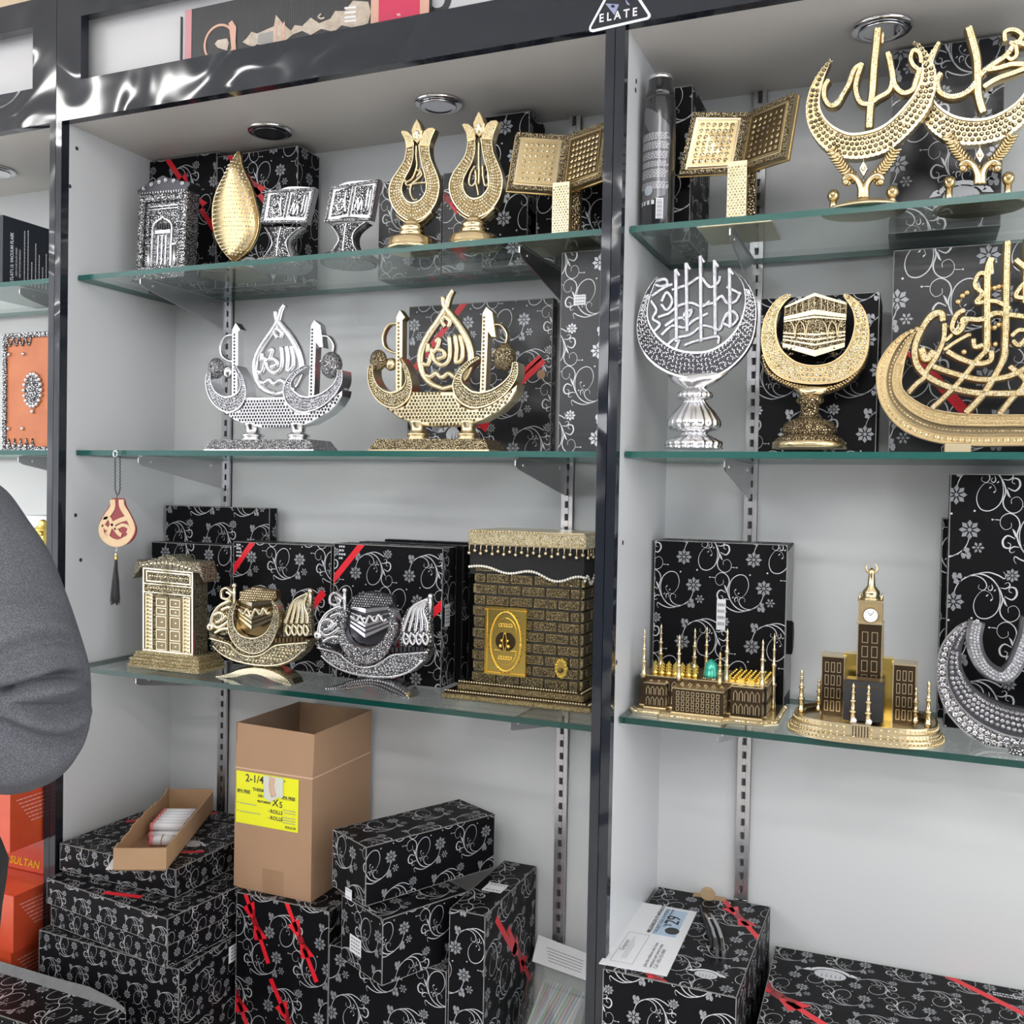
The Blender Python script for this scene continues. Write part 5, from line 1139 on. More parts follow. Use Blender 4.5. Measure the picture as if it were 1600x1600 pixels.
for P in ([(215, 300), (290, 250), (330, 235)], [(330, 265), (420, 235), (490, 195), (540, 250), (590, 225), (600, 190)], [(240, 215), (290, 205), (300, 235), (260, 245), (235, 235)], [(270, 330), (300, 280), (330, 330), (300, 380), (270, 350)], [(210, 330), (240, 380), (220, 430), (260, 460), (230, 500)], [(250, 420), (310, 400), (360, 360), (430, 340), (500, 360), (540, 330)],
          [(290, 470), (350, 430), (420, 420), (440, 380), (400, 400), (400, 440)], [(500, 350), (560, 340), (610, 300), (640, 340), (690, 330), (715, 280)], [(560, 480), (600, 490), (620, 440), (640, 400), (680, 390), (700, 430), (660, 470), (610, 450)], [(270, 520), (330, 470), (400, 480), (450, 440), (530, 400)], [(300, 580), (350, 540), (430, 520), (500, 470), (560, 480)], [(400, 580), (450, 560), (530, 540), (590, 530), (590, 570)], [(350, 600), (370, 550)], [(640, 250), (680, 270), (720, 290)]):
    b.stroke(t(P), 20*u, -.004, .002, 0, 'bev', gem=.001, rows=2, gm=1)
b.build('pierced_lettering', ['silver_mid', 'gems_silver'], o.e)
g = lambda hw, y: (hw/3.6364, 380+y/3.6364)
b = MB(pl.F); b.band(t([(300, 745), (330, 790), (390, 825), (400, 832)]), t([(640, 735), (570, 790), (510, 825), (500, 832)]), -.012, .006, 0, 'dome'); b.build('cradle', 'silver', o.e)
b = lat(pl, 960+450/3.6364, [g(*q) for q in ((50, 822), (60, 830), (90, 850), (97, 870), (90, 882), (55, 890), (70, 915), (110, 960), (142, 1010), (145, 1035), (125, 1060), (80, 1072), (70, 1085), (100, 1100), (155, 1130), (156, 1148), (148, 1158), (160, 1168))], n=72, flute=18, fa=.06); b.build('fluted_foot', 'silver', o.e)

# ---- gold crescent holding a cube relief
o = Orn('crescent_ornament', 'gold crescent holding a cube relief, on an antique round foot, middle shelf', 'ornament', 1262, 695, .10, Z2+.0006)
pl = o.plane(); t = zoomer(pl, 960, 380, 3.6364); u = abs(t(100, 0)[0]-t(0, 0)[0])/100
A = resample(cat(t([(990, 290), (920, 330), (860, 420), (838, 530), (850, 640), (900, 730), (990, 785), (1130, 805), (1280, 790), (1390, 720), (1440, 620), (1450, 510), (1430, 400), (1380, 330), (1320, 292)]), 5), 60)
B = resample(cat(t([(1008, 310), (965, 350), (930, 420), (925, 520), (950, 600), (1010, 660), (1080, 690), (1160, 695), (1240, 675), (1310, 620), (1350, 540), (1365, 460), (1355, 390), (1330, 345), (1300, 305)]), 5), 60)
b = MB(pl.F); b.band(A, B, -.014, .008, 0, 'rim', 2, rim=.08, dip=.10); b.gems(A, B, .0062, 4, .0032, 1, a=.12, b=.88); b.build('crescent', ['gold', 'gems_gold', 'gold_mid'], o.e)
A2 = resample(cat(t([(838, 640), (850, 730), (930, 790), (1010, 830), (1130, 862), (1250, 840), (1340, 790), (1420, 700), (1448, 600)]), 5), 40); B2 = resample(A[14:54], 40)
b = MB(pl.F); b.band(A2, resample([A[i] for i in range(16, 52)], 40), -.022, .004, 0, 'dome'); b.gems(A2, [A[int(16+35*k/39)] for k in range(40)], .003, 2, .0022, 1); b.build('outer_rim', ['gold_carved', 'gold'], o.e)
P = lambda x, y, h: tuple(pl.F(*t(x, y), h))
b = MB()
cb = {'l': [(968, 360), (1143, 292), (1143, 650), (955, 590)], 'r': [(1143, 292), (1322, 340), (1308, 590), (1143, 650)]}
for k, q in cb.items():
    hh = (.0, .012, .012, 0) if k == 'l' else (.012, 0, 0, .012)
    b.quad3([P(*q[i], hh[i]) for i in (3, 2, 1, 0)] if k == 'l' else [P(*q[i], hh[i]) for i in (3, 2, 1, 0)], 0)
    for s0, s1, m, dh in ((.0, .05, 1, .002), (.26, .34, 1, .0025), (.36, .39, 1, .002), (.64, .67, 1, .001), (.72, .75, 1, .001), (.80, .83, 1, .001), (.9, 1, 1, .001)):
        pts = []
        for s, (a_, c_, ha, hc) in ((s0, (0, 3, hh[0], hh[3])), (s0, (1, 2, hh[1], hh[2])), (s1, (1, 2, hh[1], hh[2])), (s1, (0, 3, hh[0], hh[3]))):
            pts.append(P(q[a_][0]+(q[c_][0]-q[a_][0])*s, q[a_][1]+(q[c_][1]-q[a_][1])*s, ha+(hc-ha)*s+dh))
        b.quad3(pts[::-1], m)
    for s in (0.02, .2, .4, .6, .8, .98) if k == 'l' else (.2, .4, .6, .8, .98):
        tp = [q[0][j]+(q[1][j]-q[0][j])*s for j in (0, 1)]; bt = [q[3][j]+(q[2][j]-q[3][j])*s for j in (0, 1)]; hx_ = hh[0]+(hh[1]-hh[0])*s
        b.tube([P(*tp, hx_+.001), P(tp[0]+(bt[0]-tp[0])*.27, tp[1]+(bt[1]-tp[1])*.27, hx_+.001)], .0008, 5, 1)
b.F = pl.F
for xx in (1030, 1090, 1215, 1270): b.stroke(t([(xx-28, 450), (xx-8, 480), (xx, 540), (xx+8, 480), (xx+28, 445)]), .0022, .006, .0125, 1, 'dome')
for k in range(40): c_ = t(rn.uniform(965, 1300), rn.uniform(595, 640)); b.gem(c_[0], c_[1], .004, .0022, 0, .8)
b.build('cube_relief', ['gold_carved_fine', 'gold_soft'], o.e)
b = MB(pl.F); b.band(t([(1000, 815), (1040, 850), (1060, 880)]), t([(1260, 820), (1190, 860), (1150, 880)]), -.02, .008, 0, 'dome'); b.build('cradle', 'gold', o.e)
b = lat(pl, 960+1105/3.6364, [g(*q) for q in ((50, 870), (78, 885), (80, 900), (55, 920), (50, 960), (60, 985), (85, 1000), (140, 1020), (160, 1060), (165, 1075), (140, 1080), (150, 1090), (190, 1110), (205, 1130))], n=40); b.build('upper_foot', 'gold_carved', o.e)
b = lat(pl, 960+1105/3.6364, [g(*q) for q in ((200, 1128), (214, 1132), (216, 1168))], n=48); b.build('foot', 'gold', o.e)

# ---- large gold calligraphy ship
o = Orn('calligraphy_ship_ornament', 'large gold ship-shaped lettering ornament cut off by the right picture edge', 'ornament', 1580, 690, .09, Z2+.0006)
pl = o.plane(); t = zoomer(pl, 1340, 360, 4.2105); u = abs(t(100, 0)[0]-t(0, 0)[0])/100
Y2 = lambda y, d: y+d
A = resample(cat(t([(390, 650), (290, 690), (190, 790), (130, 900), (125, 1020), (150, 1140), (230, 1260), (340, 1340), (500, 1395), (700, 1418), (1000, 1420), (1500, 1400), (1800, 1260), (1930, 1000)]), 5), 70)
B = resample(cat(t([(392, 655), (320, 700), (250, 790), (205, 900), (190, 1010), (215, 1120), (290, 1220), (400, 1290), (540, 1330), (720, 1345), (1000, 1345), (1450, 1330), (1700, 1200), (1800, 1000)]), 5), 70)
B1 = resample(cat(t([(392, 655), (340, 705), (290, 800), (240, 900), (228, 1010), (255, 1100), (330, 1180), (440, 1245), (570, 1280), (740, 1290), (1000, 1290), (1420, 1280), (1650, 1160), (1740, 1000)]), 5), 70)
B2 = resample(cat(t([(394, 660), (360, 720), (320, 830), (300, 930), (292, 1010), (320, 1070), (400, 1130), (500, 1175), (640, 1200), (800, 1210), (1000, 1212), (1400, 1200), (1580, 1100), (1660, 980)]), 5), 70)
b = MB(pl.F); b.band(A, B, -.02, .010, 0, 'rim', 1, rim=.10, dip=.12); b.gems(A, B, .0072, 2, .0035, 2, a=.2, b=.8, step=.0085, hr=.3); b.build('outer_rim', ['gold', 'gold_mid', 'gold'], o.e)
b = MB(pl.F); b.band(B, B1, -.02, -.002, 0, 'flat'); b.gems(B, B1, -.002, 2, .0026, 1); b.build('dark_hull_band', ['champagne_dark', 'champagne'], o.e)
b = MB(pl.F); b.band(B1, B2, -.02, .006, 0, 'rim', 1, rim=.10, dip=.12); b.gems(B1, B2, .0035, 3, .0024, 2, a=.15, b=.85, hr=.5); b.build('inner_rim', ['gold', 'gold_mid', 'gold_soft'], o.e)
b = MB(pl.F)
for P_, w_ in (([(560, 600), (550, 550), (490, 560), (430, 640), (385, 740), (375, 830), (410, 920), (520, 1000), (680, 1055), (850, 1075), (1100, 1070), (1300, 1040)], 52), ([(570, 620), (565, 720), (520, 830), (460, 920), (440, 970), (390, 1010), (335, 1070)], 42), ([(420, 780), (450, 850), (500, 800)], 60),
               ([(590, 800), (680, 850), (790, 880), (870, 860), (880, 800)], 46), ([(500, 900), (650, 950), (820, 985), (1000, 960), (1150, 880)], 46), ([(880, 190), (855, 260), (850, 400), (850, 560), (850, 700), (845, 800)], 54), ([(875, 190), (885, 290)], 26), ([(985, 80), (980, 200), (975, 450), (970, 700), (955, 850), (870, 1010), (800, 1110), (710, 1200)], 50),
               ([(850, 790), (780, 860), (700, 960), (600, 1070), (490, 1170)], 42), ([(1000, 900), (1100, 1000), (1000, 1120), (930, 1210)], 44), ([(700, 530), (650, 560), (620, 640), (650, 680), (690, 640), (690, 590), (740, 590), (820, 590), (900, 550), (1000, 560), (1150, 580)], 42), ([(570, 790), (640, 740), (730, 690)], 30), ([(580, 730), (620, 690)], 30),
               ([(870, 300), (800, 290), (770, 370), (820, 420), (780, 480), (900, 470), (1000, 520)], 36), ([(1040, 200), (1100, 250), (1200, 330), (1300, 300)], 44), ([(1120, 330), (1060, 390), (1040, 440), (1100, 450)], 36), ([(760, 720), (770, 770), (820, 760)], 40), ([(1010, 700), (1060, 660), (1120, 680), (1060, 760), (1020, 730)], 34), ([(1100, 480), (1110, 200), (1115, 60)], 48), ([(1230, 950), (1235, 500), (1240, 100)], 48), ([(1200, 1000), (1120, 1200)], 44), ([(1330, 1000), (1400, 1200)], 44), ([(1350, 950), (1360, 450), (1365, 150)], 48)):
    b.stroke(t(P_), w_*u, -.008, .008, 0, 'bev', gem=.0015, gm=1, rows=3)
for x, y in ((660, 470), (690, 430), (720, 410), (900, 380), (930, 370), (900, 640), (930, 620), (905, 750), (700, 800), (730, 690)): c_ = t(x, y); b.ball(tuple(pl.F(c_[0], c_[1], .0)), .0048, 0)
b.build('ship_lettering', ['gold_mid', 'gems_gold'], o.e)
for x in (655, 1300): b = MB(); c_ = t(x, 1418); b.box(c_[0]-.018, c_[0]+.018, -.03, .03, 0, max(c_[1], .004)+.003, 0, .001); b.build('foot', 'gold_soft', o.e)
# ---- mosque model
def px3(x, y, O, sc, Y): return PY(O[0]+x/sc, O[1]+y/sc, Y)
MO = (950, 820); MS = 4.5714
org = Vector((1.335, .05, Z3R+.0006)); e = empty('mosque_model', org, 0, 'gold mosque model with a green dome and many minarets', 'model')
def mx(x, Y, y=1100): return px3(x, y, MO, MS, Y).x-org.x
def mz(x, y, Y): return px3(x, y, MO, MS, Y).z-org.z
def ly(Y): return Y-org.y
b = MB(); x0, x1 = 1.2165-org.x, 1.466-org.x
pts = [(x0, ly(.085)), (x0+.012, ly(.062)), (x0+.055, ly(.060)), (x0+.06, ly(.050)), (x1-.085, ly(.048)), (x1-.075, ly(.066)), (x1-.02, ly(.068)), (x1, ly(.085)), (x1, ly(.219)), (x0, ly(.219))]
cx_, cy_ = 0, ly(.14)
b.F = lambda u, v, h: Vector((u, v, h))
b.prism(pts, 0, .004, 0, .0008); ins = [(cx_+(p[0]-cx_)*.96, cy_+(p[1]-cy_)*.90) for p in pts]; b.prism(ins, .004, .008, 1, .0008)
n = len(pts)
for i in range(n-1):
    p, q = Vector(pts[i]), Vector(pts[i+1]); L = (q-p).length; k = max(int(L/.0046), 1)
    for j in range(k):
        c = p+(q-p)*(j+.5)/k; c = Vector((cx_, cy_))+(c-Vector((cx_, cy_)))*.975; b.gem(c.x, c.y, .0042, .0021, 0, .8, 4)
b.build('base', ['gold_soft', 'gold_soft'], e)
def windows(b, F, w_, h_, nx, ny, m=1, arch=True, mg=.06, z0=.08):
    old = b.F; b.F = F; cw = w_*(1-2*mg)/nx; ch = h_*(1-z0-.06)/ny
    for i in range(nx):
        for j in range(ny):
            u = w_*mg+cw*(i+.18); v = h_*z0+ch*(j+.1); ww = cw*.64; hh = ch*.78
            if arch: b.stroke([(u, v), (u, v+hh*.7), (u+ww/2, v+hh), (u+ww, v+hh*.7), (u+ww, v)], .0012, 0, .0013, m, 'flat', smooth=False)
            else: ringbox(b, u, u+ww, v, v+hh, .0010, 0, .0012, m)
    b.F = old
def block(name, xl, xr, yt, Yf, Yb, nx, ny, sx=0, arch=True, z0=.008, m='bronze', tw=.0016):
    a = mx(xl, Yf); c = mx(xr, Yf); zt = mz((xl+xr)/2, yt, Yf); b = MB(); b.box(a, c, ly(Yf), ly(Yb), z0, zt, 0)
    b.box(a-.0012, c+.0012, ly(Yf)-.0012, ly(Yb)+.0012, zt, zt+.0016, 1); b.box(a-.0008, c+.0008, ly(Yf)-.0008, ly(Yb), z0, z0+.0014, 1)
    windows(b, lambda u, v, h: Vector((a+u, ly(Yf)-h, z0+v)), c-a, zt-z0, nx, ny, 1, arch)
    if sx: windows(b, lambda u, v, h: Vector((c+h, ly(Yf)+u, z0+v)), Yb-Yf, zt-z0, sx, ny, 1, arch)
    b.build(name, [m, 'gold_soft'], e); return zt
zt = block('prayer_hall', 232, 1135, 1115, .100, .212, 14, 2, 4)
block('front_block', 462, 828, 1185, .066, .0985, 9, 4, 2, False)
block('left_wing', 262, 412, 1135, .085, .0985, 4, 2, 1)
block('right_wing', 880, 1105, 1165, .080, .0985, 5, 2, 1)
b = MB()
for i in range(7):
    for j in range(4):
        x = mx(340+48*i, .12+.025*j, 1070); b.lathe([(.0055, 0), (.0058, .003), (.004, .0065), (.0012, .009), (.0003, .011)], (x, ly(.118+.026*j), zt+.0016), 10, 0)
b.build('roof_domes', 'gold_yellow', e)
b = MB()
for k in range(4):
    a = mx(835+72*k, .11, 1100); 
    b.v += [(a, ly(.112), zt+.0016), (a+.0165, ly(.112), zt+.0016), (a+.0165, ly(.21), zt+.0016), (a, ly(.21), zt+.0016), (a+.010, ly(.112), zt+.0105), (a+.010, ly(.21), zt+.0105)]
    i = len(b.v)-6
    for q in ((0, 1, 4), (2, 3, 5), (1, 2, 5, 4), (3, 0, 4, 5), (0, 3, 2, 1)): b.face([i+j for j in q], 0)
    for j in range(6): b.ball((a+.0045, ly(.118+.016*j), zt+.0065), .0026, 0, 6, 4); b.ball((a+.0135, ly(.118+.016*j), zt+.0065), .0026, 0, 6, 4)
b.build('ridged_roof', 'gold_yellow', e)
mat('green_dome', (.035, .42, .30), .22, metal=.35, coat=.5)
gx = mx(733, .105, 1000); gr = (mx(786, .105, 1000)-mx(680, .105, 1000))/2; gz = mz(733, 1092, .105)
b = MB(); H = mz(733, 962, .105)-gz
b.lathe([(gr, 0), (gr*1.02, H*.15), (gr*.98, H*.18), (gr*.98, H*.30), (gr*.94, H*.33), (gr*.93, H*.45), (gr*.85, H*.62), (gr*.66, H*.80), (gr*.35, H*.94), (gr*.05, H)], (gx, ly(.112), gz), 32); b.build('green_dome', 'green_dome', e)
b = MB(); b.box(gx-gr*1.15, gx+gr*1.2, ly(.1005), ly(.125), zt+.0016, gz, 0); b.build('dome_drum', 'gold_carved_fine', e)
def minaret(par, x, Y_, z0, z1, r, m='gold_soft', rel=lambda v: v):
    h = z1-z0
    P = [(r*1.5, 0), (r*1.5, h*.10), (r*1.15, h*.12), (r*1.1, h*.30), (r*1.6, h*.32), (r*1.6, h*.345), (r*.95, h*.36), (r*.85, h*.55), (r*1.35, h*.57), (r*1.35, h*.595), (r*.75, h*.61), (r*.65, h*.76), (r*1.0, h*.775), (r*.95, h*.79), (r*.5, h*.80), (r*.48, h*.88), (r*.75, h*.91), (r*.5, h*.95), (r*.15, h*.975), (r*.1, h)]
    b = MB(); b.lathe(P, (x, Y_, z0), 10); return b.build('minaret', m, par)
for x, y0, y1, Y in ((258, 740, 1100, .093), (378, 705, 1020, .19), (508, 782, 1105, .093), (620, 736, 1020, .19), (705, 724, 985, .20), (850, 738, 1110, .105), (1104, 815, 1160, .093), (1186, 770, 1180, .16), (800, 905, 1150, .090)):
    xx = mx(x, Y, (y0+y1)/2); zz = mz(x, y0, Y); minaret(e, xx, ly(Y), zt-.002 if x not in (1186,) else .008, zz, .0030, 'gold_soft' if x != 800 else 'gold_mid')

# ---- clock tower model
TO = (1220, 720); TS = 3.2653
org = Vector((1.597, .10, Z3R+.0006)); e = empty('clock_tower_model', org, 0, 'gold clock tower model topped by a crescent, on a round stepped base', 'model')
def mx(x, Y, y=1100): return px3(x, y, TO, TS, Y).x-org.x
def mz(x, y, Y): return px3(x, y, TO, TS, Y).z-org.z
def sup(a, n=3.0): c, s = cos(a), sin(a); return (abs(c)**(2/n)*(1 if c >= 0 else -1), abs(s)**(2/n)*(1 if s >= 0 else -1))
rx, ry = .1165, .082
b = MB(); prof = [(1, 0), (1, .004), (.975, .006), (.975, .010), (.94, .012), (.94, .018), (.915, .020), (.915, .028), (.885, .0285), (.885, .024), (.80, .024), (.80, .018), (.02, .018)]
N = 56; B0 = len(b.v)
for s, z in prof:
    for j in range(N): x, y = sup(2*pi*j/N); b.v.append((x*rx*s, y*ry*s, z))
for i in range(len(prof)-1):
    for j in range(N): j2 = (j+1) % N; b.face((B0+i*N+j, B0+i*N+j2, B0+(i+1)*N+j2, B0+(i+1)*N+j), 0, False)
b.face([B0+j for j in range(N-1, -1, -1)])
for s, z, k, r in ((.99, .005, 90, .0019), (.955, .0105, 84, .0018), (.93, .015, 80, .002), (.918, .023, 76, .0022), (.82, .0215, 60, .0018)):
    for j in range(k): x, y = sup(2*pi*(j+.5)/k); b.ball((x*rx*s, y*ry*s, z), r, 1, 6, 4)
b.build('stepped_base', ['gold_soft', 'gold'], e)
def tower_box(name, xl, xr, yt, yb, Y, dep, nx, ny, m='bronze', z0=None):
    a = mx(xl, Y, (yt+yb)/2); c = mx(xr, Y, (yt+yb)/2); z1 = mz((xl+xr)/2, yt, Y); z0 = .018 if z0 is None else z0; b = MB(); f = Y-org.y
    b.box(a, c, f, f+dep, z0, z1, 0)
    for x in (a, c-.0016): b.box(x, x+.0016, f-.001, f+.001, z0, z1, 1)
    b.box(a-.0015, c+.0015, f-.0015, f+dep+.0015, z1, z1+.003, 1)
    windows(b, lambda u, v, h: Vector((a+u, f-h, z0+v)), c-a, z1-z0, nx, ny, 1, False, .12, .04)
    windows(b, lambda u, v, h: Vector((c+h, f+u, z0+v)), dep, z1-z0, 2, ny, 1, False, .12, .04)
    b.build(name, [m, 'gold_soft'], e); return a, c, z1
a, c, z1 = tower_box('tower_shaft', 388, 518, 835, 1110, .115, .042, 2, 6)
a2, c2, z2 = tower_box('clock_stage', 395, 517, 722, 830, .117, .036, 1, 1, 'gold_mid', z1+.003)
b = MB(); cx2 = (a2+c2)/2+.001; zc_ = mz(455, 788, .115); f = .1165-org.y
b.F = lambda u, v, h: Vector((cx2+u, f-h, zc_+v))
R = .0125; b.prism([(R*cos(2*pi*k/28), R*sin(2*pi*k/28)) for k in range(28)], 0, .003, 0, .0008); b.prism([(R*.86*cos(2*pi*k/28), R*.86*sin(2*pi*k/28)) for k in range(28)], .003, .0036, 1)
for k in range(12): a_ = 2*pi*k/12; b.prism([(R*.72*cos(a_+dx)*s, R*.72*sin(a_+dx)*s) for s, dx in ((1, -.03), (1, .03), (.82, .03), (.82, -.03))], .0036, .0040, 2)
for a_, L in ((2.3, .5), (.9, .62)): b.prism([(-.0004*sin(a_), .0004*cos(a_)), (.0004*sin(a_), -.0004*cos(a_)), (R*L*cos(a_)+.0002*sin(a_), R*L*sin(a_)-.0002*cos(a_)), (R*L*cos(a_)-.0002*sin(a_), R*L*sin(a_)+.0002*cos(a_))], .0040, .0044, 2)
b.build('clock_face', ['gold', 'label_white', 'ink'], e)
b = MB(); zt2 = z2+.003; cm = (a2+c2)/2; dm = .117+.018-org.y
for dx in (-.0165, .0165):
    for dy in (-.016, .016): b.lathe([(.002, 0), (.002, .006), (.0004, .010)], (cm+dx, dm+dy, zt2), 8)
b.lathe([(.017, 0), (.015, .003), (.012, .006), (.013, .010), (.012, .014), (.006, .022), (.0045, .04), (.0055, .046), (.004, .048), (.001, .051)], (cm, dm, zt2), 16, flute=6, fa=.05)
hz = mz(460, 548, .13)
b.tube([(cm+.0085*cos(a_), dm, hz+.0085*sin(a_)) for a_ in [pi*(.62+1.76*k/20) for k in range(21)]], lambda s: .0004+.0022*sin(pi*s), 8)
b.lathe([(.0045, 0), (.001, max(hz-.0085-zt2-.048, .002))], (cm, dm, zt2+.048), 8)
b.build('spire', 'gold', e)
for nm, xl, xr, yt, Y in (('left_wing', 205, 326, 1002, .128), ('right_wing', 570, 692, 1045, .112)):
    a, c, z1 = tower_box(nm, xl, xr, yt, 1200, Y, .040, 3, 4)
b = MB(); za = mz(350, 985, .135); b.v += []
a = mx(320, .135, 1050); c = mx(390, .135, 1050)
b.box(a, c, .135-org.y, .165-org.y, .018, za, 0); a = mx(516, .125, 1050); c = mx(575, .125, 1050); b.box(a, c, .125-org.y, .155-org.y, .018, mz(540, 1010, .125), 0); b.build('link_roof', 'gold_yellow', e)
a = mx(320, .070, 1160); c = mx(525, .070, 1160); z1 = mz(420, 1125, .070)
b = MB(); b.box(a, c, .070-org.y, .106-org.y, .024, z1, 0, .001); b.box(a+.004, c-.004, .073-org.y, .102-org.y, z1, z1+.001, 1); b.box(a-.0003, c+.0003, .0697-org.y, .1063-org.y, z1-.010, z1-.0085, 1); b.build('black_cube', ['matte_black', 'gold_dark'], e)
for x, y0, Y in ((107, 1062, .09), (370, 1132, .035), (448, 1140, .034), (755, 1120, .075), (195, 1110, .12), (690, 1150, .095)): minaret(e, mx(x, Y, y0+60), Y-org.y, .024, mz(x, y0, Y), .0034, 'gold')
b = MB(); xg = mx(410, .03, 1350); b.box(xg-.013, xg+.013, .0225-org.y, .034-org.y, .001, .030, 0)
for k in range(6): b.box(xg-.012+.0042*k, xg-.0105+.0042*k, .0215-org.y, .0225-org.y, .006, .027, 1)
b.ball((xg-.011, .030-org.y, .033), .0048, 2); b.ball((xg+.011, .030-org.y, .033), .0048, 2); b.build('gateway', ['gold_soft', 'bronze', 'pearl'], e)

# ---- silver calligraphy crescent at the right edge
o = Orn('calligraphy_crescent_ornament', 'silver crescent with thick glittering lettering, cut off at the lower right shelf end', 'ornament', 1640, 1150, .085, Z3R+.0006)
pl = o.plane(); t = zoomer(pl, 1220, 720, 3.2653); u = abs(t(100, 0)[0]-t(0, 0)[0])/100; M_ = 1370
Hf = [(1000, 818), (930, 832), (870, 880), (820, 950), (795, 1050), (800, 1160), (840, 1270), (920, 1370), (1030, 1450), (1160, 1510), (M_, 1540)]
Hi = [(1004, 822), (960, 860), (930, 930), (920, 1010), (940, 1090), (990, 1160), (1070, 1215), (1180, 1255), (M_, 1280)]
mir = lambda P: P+[(2*M_-x, y+.02*(2*M_-2*x)) for x, y in P[:-1][::-1]]
Hm = [(1002, 820), (942, 845), (895, 905), (862, 975), (850, 1060), (862, 1145), (905, 1230), (985, 1310), (1090, 1370), (1200, 1405), (M_, 1425)]
A, Mi, B = (resample(cat(t(mir(P)), 5), 90) for P in (Hf, Hm, Hi))
low = min(p[1] for p in A)
b = MB(pl.F); A = [(p[0], max(p[1], .002)) for p in A]; b.band(A, Mi, -.02, .004, 0, 'rim', 1, rim=.1, dip=.12); b.gems(A, Mi, .0022, 2, .0036, 2, hr=.4, step=.009); b.build('outer_rim', ['silver', 'silver_carved_fine', 'silver'], o.e)
b = MB(pl.F); b.band(Mi, B, -.02, .000, 0, 'flat'); b.gems(Mi, B, .0, 4, .0034, 1, a=.1, b=.9); b.build('dark_band', ['silver_dark', 'silver'], o.e)
b = MB(pl.F)
for P, w_ in (([(1000, 820), (985, 900), (1000, 985), (1045, 1055), (1110, 1095), (1160, 1085), (1205, 1020), (1250, 900), (1270, 800)], 74), ([(1290, 760), (1295, 900), (1320, 1040), (1400, 1090), (1480, 1040), (1500, 900)], 66), ([(1560, 650), (1560, 1100)], 60)):
    b.stroke(t(P), w_*u, -.012, .012, 0, 'bev', gem=.0021, gm=1, rows=5)
b.build('glitter_lettering', ['silver_mid', 'gems_silver'], o.e)
b = MB(); x = t(M_, 1500)[0]; b.box(x-.055, x+.055, -.03, .035, 0, .012, 0, .002); b.build('foot', 'silver_carved', o.e)

# ---- spray can
p = PY(1027, 300, .118); r = .0272
o = Orn('spray_can', 'tall black aerosol spray can with a grey label and silver shoulder ring', 'can', 1027, 372, .088, Z1+.0006)
pl = o.plane(); k = lambda y: pl.tr(1027, 100+y/6.1538)[1]
H = k(130)
b = MB(); b.lathe([(r*.93, 0), (r, .003), (r, k(700)), (r*1.0, k(520)), (r*.985, k(450)), (r*.93, k(370)), (r*.92, k(350))], (0, 0, 0), 48, 0); b.build('can_body', 'can_black' if 'can_black' in MATS else mat('can_black', (.012, .012, .015), .16, coat=.8).name, o.e)
b = MB(); b.lathe([(r*.92, k(350)), (r*.84, k(290)), (r*.76, k(240)), (r*.75, k(180)), (r*.74, k(170))], (0, 0, 0), 48, 0); b.build('shoulder_cap', 'can_black', o.e)
b = MB(); b.lathe([(r*.745, k(172)), (r*.76, k(165)), (r*.76, H-.002), (r*.72, H), (r*.5, H)], (0, 0, 0), 48, 0); b.build('shoulder_ring', 'chrome', o.e)
CF = lambda u, v, h: Vector(((r+h)*sin(u/r-.25), -(r+h)*cos(u/r-.25), v))
def wrap(b, poly, h, m, nseg=14):
    us = [p_[0] for p_ in poly]; lo, hi = min(us), max(us)
    for i in range(nseg):
        a, c = lo+(hi-lo)*i/nseg, lo+(hi-lo)*(i+1)/nseg; q = clip(poly, a, c, -9, 9)
        if len(q) >= 3: b.quad3([CF(x, y, h) for x, y in q], m)
b = MB()
wrap(b, [(-.026, k(500)), (-.014, k(452)), (.002, k(500)), (.030, k(640)), (.034, k(760)), (.026, k(1300)), (-.026, k(1420)), (-.030, k(800)), (-.022, k(640))], .0004, 0)
wrap(b, [(-.030, k(500)), (-.016, k(610)), (-.004, k(700)), (-.030, k(760))], .0006, 1)
for y0, y1 in ((715, 780), (800, 860), (895, 960), (985, 1040), (1060, 1140), (1180, 1240)):
    for y in range(y0, y1, 14):
        x = -.026
        while x < .026: l = random.uniform(.002, .006); wrap(b, [(x, k(y+6)), (x+l, k(y+6)), (x+l, k(y)), (x, k(y))], .0008, 2, 2); x += l+.0012
for k2 in range(5): wrap(b, [(-.022+.008*k2, k(1390)), (-.017+.008*k2, k(1390)), (-.017+.008*k2, k(1350)), (-.022+.008*k2, k(1350))], .0008, 2, 2)
wrap(b, [(-.004+.008*cos(a*pi/8), k(1255)+.0085*sin(a*pi/8)) for a in range(16)], .0009, 3, 8)
wrap(b, [(.010, k(1530)), (.022, k(1530)), (.022, k(1335)), (.010, k(1335))], .0009, 4, 6)
for j in range(14): wrap(b, [(.0115, k(1350+13*j)), (.0205, k(1350+13*j)), (.0205, k(1354+13*j+j % 3)), (.0115, k(1354+13*j+j % 3))], .0011, 5, 3)
b.build('printed_label', [mat('label_grey', (.13, .13, .14), .25, metal=.3).name, 'can_black', 'silver_print', mat('hologram', (.55, .6, .65), .15, metal=.8).name, 'label_white', 'ink'], o.e)

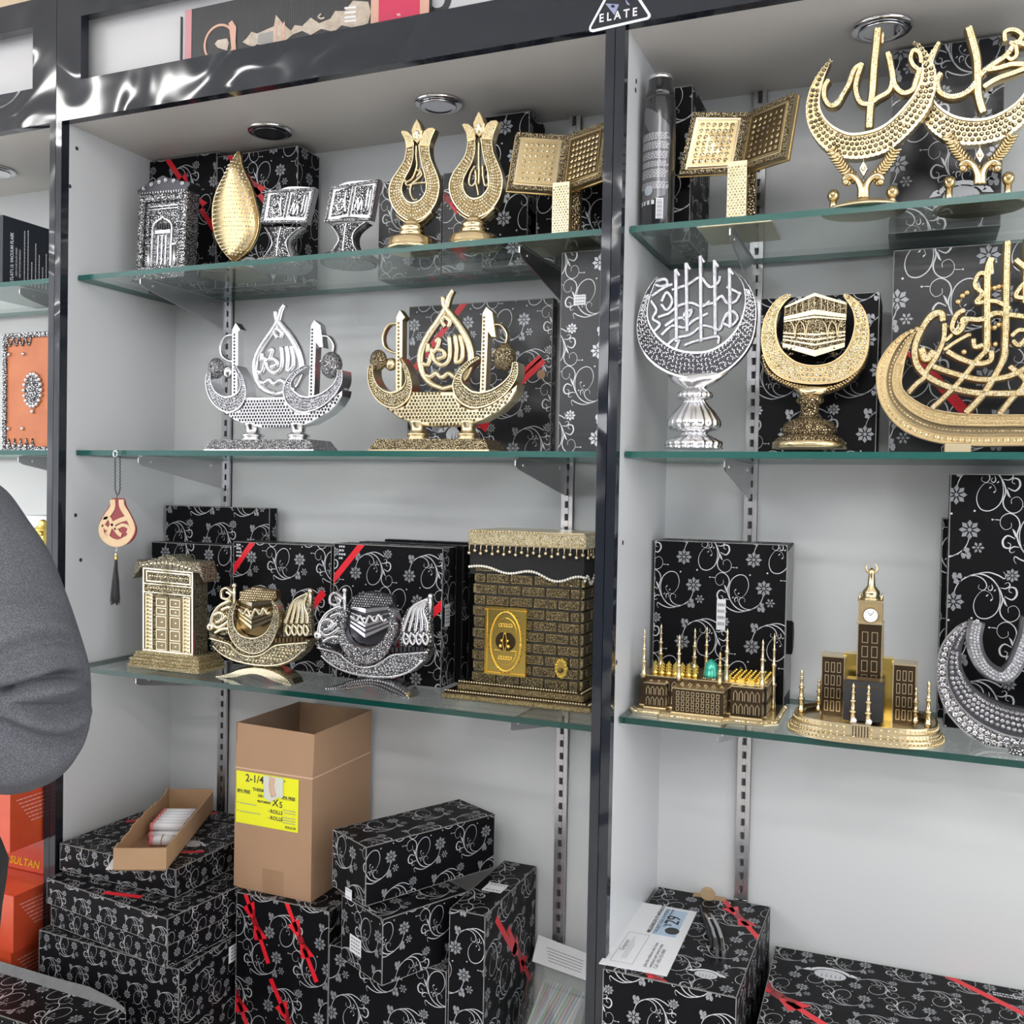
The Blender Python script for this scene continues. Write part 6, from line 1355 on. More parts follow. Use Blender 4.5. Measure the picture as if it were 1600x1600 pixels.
# ---- left cabinet goods
X_ = -.22; F_ = lambda u, v, h: Vector((X_+h, -.0+u, Z1+.0008+v))
zt_ = PX(20, 341, X_).z-Z1
yb_ = .30
mat('flask_black', (.012, .016, .024), .35, spec=.4)
e = empty('flask_box', (X_-.10, .03, Z1+.0008), 0, 'dark blue-black carton with flask lettering down its side, at the left picture edge', 'box')
b = MB(); b.box(-.10, .10, 0, yb_-.03, 0, zt_, 0); FB = lambda u, v, h: Vector((.10+h, u, v))
o = b.build('carton', 'flask_black', e)
b = MB(); e_ = .03
yy = lambda px: PX(px, 400, X_).y-e_
rot_ = lambda y0: (lambda u, v, h: FB(y0-v, u, h))
b.text('ATLAT1.1L VACUUM FLASK', .0108, rot_(yy(20.5)), 0, .001, 0, .0006, sx=.86, bold=.0004)
b.text('HIGH CLASS GLASS LINING', .0058, rot_(yy(26.5)), 0, .02, 0, .0006, sx=.9, bold=.0001); b.text('KEEP 24 HOURS DRINKING', .0058, rot_(yy(32)), 0, .018, 0, .0006, sx=.9, bold=.0001)
for px, a, c in ((38, .004, .125), (43.5, .004, .125), (49.5, .005, .06), (55.5, .006, .1), (61, .006, .078), (66.5, .006, .055), (72, .006, .088), (77.5, .006, .07)):
    y = yy(px); x = a
    while x < c: l = random.uniform(.003, .008); b.quad3([FB(y-.0012, x, .0006), FB(y-.0012, x+l, .0006), FB(y+.0012, x+l, .0006), FB(y+.0012, x, .0006)][::-1], 0); x += l+.001
b.build('lettering', 'label_white', e)
# orange jewelled case
o = Orn('jewelled_case', 'orange leather case with silver filigree border and oval medallion, wrapped in film', 'case', 42, 690, .14, Z2+.0006)
pl = o.plane(); t = zoomer(pl, 0, 480, 3.2)
(xa, zb_), (xb, zc2) = t([(15, 700), (330, 700)]); z1_ = t(150, 125)[1]
mat('orange_leather', (.62, .20, .07), .45, bump=('noise', 40, .3), var=(14, (.50, .14, .05), .5))
b = MB(); b.box(xa+.004, xb, 0, .05, 0, z1_-.002, 0, .003); b.build('body', 'orange_leather', o.e)
b = MB(pl.F); W_ = xb-xa
G = lambda u, v, h: pl.F(xa+u, v, h)
b = MB(G); ringbox(b, 0, W_+.03, 0, z1_, .013, 0, .004, 0, .001)
for k in range(16): b.ball(tuple(G(.003, z1_*(k+.5)/16, .004)), .0034, 1); b.ball(tuple(G(W_*(k+.5)/16, z1_-.004, .004)), .003, 1)
for k in range(5): b.prism([(.012+.019*k, .010), (.030+.019*k, .010), (.024+.019*k, .022), (.021+.019*k, .032), (.018+.019*k, .022)], .0, .004, 0, .001); b.ball(tuple(G(.021+.019*k, .014, .005)), .0042, 1)
for k in range(4): b.stroke([(.012+.02*k, z1_-.012), (.017+.02*k, z1_-.024), (.022+.02*k, z1_-.03), (.027+.02*k, z1_-.022), (.03+.02*k, z1_-.012)], .004, 0, .004, 0, 'dome')
for u_, v_ in ((.02, .055), (.065, .055), (.02, z1_-.05), (.066, z1_-.05)): b.ball(tuple(G(u_, v_, .002)), .0045, 1)
b.build('filigree_border', ['silver_carved', 'silver'], o.e)
c_ = t(168, 415); c_ = (c_[0]-xa, c_[1]); b = MB(G)
b.prism([(c_[0]+.024*cos(a*pi/12), c_[1]+.034*sin(a*pi/12)) for a in range(24)], 0, .003, 0, .001)
for k in range(18): a_ = 2*pi*k/18; b.ball(tuple(G(c_[0]+.0275*cos(a_), c_[1]+.038*sin(a_), .003)), .0050, 1)
b.prism([(c_[0]+.016*cos(a*pi/12), c_[1]+.023*sin(a*pi/12)) for a in range(24)], .003, .006, 0, .002); b.ball(tuple(G(c_[0], c_[1]-.050, .003)), .0050, 1)
b.build('oval_medallion', ['silver_carved', 'silver'], o.e)
# white carton and gold topped bottle behind the shirt
p = PY(0, 830, .10); o = gift_box(p.x-.02, .15, Z3+.0006, .16, .12, PY(40, 806, .15).z-Z3, 'white carton with a red slanted word on it, behind the shoulder of the grey shirt', faces='f', pats={'f': False}, base='label_white', edge=False, group=None)
b = MB(lambda u, v, h: Vector((u, -h, v))); b.text('nas', .042, lambda x, y, h: Vector((x+.2*y, -h, y)), 0, .075, PY(40, 850, .15).z-Z3-.004, .0006, sx=.9); b.build('red_word', 'red_print', o)
o = Orn('gold_topped_bottle', 'gold bottle stopper and shoulder showing between the grey shirt and the frame post', 'bottle', 67, 900, .085, Z3+.0006)
pl = o.plane(); b = lat(pl, 67, [(2, 812), (5, 816), (4, 820), (10, 826), (12, 830), (6, 834), (7, 838), (9, 846), (7, 852), (10, 858)], n=20); b.build('stopper', 'gold_yellow', o.e)
b = lat(pl, 67, [(10, 859), (22, 868), (26, 885), (26, 960), (22, 1030)], n=28); b.build('bottle_body', 'gold_soft', o.e)
# red boxes
mat('red_box', (.62, .035, .022), .3, coat=.3, var=(9, (.75, .14, .04), .8)); mat('yellow_print', (.85, .55, .02), .4); mat('pink_print', (.85, .45, .42), .4)
zs = [ZD+.001, .575, .695, .785, .915]
for i, (z0, z1) in enumerate(zip(zs, zs[1:])):
    dx = (.0, .012, -.004, .006)[i]; x1 = -.048+dx
    lab = ('lowest red box of the stack beside the left frame post', 'second red box from the bottom of the stack beside the left frame post', 'third red box of the stack, with yellow capital letters on its side', 'topmost red box of the stack, just under the grey sleeve')[i]
    b = MB(); yl_ = .17 if i == 2 else .28; b.box(-.34, 0, 0, yl_, 0, z1-z0-.0015, 0)
    o = tag(b.build('red_box', 'red_box', None, (x1, (-.08, -.085, .022, -.09)[i], z0)), lab, 'box', 'stacked red boxes')
    b = MB((lambda u, v, h: Vector((-.34+u, -h, v))) if i == 2 else (lambda u, v, h: Vector((h, u, v)))); hh = z1-z0-.0015
    if i == 2:
        b.text('SULTAN', .024, lambda x, y, h: Vector((-.125+x+.25*y, -h, y)), 1, 0, .010, .0006, sx=1.0, bold=.0006)
        b.fbox(.0, .34, hh-.008, hh-.006, .0002, .0006, 0); b.fbox(.0, .34, hh-.013, hh-.011, .0002, .0006, 0)
    else:
        for r_ in range(7):
            x = .015+.006*r_
            while x < .19: l = random.uniform(.004, .012); b.fbox(x, min(x+l, .20), hh*.8-.0085*r_, hh*.8-.0085*r_+.0022, .0002, .0006, 0); x += l+.002
    b.build('print', ['pink_print', 'yellow_print'], o)

# ---- header: flat carton, letter, sticker
Yc = .012
LB = PY(284, 94, Yc); xr_ = PY(672, 30, Yc).x; z0_ = ZT+.063-.04
e = empty('flat_carton', (LB.x, Yc, ZT+.0125), 0, 'long dark carton with a gold burner picture and pink panel in the header opening', 'carton')
zb0 = ZT+.0125
def hx(x, y=90): return PY(270+x/3.404, y/3.404, Yc-.004).x-LB.x
def hz_(x, y): return PY(270+x/3.404, y/3.404, Yc-.004).z-zb0
b = MB(); top = hz_(120, 45); W_ = xr_-LB.x
b.box(hx(66), W_, -.004, .006, 0, top, 0); xb_ = hx(1055, 20)
FC = lambda u, v, h: Vector((u, -.0042-h, v))
b.F = FC
b.fbox(hx(66, 200), hx(100, 200), 0, top, 0, .0004, 3)
b.fbox(xb_, W_, 0, top, 0, .0004, 1); b.fbox(hx(1097, 20), hx(1315, 20), 0, top, .0004, .0008, 2)
mat('carton_charcoal', (.028, .028, .030), .45, bump=('wave', 60, .15)); mat('peach', (.62, .36, .27), .45); mat('magenta', (.55, .03, .09), .4); mat('pale_pink', (.55, .25, .27), .5)
b.build('box', ['carton_charcoal', 'peach', 'magenta', 'pale_pink'], e)
b = MB(FC)
TH_ = lambda pts: [(hx(x, y), max(hz_(x, y), .001)) for x, y in pts]
for Pl in ([(372, 225), (400, 240), (430, 250), (450, 235), (560, 262), (575, 235), (640, 185), (690, 165), (735, 188), (790, 155), (860, 170), (900, 135), (970, 150), (1040, 125), (1055, 60), (1040, 10), (960, 5), (915, 60), (865, 60), (840, 100), (780, 125), (735, 95), (690, 140), (650, 135), (630, 165), (590, 130), (550, 80), (540, 140), (450, 180), (420, 170), (395, 205)],):
    b.prism(TH_(Pl), .0002, .0008, 0)
for x in (545, 575, 590): b.prism(TH_([(x, 120), (x+8, 118), (x+8, 235), (x, 238)]), .0008, .0011, 1)
b.prism(TH_([(455, 185), (535, 165), (535, 240), (455, 230)]), .0008, .0011, 2)
for y in (40, 65, 90, 110): b.prism(TH_([(915, y), (975, y-6), (975, y+4), (915, y+10)]), .0008, .0011, 3)
b.stroke(TH_([(790, 75), (775, 90), (790, 100), (808, 95)]), .003, .0002, .0010, 0, 'flat')
b.build('burner_picture', ['print_bronze' if 'print_bronze' in MATS else mat('print_bronze', (.34, .26, .19), .4, var=(90, (.62, .55, .46), .7)).name, 'peach', 'worn_edge', 'label_white'], e)
b = MB(FC); c_ = TH_([(248, 230)])[0]; rr_ = abs(hx(248+78, 230)-hx(248, 230))
b.stroke([(c_[0]+rr_*cos(a*pi/18), max(c_[1]+rr_*.98*sin(a*pi/18), .003)) for a in range(36)], .0045, .0002, .0009, 0, 'flat', closed=True, n=2)
b.prism(TH_([(300, 125), (318, 110), (340, 145), (336, 220), (342, 290), (318, 305), (310, 210)]), .0010, .0016, 0)
b.prism(TH_([(225, 235), (240, 215), (290, 205), (300, 230), (290, 270), (240, 255)]), .0002, .0010, 1)
b.build('round_seal', ['peach', 'print_bronze'], e)
b = MB(); sf = lambda u, v, h: Vector((hx(1213, 30)-v, -.0052-h, u+.004)); b.text('gion of the s', .0145, lambda u, v, h: sf(u+.25*v, v, h), 0, .002, 0, .0006, sx=1.1); b.build('script_line', 'label_white', e)
b = MB(FC); b.prism([(hx(45, 200)-.004, 0), (hx(60, 200)-.006, 0), (hx(60, 80)-.006, hz_(60, 85)), (hx(48, 80)-.004, hz_(48, 85))], -.004, -.001, 0); b.build('torn_flap', 'carton_charcoal', e)
# sign letter on the header panel
b = MB(lambda u, v, h: Vector((u, .0218-h, v))); q = []
for x, y in ((1365, 45), (1385, 60), (1410, 62), (1440, 50), (1460, 20), (1468, -25), (1468, -90)):
    P_ = PY(270+x/3.404, y/3.404, .0218); q.append((P_.x, P_.z))
b.stroke(q, .0125, 0, .001, 0, 'flat'); b.build('sign_letter', 'ink', cabC)
# triangular sticker across the seam
Ys_ = -.0143; e0 = PY(965, 20, Ys_); T3 = lambda P: [((lambda w_: (w_.x-e0.x, w_.z-e0.z))(PY(880+x/8, y/8, Ys_))) for x, y in P]
FS = lambda u, v, h: Vector((u, -h, v))
b = MB(FS); out = T3([(330, 330), (322, 365), (335, 395), (370, 405), (1060, 245), (1092, 215), (1094, 180), (1075, 150), (760, -330), (720, -360), (680, -330)])
b.prism(out, 0, .0006, 0); cxs = sum(p[0] for p in out)/11; czs = sum(p[1] for p in out)/11
inn = T3([(352, 345), (350, 362), (370, 370), (1050, 216), (1060, 195), (1050, 175), (740, -290), (722, -308), (700, -290)]); b.prism(inn, .0006, .0010, 1)
b.prism(T3([(530, 48), (700, 60), (642, 192)]), .0010, .0013, 2); b.prism(T3([(600, 70), (630, 62), (655, 85), (630, 105), (600, 95)]), .0013, .0015, 1)
b.prism(T3([(770, -20), (840, 70), (800, 60)]), .0010, .0013, 2)
sk = tag(b.build('sticker', ['label_white', 'gloss_black', mat('periwinkle', (.28, .30, .48), .4).name], None, e0), 'triangular white outlined sticker reading ELATE across the frame seam', 'sticker')
b = MB(); p0_, p1_ = T3([(450, 285), (968, 190)]); ang = math.atan2(p1_[1]-p0_[1], p1_[0]-p0_[0]); Ls = math.dist(p0_, p1_)
b.text('E L A T E', .0185, lambda u, v, h: FS(p0_[0]+u*cos(ang)-v*sin(ang)*0, p0_[1]+u*sin(ang)+v, h), 0, 0, 0, .0016, sx=Ls/.0775, bold=.0004); b.build('word', 'label_white', sk)

# ---- carton with yellow label
FL = PZ(362, 1385, .732); cxL, cyF = .392, .078; wC, dC, hC = .187, .222, .345
e = empty('open_carton', (cxL, cyF, .7295), 0, 'tall open brown cardboard carton with a bright yellow label', 'carton')
hf = PY(430, 1208, cyF).z-.7295; t_ = .003
b = MB(); b.box(0, wC, 0, t_, 0, hf); b.box(0, wC, dC-t_, dC, 0, hf); b.box(0, t_, t_, dC-t_, 0, hf); b.box(wC-t_, wC, t_, dC-t_, 0, hf); b.box(t_, wC-t_, t_, dC-t_, 0, t_)
b.build('carton_body', 'kraft', e)
hT = PY(430, 1137, cyF).z-.7295
for nm, q in (('front', [(0, -.0), (wC, 0)]),):
    b = MB(lambda u, v, h: Vector((u, t_-h+(v-hf)*.02, v))); b.prism([(.001, hf+.001), (wC-.001, hf+.001), (wC-.001, hT-.004), (.002, hT)], .0, .003, 0); b.build('flap', ['kraft'], e)
    b = MB(lambda u, v, h: Vector((u, dC-h, v))); b.prism([(.001, hf+.001), (wC-.001, hf+.001), (wC-.002, hT), (.001, hT)], 0, .003, 0); b.build('flap', ['kraft'], e)
    b = MB(lambda u, v, h: Vector((wC-h+(v-hf)*.03, u, v))); b.prism([(.001, hf+.001), (dC-.001, hf+.001), (dC-.002, hT+.002), (.001, hT-.004)], 0, .003, 0); b.build('flap', ['kraft'], e)
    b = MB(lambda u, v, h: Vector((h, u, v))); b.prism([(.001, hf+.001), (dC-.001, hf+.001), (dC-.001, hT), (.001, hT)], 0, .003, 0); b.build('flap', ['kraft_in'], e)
b = MB(lambda u, v, h: Vector((u, -h, v))); b.fbox(-.0004, wC, hf-.0012, hf+.0014, 0, .0006, 0); b.build('fold_line', mat('fold_pale', (.62, .42, .30), .8).name, e)
b = MB(lambda u, v, h: Vector((wC+h, u, v))); b.fbox(0, dC, hf-.0012, hf+.0014, 0, .0006, 0); b.build('fold_line', 'fold_pale', e)
b = MB(lambda u, v, h: Vector((u, -h, v))); b.fbox(wC*.38, wC*.65, 0, .05, 0, .0004, 0); b.build('tape', mat('tape_brown', (.33, .20, .115), .35).name, e)
yl, yr = .004, wC*.83; y1 = hf-.006; y0 = PY(420, 1290, cyF).z-.7295-.004; YL = lambda u, v, h: Vector((yl+u, -.0006-h, y0+v)); lw, lh = yr-yl, y1-y0
b = MB(YL); b.fbox(0, lw, 0, lh, 0, .0004, 0); lab_ = b.build('yellow_label', 'yellow_label', e); lab_['label'] = 'bright yellow product label'
b = MB(YL)
for s, sz, x, y in (("2-1/4\"", .0215, .15, .82), ('THERMAL', .009, .27, .66), ('100 FT', .008, .35, .555), ('FEATURING', .006, .35, .455), ('BPA FREE', .0078, .02, .60), ('BPA FREE', .0078, .74, .60), ('X', .021, .59, .43), ("1'", .016, .72, .84), ('ROLLS', .0105, .56, .29), ('ROLLS', .0105, .56, .165), ('5', .017, .70, .42), ('ROLLS 50', .006, .80, .05)): b.text(s, sz, YL, 0, lw*x, lh*y, .0007, bold=.0003)
for x, y, l in ((.06, .38, .28), (.06, .22, .34), (.76, .38, .2), (.78, .33, .18), (.74, .24, .22), (.72, .19, .24), (.76, .14, .2)): b.fbox(lw*x, lw*(x+l), lh*y, lh*y+.0014, .0004, .0007, 1)
for x, y in ((.025, .385), (.025, .225), (.53, .31), (.53, .18)): b.fbox(lw*x, lw*x+.002, lh*y, lh*y+.002, .0004, .0007, 0)
b.fbox(lw*.02, lw*.02+.032, lh*.585, lh*.585+.0006, .0004, .0007, 0); b.fbox(lw*.74, lw*.74+.032, lh*.585, lh*.585+.0006, .0004, .0007, 0)
b.build('label_lettering', ['ink', 'grey_ink'], lab_)
b = MB(YL); b.prism([(lw*.46, lh*.57), (lw*.56, lh*.50), (lw*.68, lh*.60), (lw*.76, lh*.62), (lw*.76, lh*.985), (lw*.45, lh*.985)], .0012, .0020, 0); b.stroke([(lw*.60, lh*.97), (lw*.58, lh*.80), (lw*.62, lh*.62)], .012, .0016, .0045, 1, 'dome'); b.build('clear_tape_patch', [mat('tape_pale', (.62, .64, .55), .25).name, 'fold_pale'], e)

# ---- long kraft tray with paper rolls
zt_ = .7915
N_ = PZ(260, 1327, .834); L_ = PZ(177, 1327, .834); a_ = math.atan2(N_.y-L_.y, N_.x-L_.x); lt = .36; wt = (N_-L_).length
ff = Vector((L_.x, L_.y, zt_)); e = empty('cardboard_tray', ff, a_, 'long open brown cardboard tray holding paper rolls, on the left stack', 'tray'); ht = .0445; t_ = .0022
b = MB(); b.box(0, wt, 0, lt, 0, t_, 1); b.box(0, wt, 0, t_, 0, ht, 0); b.box(0, wt, lt-t_, lt, 0, ht+.006, 0)
b.box(wt-t_, wt, t_, lt-t_, 0, ht, 0); b.build('tray_body', ['kraft_light', 'kraft'], e)
b = MB(lambda u, v, h: Vector((h, u, v))); rg = [(t_, t_)]+[(lt-t_, t_)]+[(lt-t_-k*(lt-.01)/26, ht+random.uniform(-.003, .003)+(.010*sin(pi*k/26)**2)+(.012 if k < 2 else 0)) for k in range(27)]
b.prism(rg, 0, t_, 0); b.build('torn_side', 'kraft_light', e)
b = MB(lambda u, v, h: Vector((h-.0003, u, v))); q = [(0, ht-.006)]+[(lt*.3*k/8, ht-.006-random.uniform(0, .002)) for k in range(9)]+[(lt*.3, ht), (0, ht)]; b.build('x', 'kraft_light') if 0 else None
Mt = Matrix.Translation(ff) @ Matrix.Rotation(a_, 4, 'Z')
mat('roll_paper', (.75, .75, .78), .6); mat('roll_pink', (.75, .22, .22), .6)
rr = .0088
k = 0
for row in range(2):
    for i in range(7):
        y = .165+.0182*i+row*.009; z = t_+rr+row*.0155; 
        P_ = Mt @ Vector((wt*.5+.002, y, z)); b = MB(); L_r = .07
        ax = Vector((1, 0, 0))
        b.tube([(-L_r/2, 0, 0), (L_r/2, 0, 0)], rr, 14, 0); b.tube([(-L_r/2-.0006, 0, 0), (-L_r/2+.006, 0, 0)], rr+.0003, 14, 1); b.tube([(-L_r/2-.001, 0, 0), (-L_r/2-.0005, 0, 0)], rr*.6, 10, 0)
        if row and i == 6: continue
        o = b.build('paper_roll', ['roll_paper', 'roll_pink'], None, P_, a_)
        tag(o, 'thin white paper roll with pink end, lying crosswise in the cardboard tray' if not (row and i == 0) else 'nearest upper paper roll in the cardboard tray', 'roll', 'paper rolls in the cardboard tray')
e2 = empty('bundled_rolls', Mt @ Vector((wt*.5+.004, .130, t_+.0105)), a_, 'white coin roll tied with a rubber band at the near end of the tray', 'roll')
b = MB(); b.tube([(-.024, 0, 0), (.024, 0, 0)], .0105, 14, 0); b.tube([(-.0245, 0, 0), (-.017, 0, 0)], .0108, 14, 1); b.build('roll', ['roll_paper', 'roll_pink'], e2)
b = MB(); b.tube([(.001, .0112*cos(a*pi/8), .0112*sin(a*pi/8)) for a in range(17)], .0011, 6); b.build('rubber_band', 'tape_brown', e2)
P_ = PZ(190, 1330, .7915); b = MB(); b.box(0, .07, 0, .12, 0, .0012); tag(b.build('folded_paper', 'label_white', None, Mt @ Vector((-.016, .005, 0)), a_+.1), 'sheet of white paper lying under the left side of the cardboard tray', 'paper')

# ---- clear packet
c4 = [PY(x, y, Y) for x, y, Y in ((833, 1466, .318), (918, 1512, .322), (905, 1640, .11), (790, 1640, .11))]
c4 = [Vector((.974, .312, .640)), Vector((1.095, .312, .620)), Vector((1.110, .12, .4545)), Vector((.985, .12, .4545))]
G, w_, h_ = qmap3(c4[0], c4[1], c4[2], c4[3])
e = empty('clear_packet', c4[3], 0, 'clear plastic packet of striped paper straws under a printed white header card', 'packet'); G2 = lambda u, v, h: G(u, v, h)-c4[3]
b = MB(G2); b.fbox(.002, w_-.002, h_*.80, h_, .0105, .0115, 0)
for i in range(5): b.fbox(w_*(.2+.02*i), w_*.85, h_*(.93-.022*i), h_*(.935-.022*i), .0115, .0117, 1)
b.build('header_card', ['label_white', 'grey_ink'], e)
b = MB(G2)
for i in range(16):
    u0 = w_*(.15+.055*i); u1 = u0-.03+.055; 
    b.tube([tuple(G2(min(max(u0-.045, .006), w_-.006), .004, .003)), tuple(G2(min(max(u0+.015, .006), w_-.006), h_*.72, .003))], .003, 8, i % 4)
b.build('straws', ['label_white', mat('straw_green', (.45, .62, .48), .5).name, mat('straw_pink', (.68, .45, .48), .5).name, mat('straw_blue', (.5, .58, .68), .5).name], e)
b = MB(G2); b.fbox(0, w_, 0, h_*.99, .0085, .0095, 0)
b.build('plastic_film', glass_mat('film', (.93, .94, .94), .10).name, e)

# ---- envelope, pocket tool and wooden disc on the black box
ZB = .7862
c = [PZ(*q, ZB) for q in ((1003, 1411), (1089, 1426), (1042, 1526), (936, 1506))]
c0 = c[3]; G, w_, h_ = qmap3(*[Vector((p.x-c0.x, p.y-c0.y, 0)) for p in c])
b = MB(G); b.fbox(0, w_, 0, h_, 0, .0016, 0)
env = tag(b.build('envelope', 'label_white', None, c0), 'white printed envelope with a pale blue offer panel lying on the black box', 'envelope')
R_ = lambda u0, v0: (lambda u, v, h: G(u0-v, v0+u, h))       # text running away from the camera
b = MB(G); b.fbox(w_*.47, w_*.86, h_*.53, h_*.96, .0016, .0019, 0)
b.build('offer_panel', mat('pale_blue', (.42, .54, .68), .5).name, env)
b = MB(G)
b.text('29', .036, R_(w_*.80, h_*.72), 0, 0, 0, .0022, bold=.0004); b.text('$', .016, R_(w_*.70, h_*.685), 0, 0, 0, .0022); b.text('THE BEST DEAL IN MOBILE', .009, R_(w_*.545, h_*.545), 0, 0, 0, .0022)
b.text('ON THE BEST NETWORK', .007, R_(w_*.62, h_*.66), 0, 0, 0, .0022)
b.text('MILLIONS DO IT WITHOUT', .0095, R_(w_*.44, h_*.54), 0, 0, 0, .0020, bold=.0003); b.text('Join the millions who have\nswitched and saved today\nCall 1-855-333-0000', .0085, R_(w_*.66, h_*.06), 0, 0, 0, .0020)
b.text('Grayson', .012, R_(w_*.22, h_*.22), 0, 0, 0, .0020); 
for i in range(3): b.fbox(w_*(.25+.03*i), w_*(.255+.03*i), h_*.12, h_*(.45-.05*i), .0016, .0019, 1)
ringbox(b, w_*.12, w_*.46, h_*.06, h_*.50, .0006, .0016, .0019, 1)
b.prism([(w_*.76+.0125*cos(a*pi/12), h_*.62+.0135*sin(a*pi/12)) for a in range(24)], .0019, .0023, 0)
b.build('print', ['ink', 'grey_ink'], env)
A = PZ(1103, 1428, ZB); B_ = PZ(1124, 1497, ZB); d = (B_-A); L_ = d.length; e = empty('pocket_tool', (A+B_)/2-Vector((0, 0, .0004)), math.atan2(d.y, d.x), 'folded steel and black pocket multitool lying on the black box beside the envelope', 'tool')
b = MB(lambda u, v, h: Vector((u, h, v)))
prof_ = [(-L_/2, .003), (-L_*.35, .010), (-L_*.1, .018), (L_*.15, .024), (L_*.35, .023), (L_/2, .012), (L_/2, .001), (-L_/2, .0008)]
b.prism(prof_, .004, .010, 0, .001); b.prism(prof_, -.006, -.001, 0, .001); b.build('handle', 'steel', e)
b = MB(lambda u, v, h: Vector((u, h, v))); b.prism([(-L_/2-.02, .001), (-L_/2-.015, .009), (L_*.3, .014), (L_*.3, .001)], -.0098, -.0068, 0, .0006); b.prism([(-L_*.45, .001), (-L_*.45, .006), (L_*.42, .012), (L_*.42, .001)], -.0006, .0036, 0); b.build('blade', 'ink', e)
b = MB()
for x in (-L_*.3, L_*.4): b.tube([(x, -.0068, .007), (x, .0108, .007)], .002, 8)
b.build('rivet', 'chrome', e)
P_ = PZ(1106, 1406, ZB); mat('cork', (.45, .32, .19), .8, var=(60, (.36, .24, .13), .6))
b = MB(lambda u, v, h: Vector((u, -h, v))); b.prism([(.014*cos(a*pi/14), .0125+.0125*sin(a*pi/14)) for a in range(28)], 0, .004, 0, .0006)
o = tag(b.build('cork_disc', 'cork', None, (P_.x, P_.y, ZB-.0006)), 'small brown disc standing at the back edge of the black box', 'disc')
b = MB(); b.box(-.03, .03, -.006, .012, 0, .001); tag(b.build('kraft_strip', 'kraft_light', None, (P_.x, P_.y+.012, ZB-.0006)), 'narrow brown paper strip behind the small brown disc', 'paper')
# ---- person in a grey shirt at the left edge
def skin_body(name, verts, edges, rad, root, m, parent=None, sub=2):
    me = bpy.data.meshes.new(name); me.from_pydata(verts, edges, []); o = bpy.data.objects.new(name, me); C.objects.link(o)
    sk = o.modifiers.new('s', 'SKIN'); sk.use_smooth_shade = True
    for i, v in enumerate(me.skin_vertices[0].data): v.radius = (rad[i], rad[i]) if not isinstance(rad[i], tuple) else rad[i]; v.use_root = (i == root)
    o.modifiers.new('u', 'SUBSURF').levels = sub; o.modifiers['u'].render_levels = sub
    dg = bpy.context.evaluated_depsgraph_get(); me2 = bpy.data.meshes.new_from_object(o.evaluated_get(dg)); bpy.data.objects.remove(o)
    me2.materials.clear(); me2.materials.append(MATS[m]); me2.name = name
    for p in me2.polygons: p.use_smooth = True; p.material_index = 0
    o = bpy.data.objects.new(name, me2); C.objects.link(o)
    if parent: o.parent = parent
    return o
mat('skin_tone', (.45, .27, .18), .5); mat('hair_dark', (.02, .015, .012), .5)
mat('shirt_grey', (.052, .055, .066), .85, bump=('noise', 500, .6), var=(560, (.135, .142, .162), .35)); mat('trousers_dark', (.030, .031, .034), .85, bump=('noise', 600, .3)); mat('shoe_black', (.02, .02, .02), .4)
PX0, PY0 = .300, -.62
per = empty('person', (PX0, PY0, 0), 0, 'person in a grey shirt and dark trousers, right elbow bent, at the left picture edge', 'person')
V = Vector
sh_r = (.19, .02, 1.455); el_r = (.288, -.005, 1.24); wr_r = (.10, .20, 1.10)
sh_l = (-.19, .02, 1.455); el_l = (-.26, .03, 1.19); wr_l = (-.06, .23, 1.12)
vs = [(0, 0, 1.0), (0, .01, 1.15), (0, .01, 1.3), (0, 0, 1.43), (0, .015, 1.52), (0, .03, 1.60), (0, .035, 1.68), (0, .03, 1.755),
      sh_r, el_r, (.19, .10, 1.17), wr_r, sh_l, el_l, (-.16, .13, 1.15), wr_l,
      (.10, 0, .93), (.105, .015, .50), (.105, -.02, .10), (.105, .10, .05), (-.10, 0, .93), (-.105, .015, .50), (-.105, -.02, .10), (-.105, .10, .05),
      (.05, .26, 1.095), (-.01, .28, 1.12)]
ed = [(0, 1), (1, 2), (2, 3), (3, 4), (4, 5), (5, 6), (6, 7), (3, 8), (8, 9), (9, 10), (10, 11), (3, 12), (12, 13), (13, 14), (14, 15), (0, 16), (16, 17), (17, 18), (18, 19), (0, 20), (20, 21), (21, 22), (22, 23), (11, 24), (15, 25)]
rad = [(.13, .09), (.115, .08), (.14, .10), (.13, .09), .058, (.07, .08), (.08, .095), .06, .065, .046, .042, .03, .065, .046, .042, .03, .088, .06, .042, .035, .088, .06, .042, .035, .033, .033]
body = skin_body('body', vs, ed, rad, 0, 'skin_tone', per)
def fingers(hand, d, up, side):
    hand = V(hand); d = V(d).normalized(); side = V(side).normalized()
    for i, L in enumerate((.075, .083, .078, .062)):
        s = hand+side*(.024-.016*i)
        pts = [s, s+d*L*.42, s+d*L*.75+V((0, 0, -.014)), s+d*L*.92+V((0, 0, -.032))]
        skin_body('finger', [tuple(p) for p in pts], [(0, 1), (1, 2), (2, 3)], [.010, .0088, .0078, .0066], 0, 'skin_tone', per, 1)
    pts = [hand+side*.028-d*.03, hand+side*.05+d*.0, hand+side*.055+d*.03]
    skin_body('thumb', [tuple(p) for p in pts], [(0, 1), (1, 2)], [.012, .0105, .008], 0, 'skin_tone', per, 1)
fingers((.045, .275, 1.095), (-.5, .6, .0), 0, (.6, .5, .1)); fingers((-.015, .30, 1.12), (.5, .7, 0), 0, (-.6, .5, .1))
b = MB(); b.lathe([(.004, -.008), (.012, -.004), (.014, .010), (.006, .030), (.002, .036)], (0, .135, 1.655), 10, sy=1.2); b.build('nose', 'skin_tone', per)
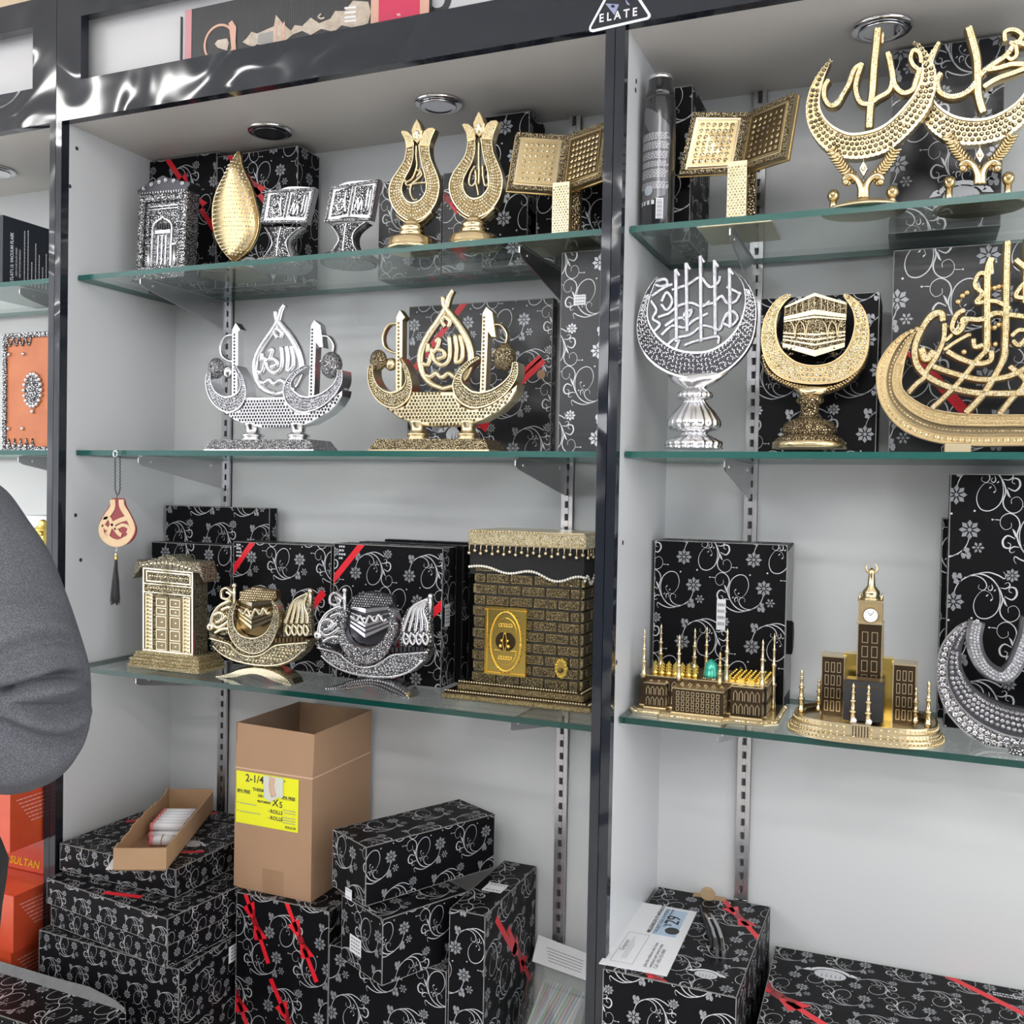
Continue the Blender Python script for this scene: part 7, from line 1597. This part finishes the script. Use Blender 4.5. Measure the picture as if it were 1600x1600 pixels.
for sx in (-1, 1):
    b = MB(); b.ball((sx*.031, .118, 1.69), .012, 0, 12, 8); b.build('eye', 'label_white', per)
    b = MB(); b.lathe([(.005, -.028), (.018, -.018), (.022, .005), (.016, .026), (.004, .030)], (sx*.083, .03, 1.68), 12, sx=.35); b.build('ear', 'skin_tone', per)
b = MB(); b.tube([(-.022, .124, 1.632), (0, .13, 1.630), (.022, .124, 1.632)], .004, 8); b.build('mouth', mat('lips', (.4, .16, .13), .5).name, per)
b = MB(); b.lathe([(.096*sin(pi*i/14)+.0005, .105*-cos(pi*i/14)) for i in range(5, 15)], (0, .018, 1.70), 24, sy=1.12); b.build('hair', 'hair_dark', per)
# trousers
skv = [(0, 0, 1.075), (0, 0, 1.0), (.105, 0, .90), (.108, .015, .50), (.108, -.015, .12), (-.105, 0, .90), (-.108, .015, .50), (-.108, -.015, .12)]
skin_body('trousers', skv, [(0, 1), (1, 2), (2, 3), (3, 4), (1, 5), (5, 6), (6, 7)], [(.215, .15), (.245, .16), .112, .086, .07, .112, .086, .07], 1, 'trousers_dark', per)
for sx in (-1, 1):
    b = MB(); b.lathe([(.048, 0), (.05, .02), (.045, .05), (.03, .075)], (sx*.107, .045, .0), 20, sy=2.5); b.build('shoe', 'shoe_black', per)
# shirt: sleeves and trunk fused, then folds pressed in
def ring_loft(b, path, n=20, m=0):
    """path: (centre, (rx, ry), direction-free horizontal or tilted ring)"""
    base = len(b.v)
    for i, (c, r1, r2) in enumerate(path):
        c = V(c); a = V(path[max(i-1, 0)][0]); d = V(path[min(i+1, len(path)-1)][0])-a; d.normalize()
        s = d.cross(V((0, 1, 0))); s = s.normalized() if s.length > .1 else V((1, 0, 0)); t_ = s.cross(d).normalized()
        for j in range(n): a_ = 2*pi*j/n; b.v.append(tuple(c+s*cos(a_)*r1+t_*sin(a_)*r2))
    for i in range(len(path)-1):
        for j in range(n): j2 = (j+1) % n; b.face((base+i*n+j, base+i*n+j2, base+(i+1)*n+j2, base+(i+1)*n+j), m, True)
    b.face([base+j for j in range(n-1, -1, -1)], m); b.face([base+(len(path)-1)*n+j for j in range(n)], m)
b = MB()
ring_loft(b, [((0, 0, 1.05), .185, .14), ((0, 0, 1.13), .195, .148), ((0, 0, 1.22), .195, .15), ((0, .0, 1.34), .20, .15), ((0, 0, 1.42), .185, .125), ((0, .0, 1.47), .12, .095), ((0, .01, 1.50), .075, .075)])
for s in (1, -1):
    P = [((.10, .01, 1.44), .085, .085), ((.165, .01, 1.435), .088, .088), ((.215, .005, 1.39), .090, .090), ((.252, 0, 1.325), .092, .092), ((.288, -.005, 1.25), .096, .094), ((.285, .01, 1.20), .092, .090), ((.235, .05, 1.175), .086, .086), ((.17, .11, 1.16), .070, .072), ((.11, .185, 1.105), .050, .052)]
    ring_loft(b, [((c[0]*s, c[1], c[2]), r1, r2) for c, r1, r2 in P])
tmp = b.build('shirt_base', 'shirt_grey', None)
r_ = tmp.modifiers.new('r', 'REMESH'); r_.mode = 'VOXEL'; r_.voxel_size = .008
sm = tmp.modifiers.new('m', 'SMOOTH'); sm.factor = .7; sm.iterations = 14
su = tmp.modifiers.new('u', 'SUBSURF'); su.levels = 1; su.render_levels = 1
dg = bpy.context.evaluated_depsgraph_get(); me = bpy.data.meshes.new_from_object(tmp.evaluated_get(dg)); bpy.data.objects.remove(tmp)
from mathutils import noise
me.update()
def lp2(x, y): p = PY(x, y, PY0-.09); return ((p.x-PX0), p.z/1.03)
FOLDS = [([(-60, 1096), (0, 1088), (70, 1082), (128, 1074)], -.024, .0075), ([(-40, 1110), (50, 1106), (112, 1106)], .012, .010), ([(-20, 1100), (55, 1150), (108, 1225)], -.018, .008), ([(10, 1112), (75, 1145), (125, 1195)], .011, .010),
         ([(-25, 1112), (30, 1165), (52, 1225)], -.016, .009), ([(-10, 1105), (52, 1175), (80, 1235)], .010, .009), ([(-30, 1150), (5, 1200), (18, 1285)], -.014, .010), ([(-10, 1150), (25, 1215), (38, 1270)], .009, .009),
         ([(-30, 1030), (30, 985), (90, 935)], -.010, .010), ([(-30, 1010), (25, 965), (80, 915)], .008, .012), ([(-10, 1060), (60, 1020), (120, 985)], -.007, .012), ([(-40, 870), (10, 850), (25, 840)], -.007, .010), ([(-30, 940), (40, 900), (60, 880)], -.005, .012), ([(20, 1060), (80, 1045), (125, 1050)], .008, .010)]
FW = [([lp2(*q) for q in P], a_, w_) for P, a_, w_ in FOLDS]
def segd(p, a, c):
    ax, az = a; dx, dz = c[0]-ax, c[1]-az; t = max(0, min(1, ((p[0]-ax)*dx+(p[1]-az)*dz)/(dx*dx+dz*dz))); return math.hypot(p[0]-ax-t*dx, p[1]-az-t*dz)
ds = []
for v in me.vertices:
    p = v.co; f = .0035*noise.noise(p*14)+.003*noise.noise(p*6+V((3, 1, 2)))
    if p.x > .02 and p.z < 1.46:
        k = 1 if v.normal.y < .2 else max(0, 1-(v.normal.y-.2)*2)
        x = p.x+.012*noise.noise(p*11); z = p.z+.010*noise.noise(p*12+V((5, 5, 5)))
        for P, a_, w_ in FW:
            d = min(segd((x, z), P[i], P[i+1]) for i in range(len(P)-1))
            if d < 3*w_: f += k*a_*math.exp(-(d/w_)**2)
    ds.append(v.co+v.normal*f)
for v, c in zip(me.vertices, ds): v.co = c
me.materials.clear(); me.materials.append(MATS['shirt_grey'])
for p in me.polygons: p.use_smooth = True; p.material_index = 0
sh = bpy.data.objects.new('shirt', me); C.objects.link(sh); sh.parent = per
per.scale = (1, 1, 1.03)
# shoulder seam
b = MB(); b.tube([(.205+.012*cos(a), .005-.092*cos(a), 1.42+.075*sin(a)) for a in [pi*(k/12)-.2 for k in range(10)]], .0016, 6); b.build('shoulder_seam', 'shirt_grey', per)
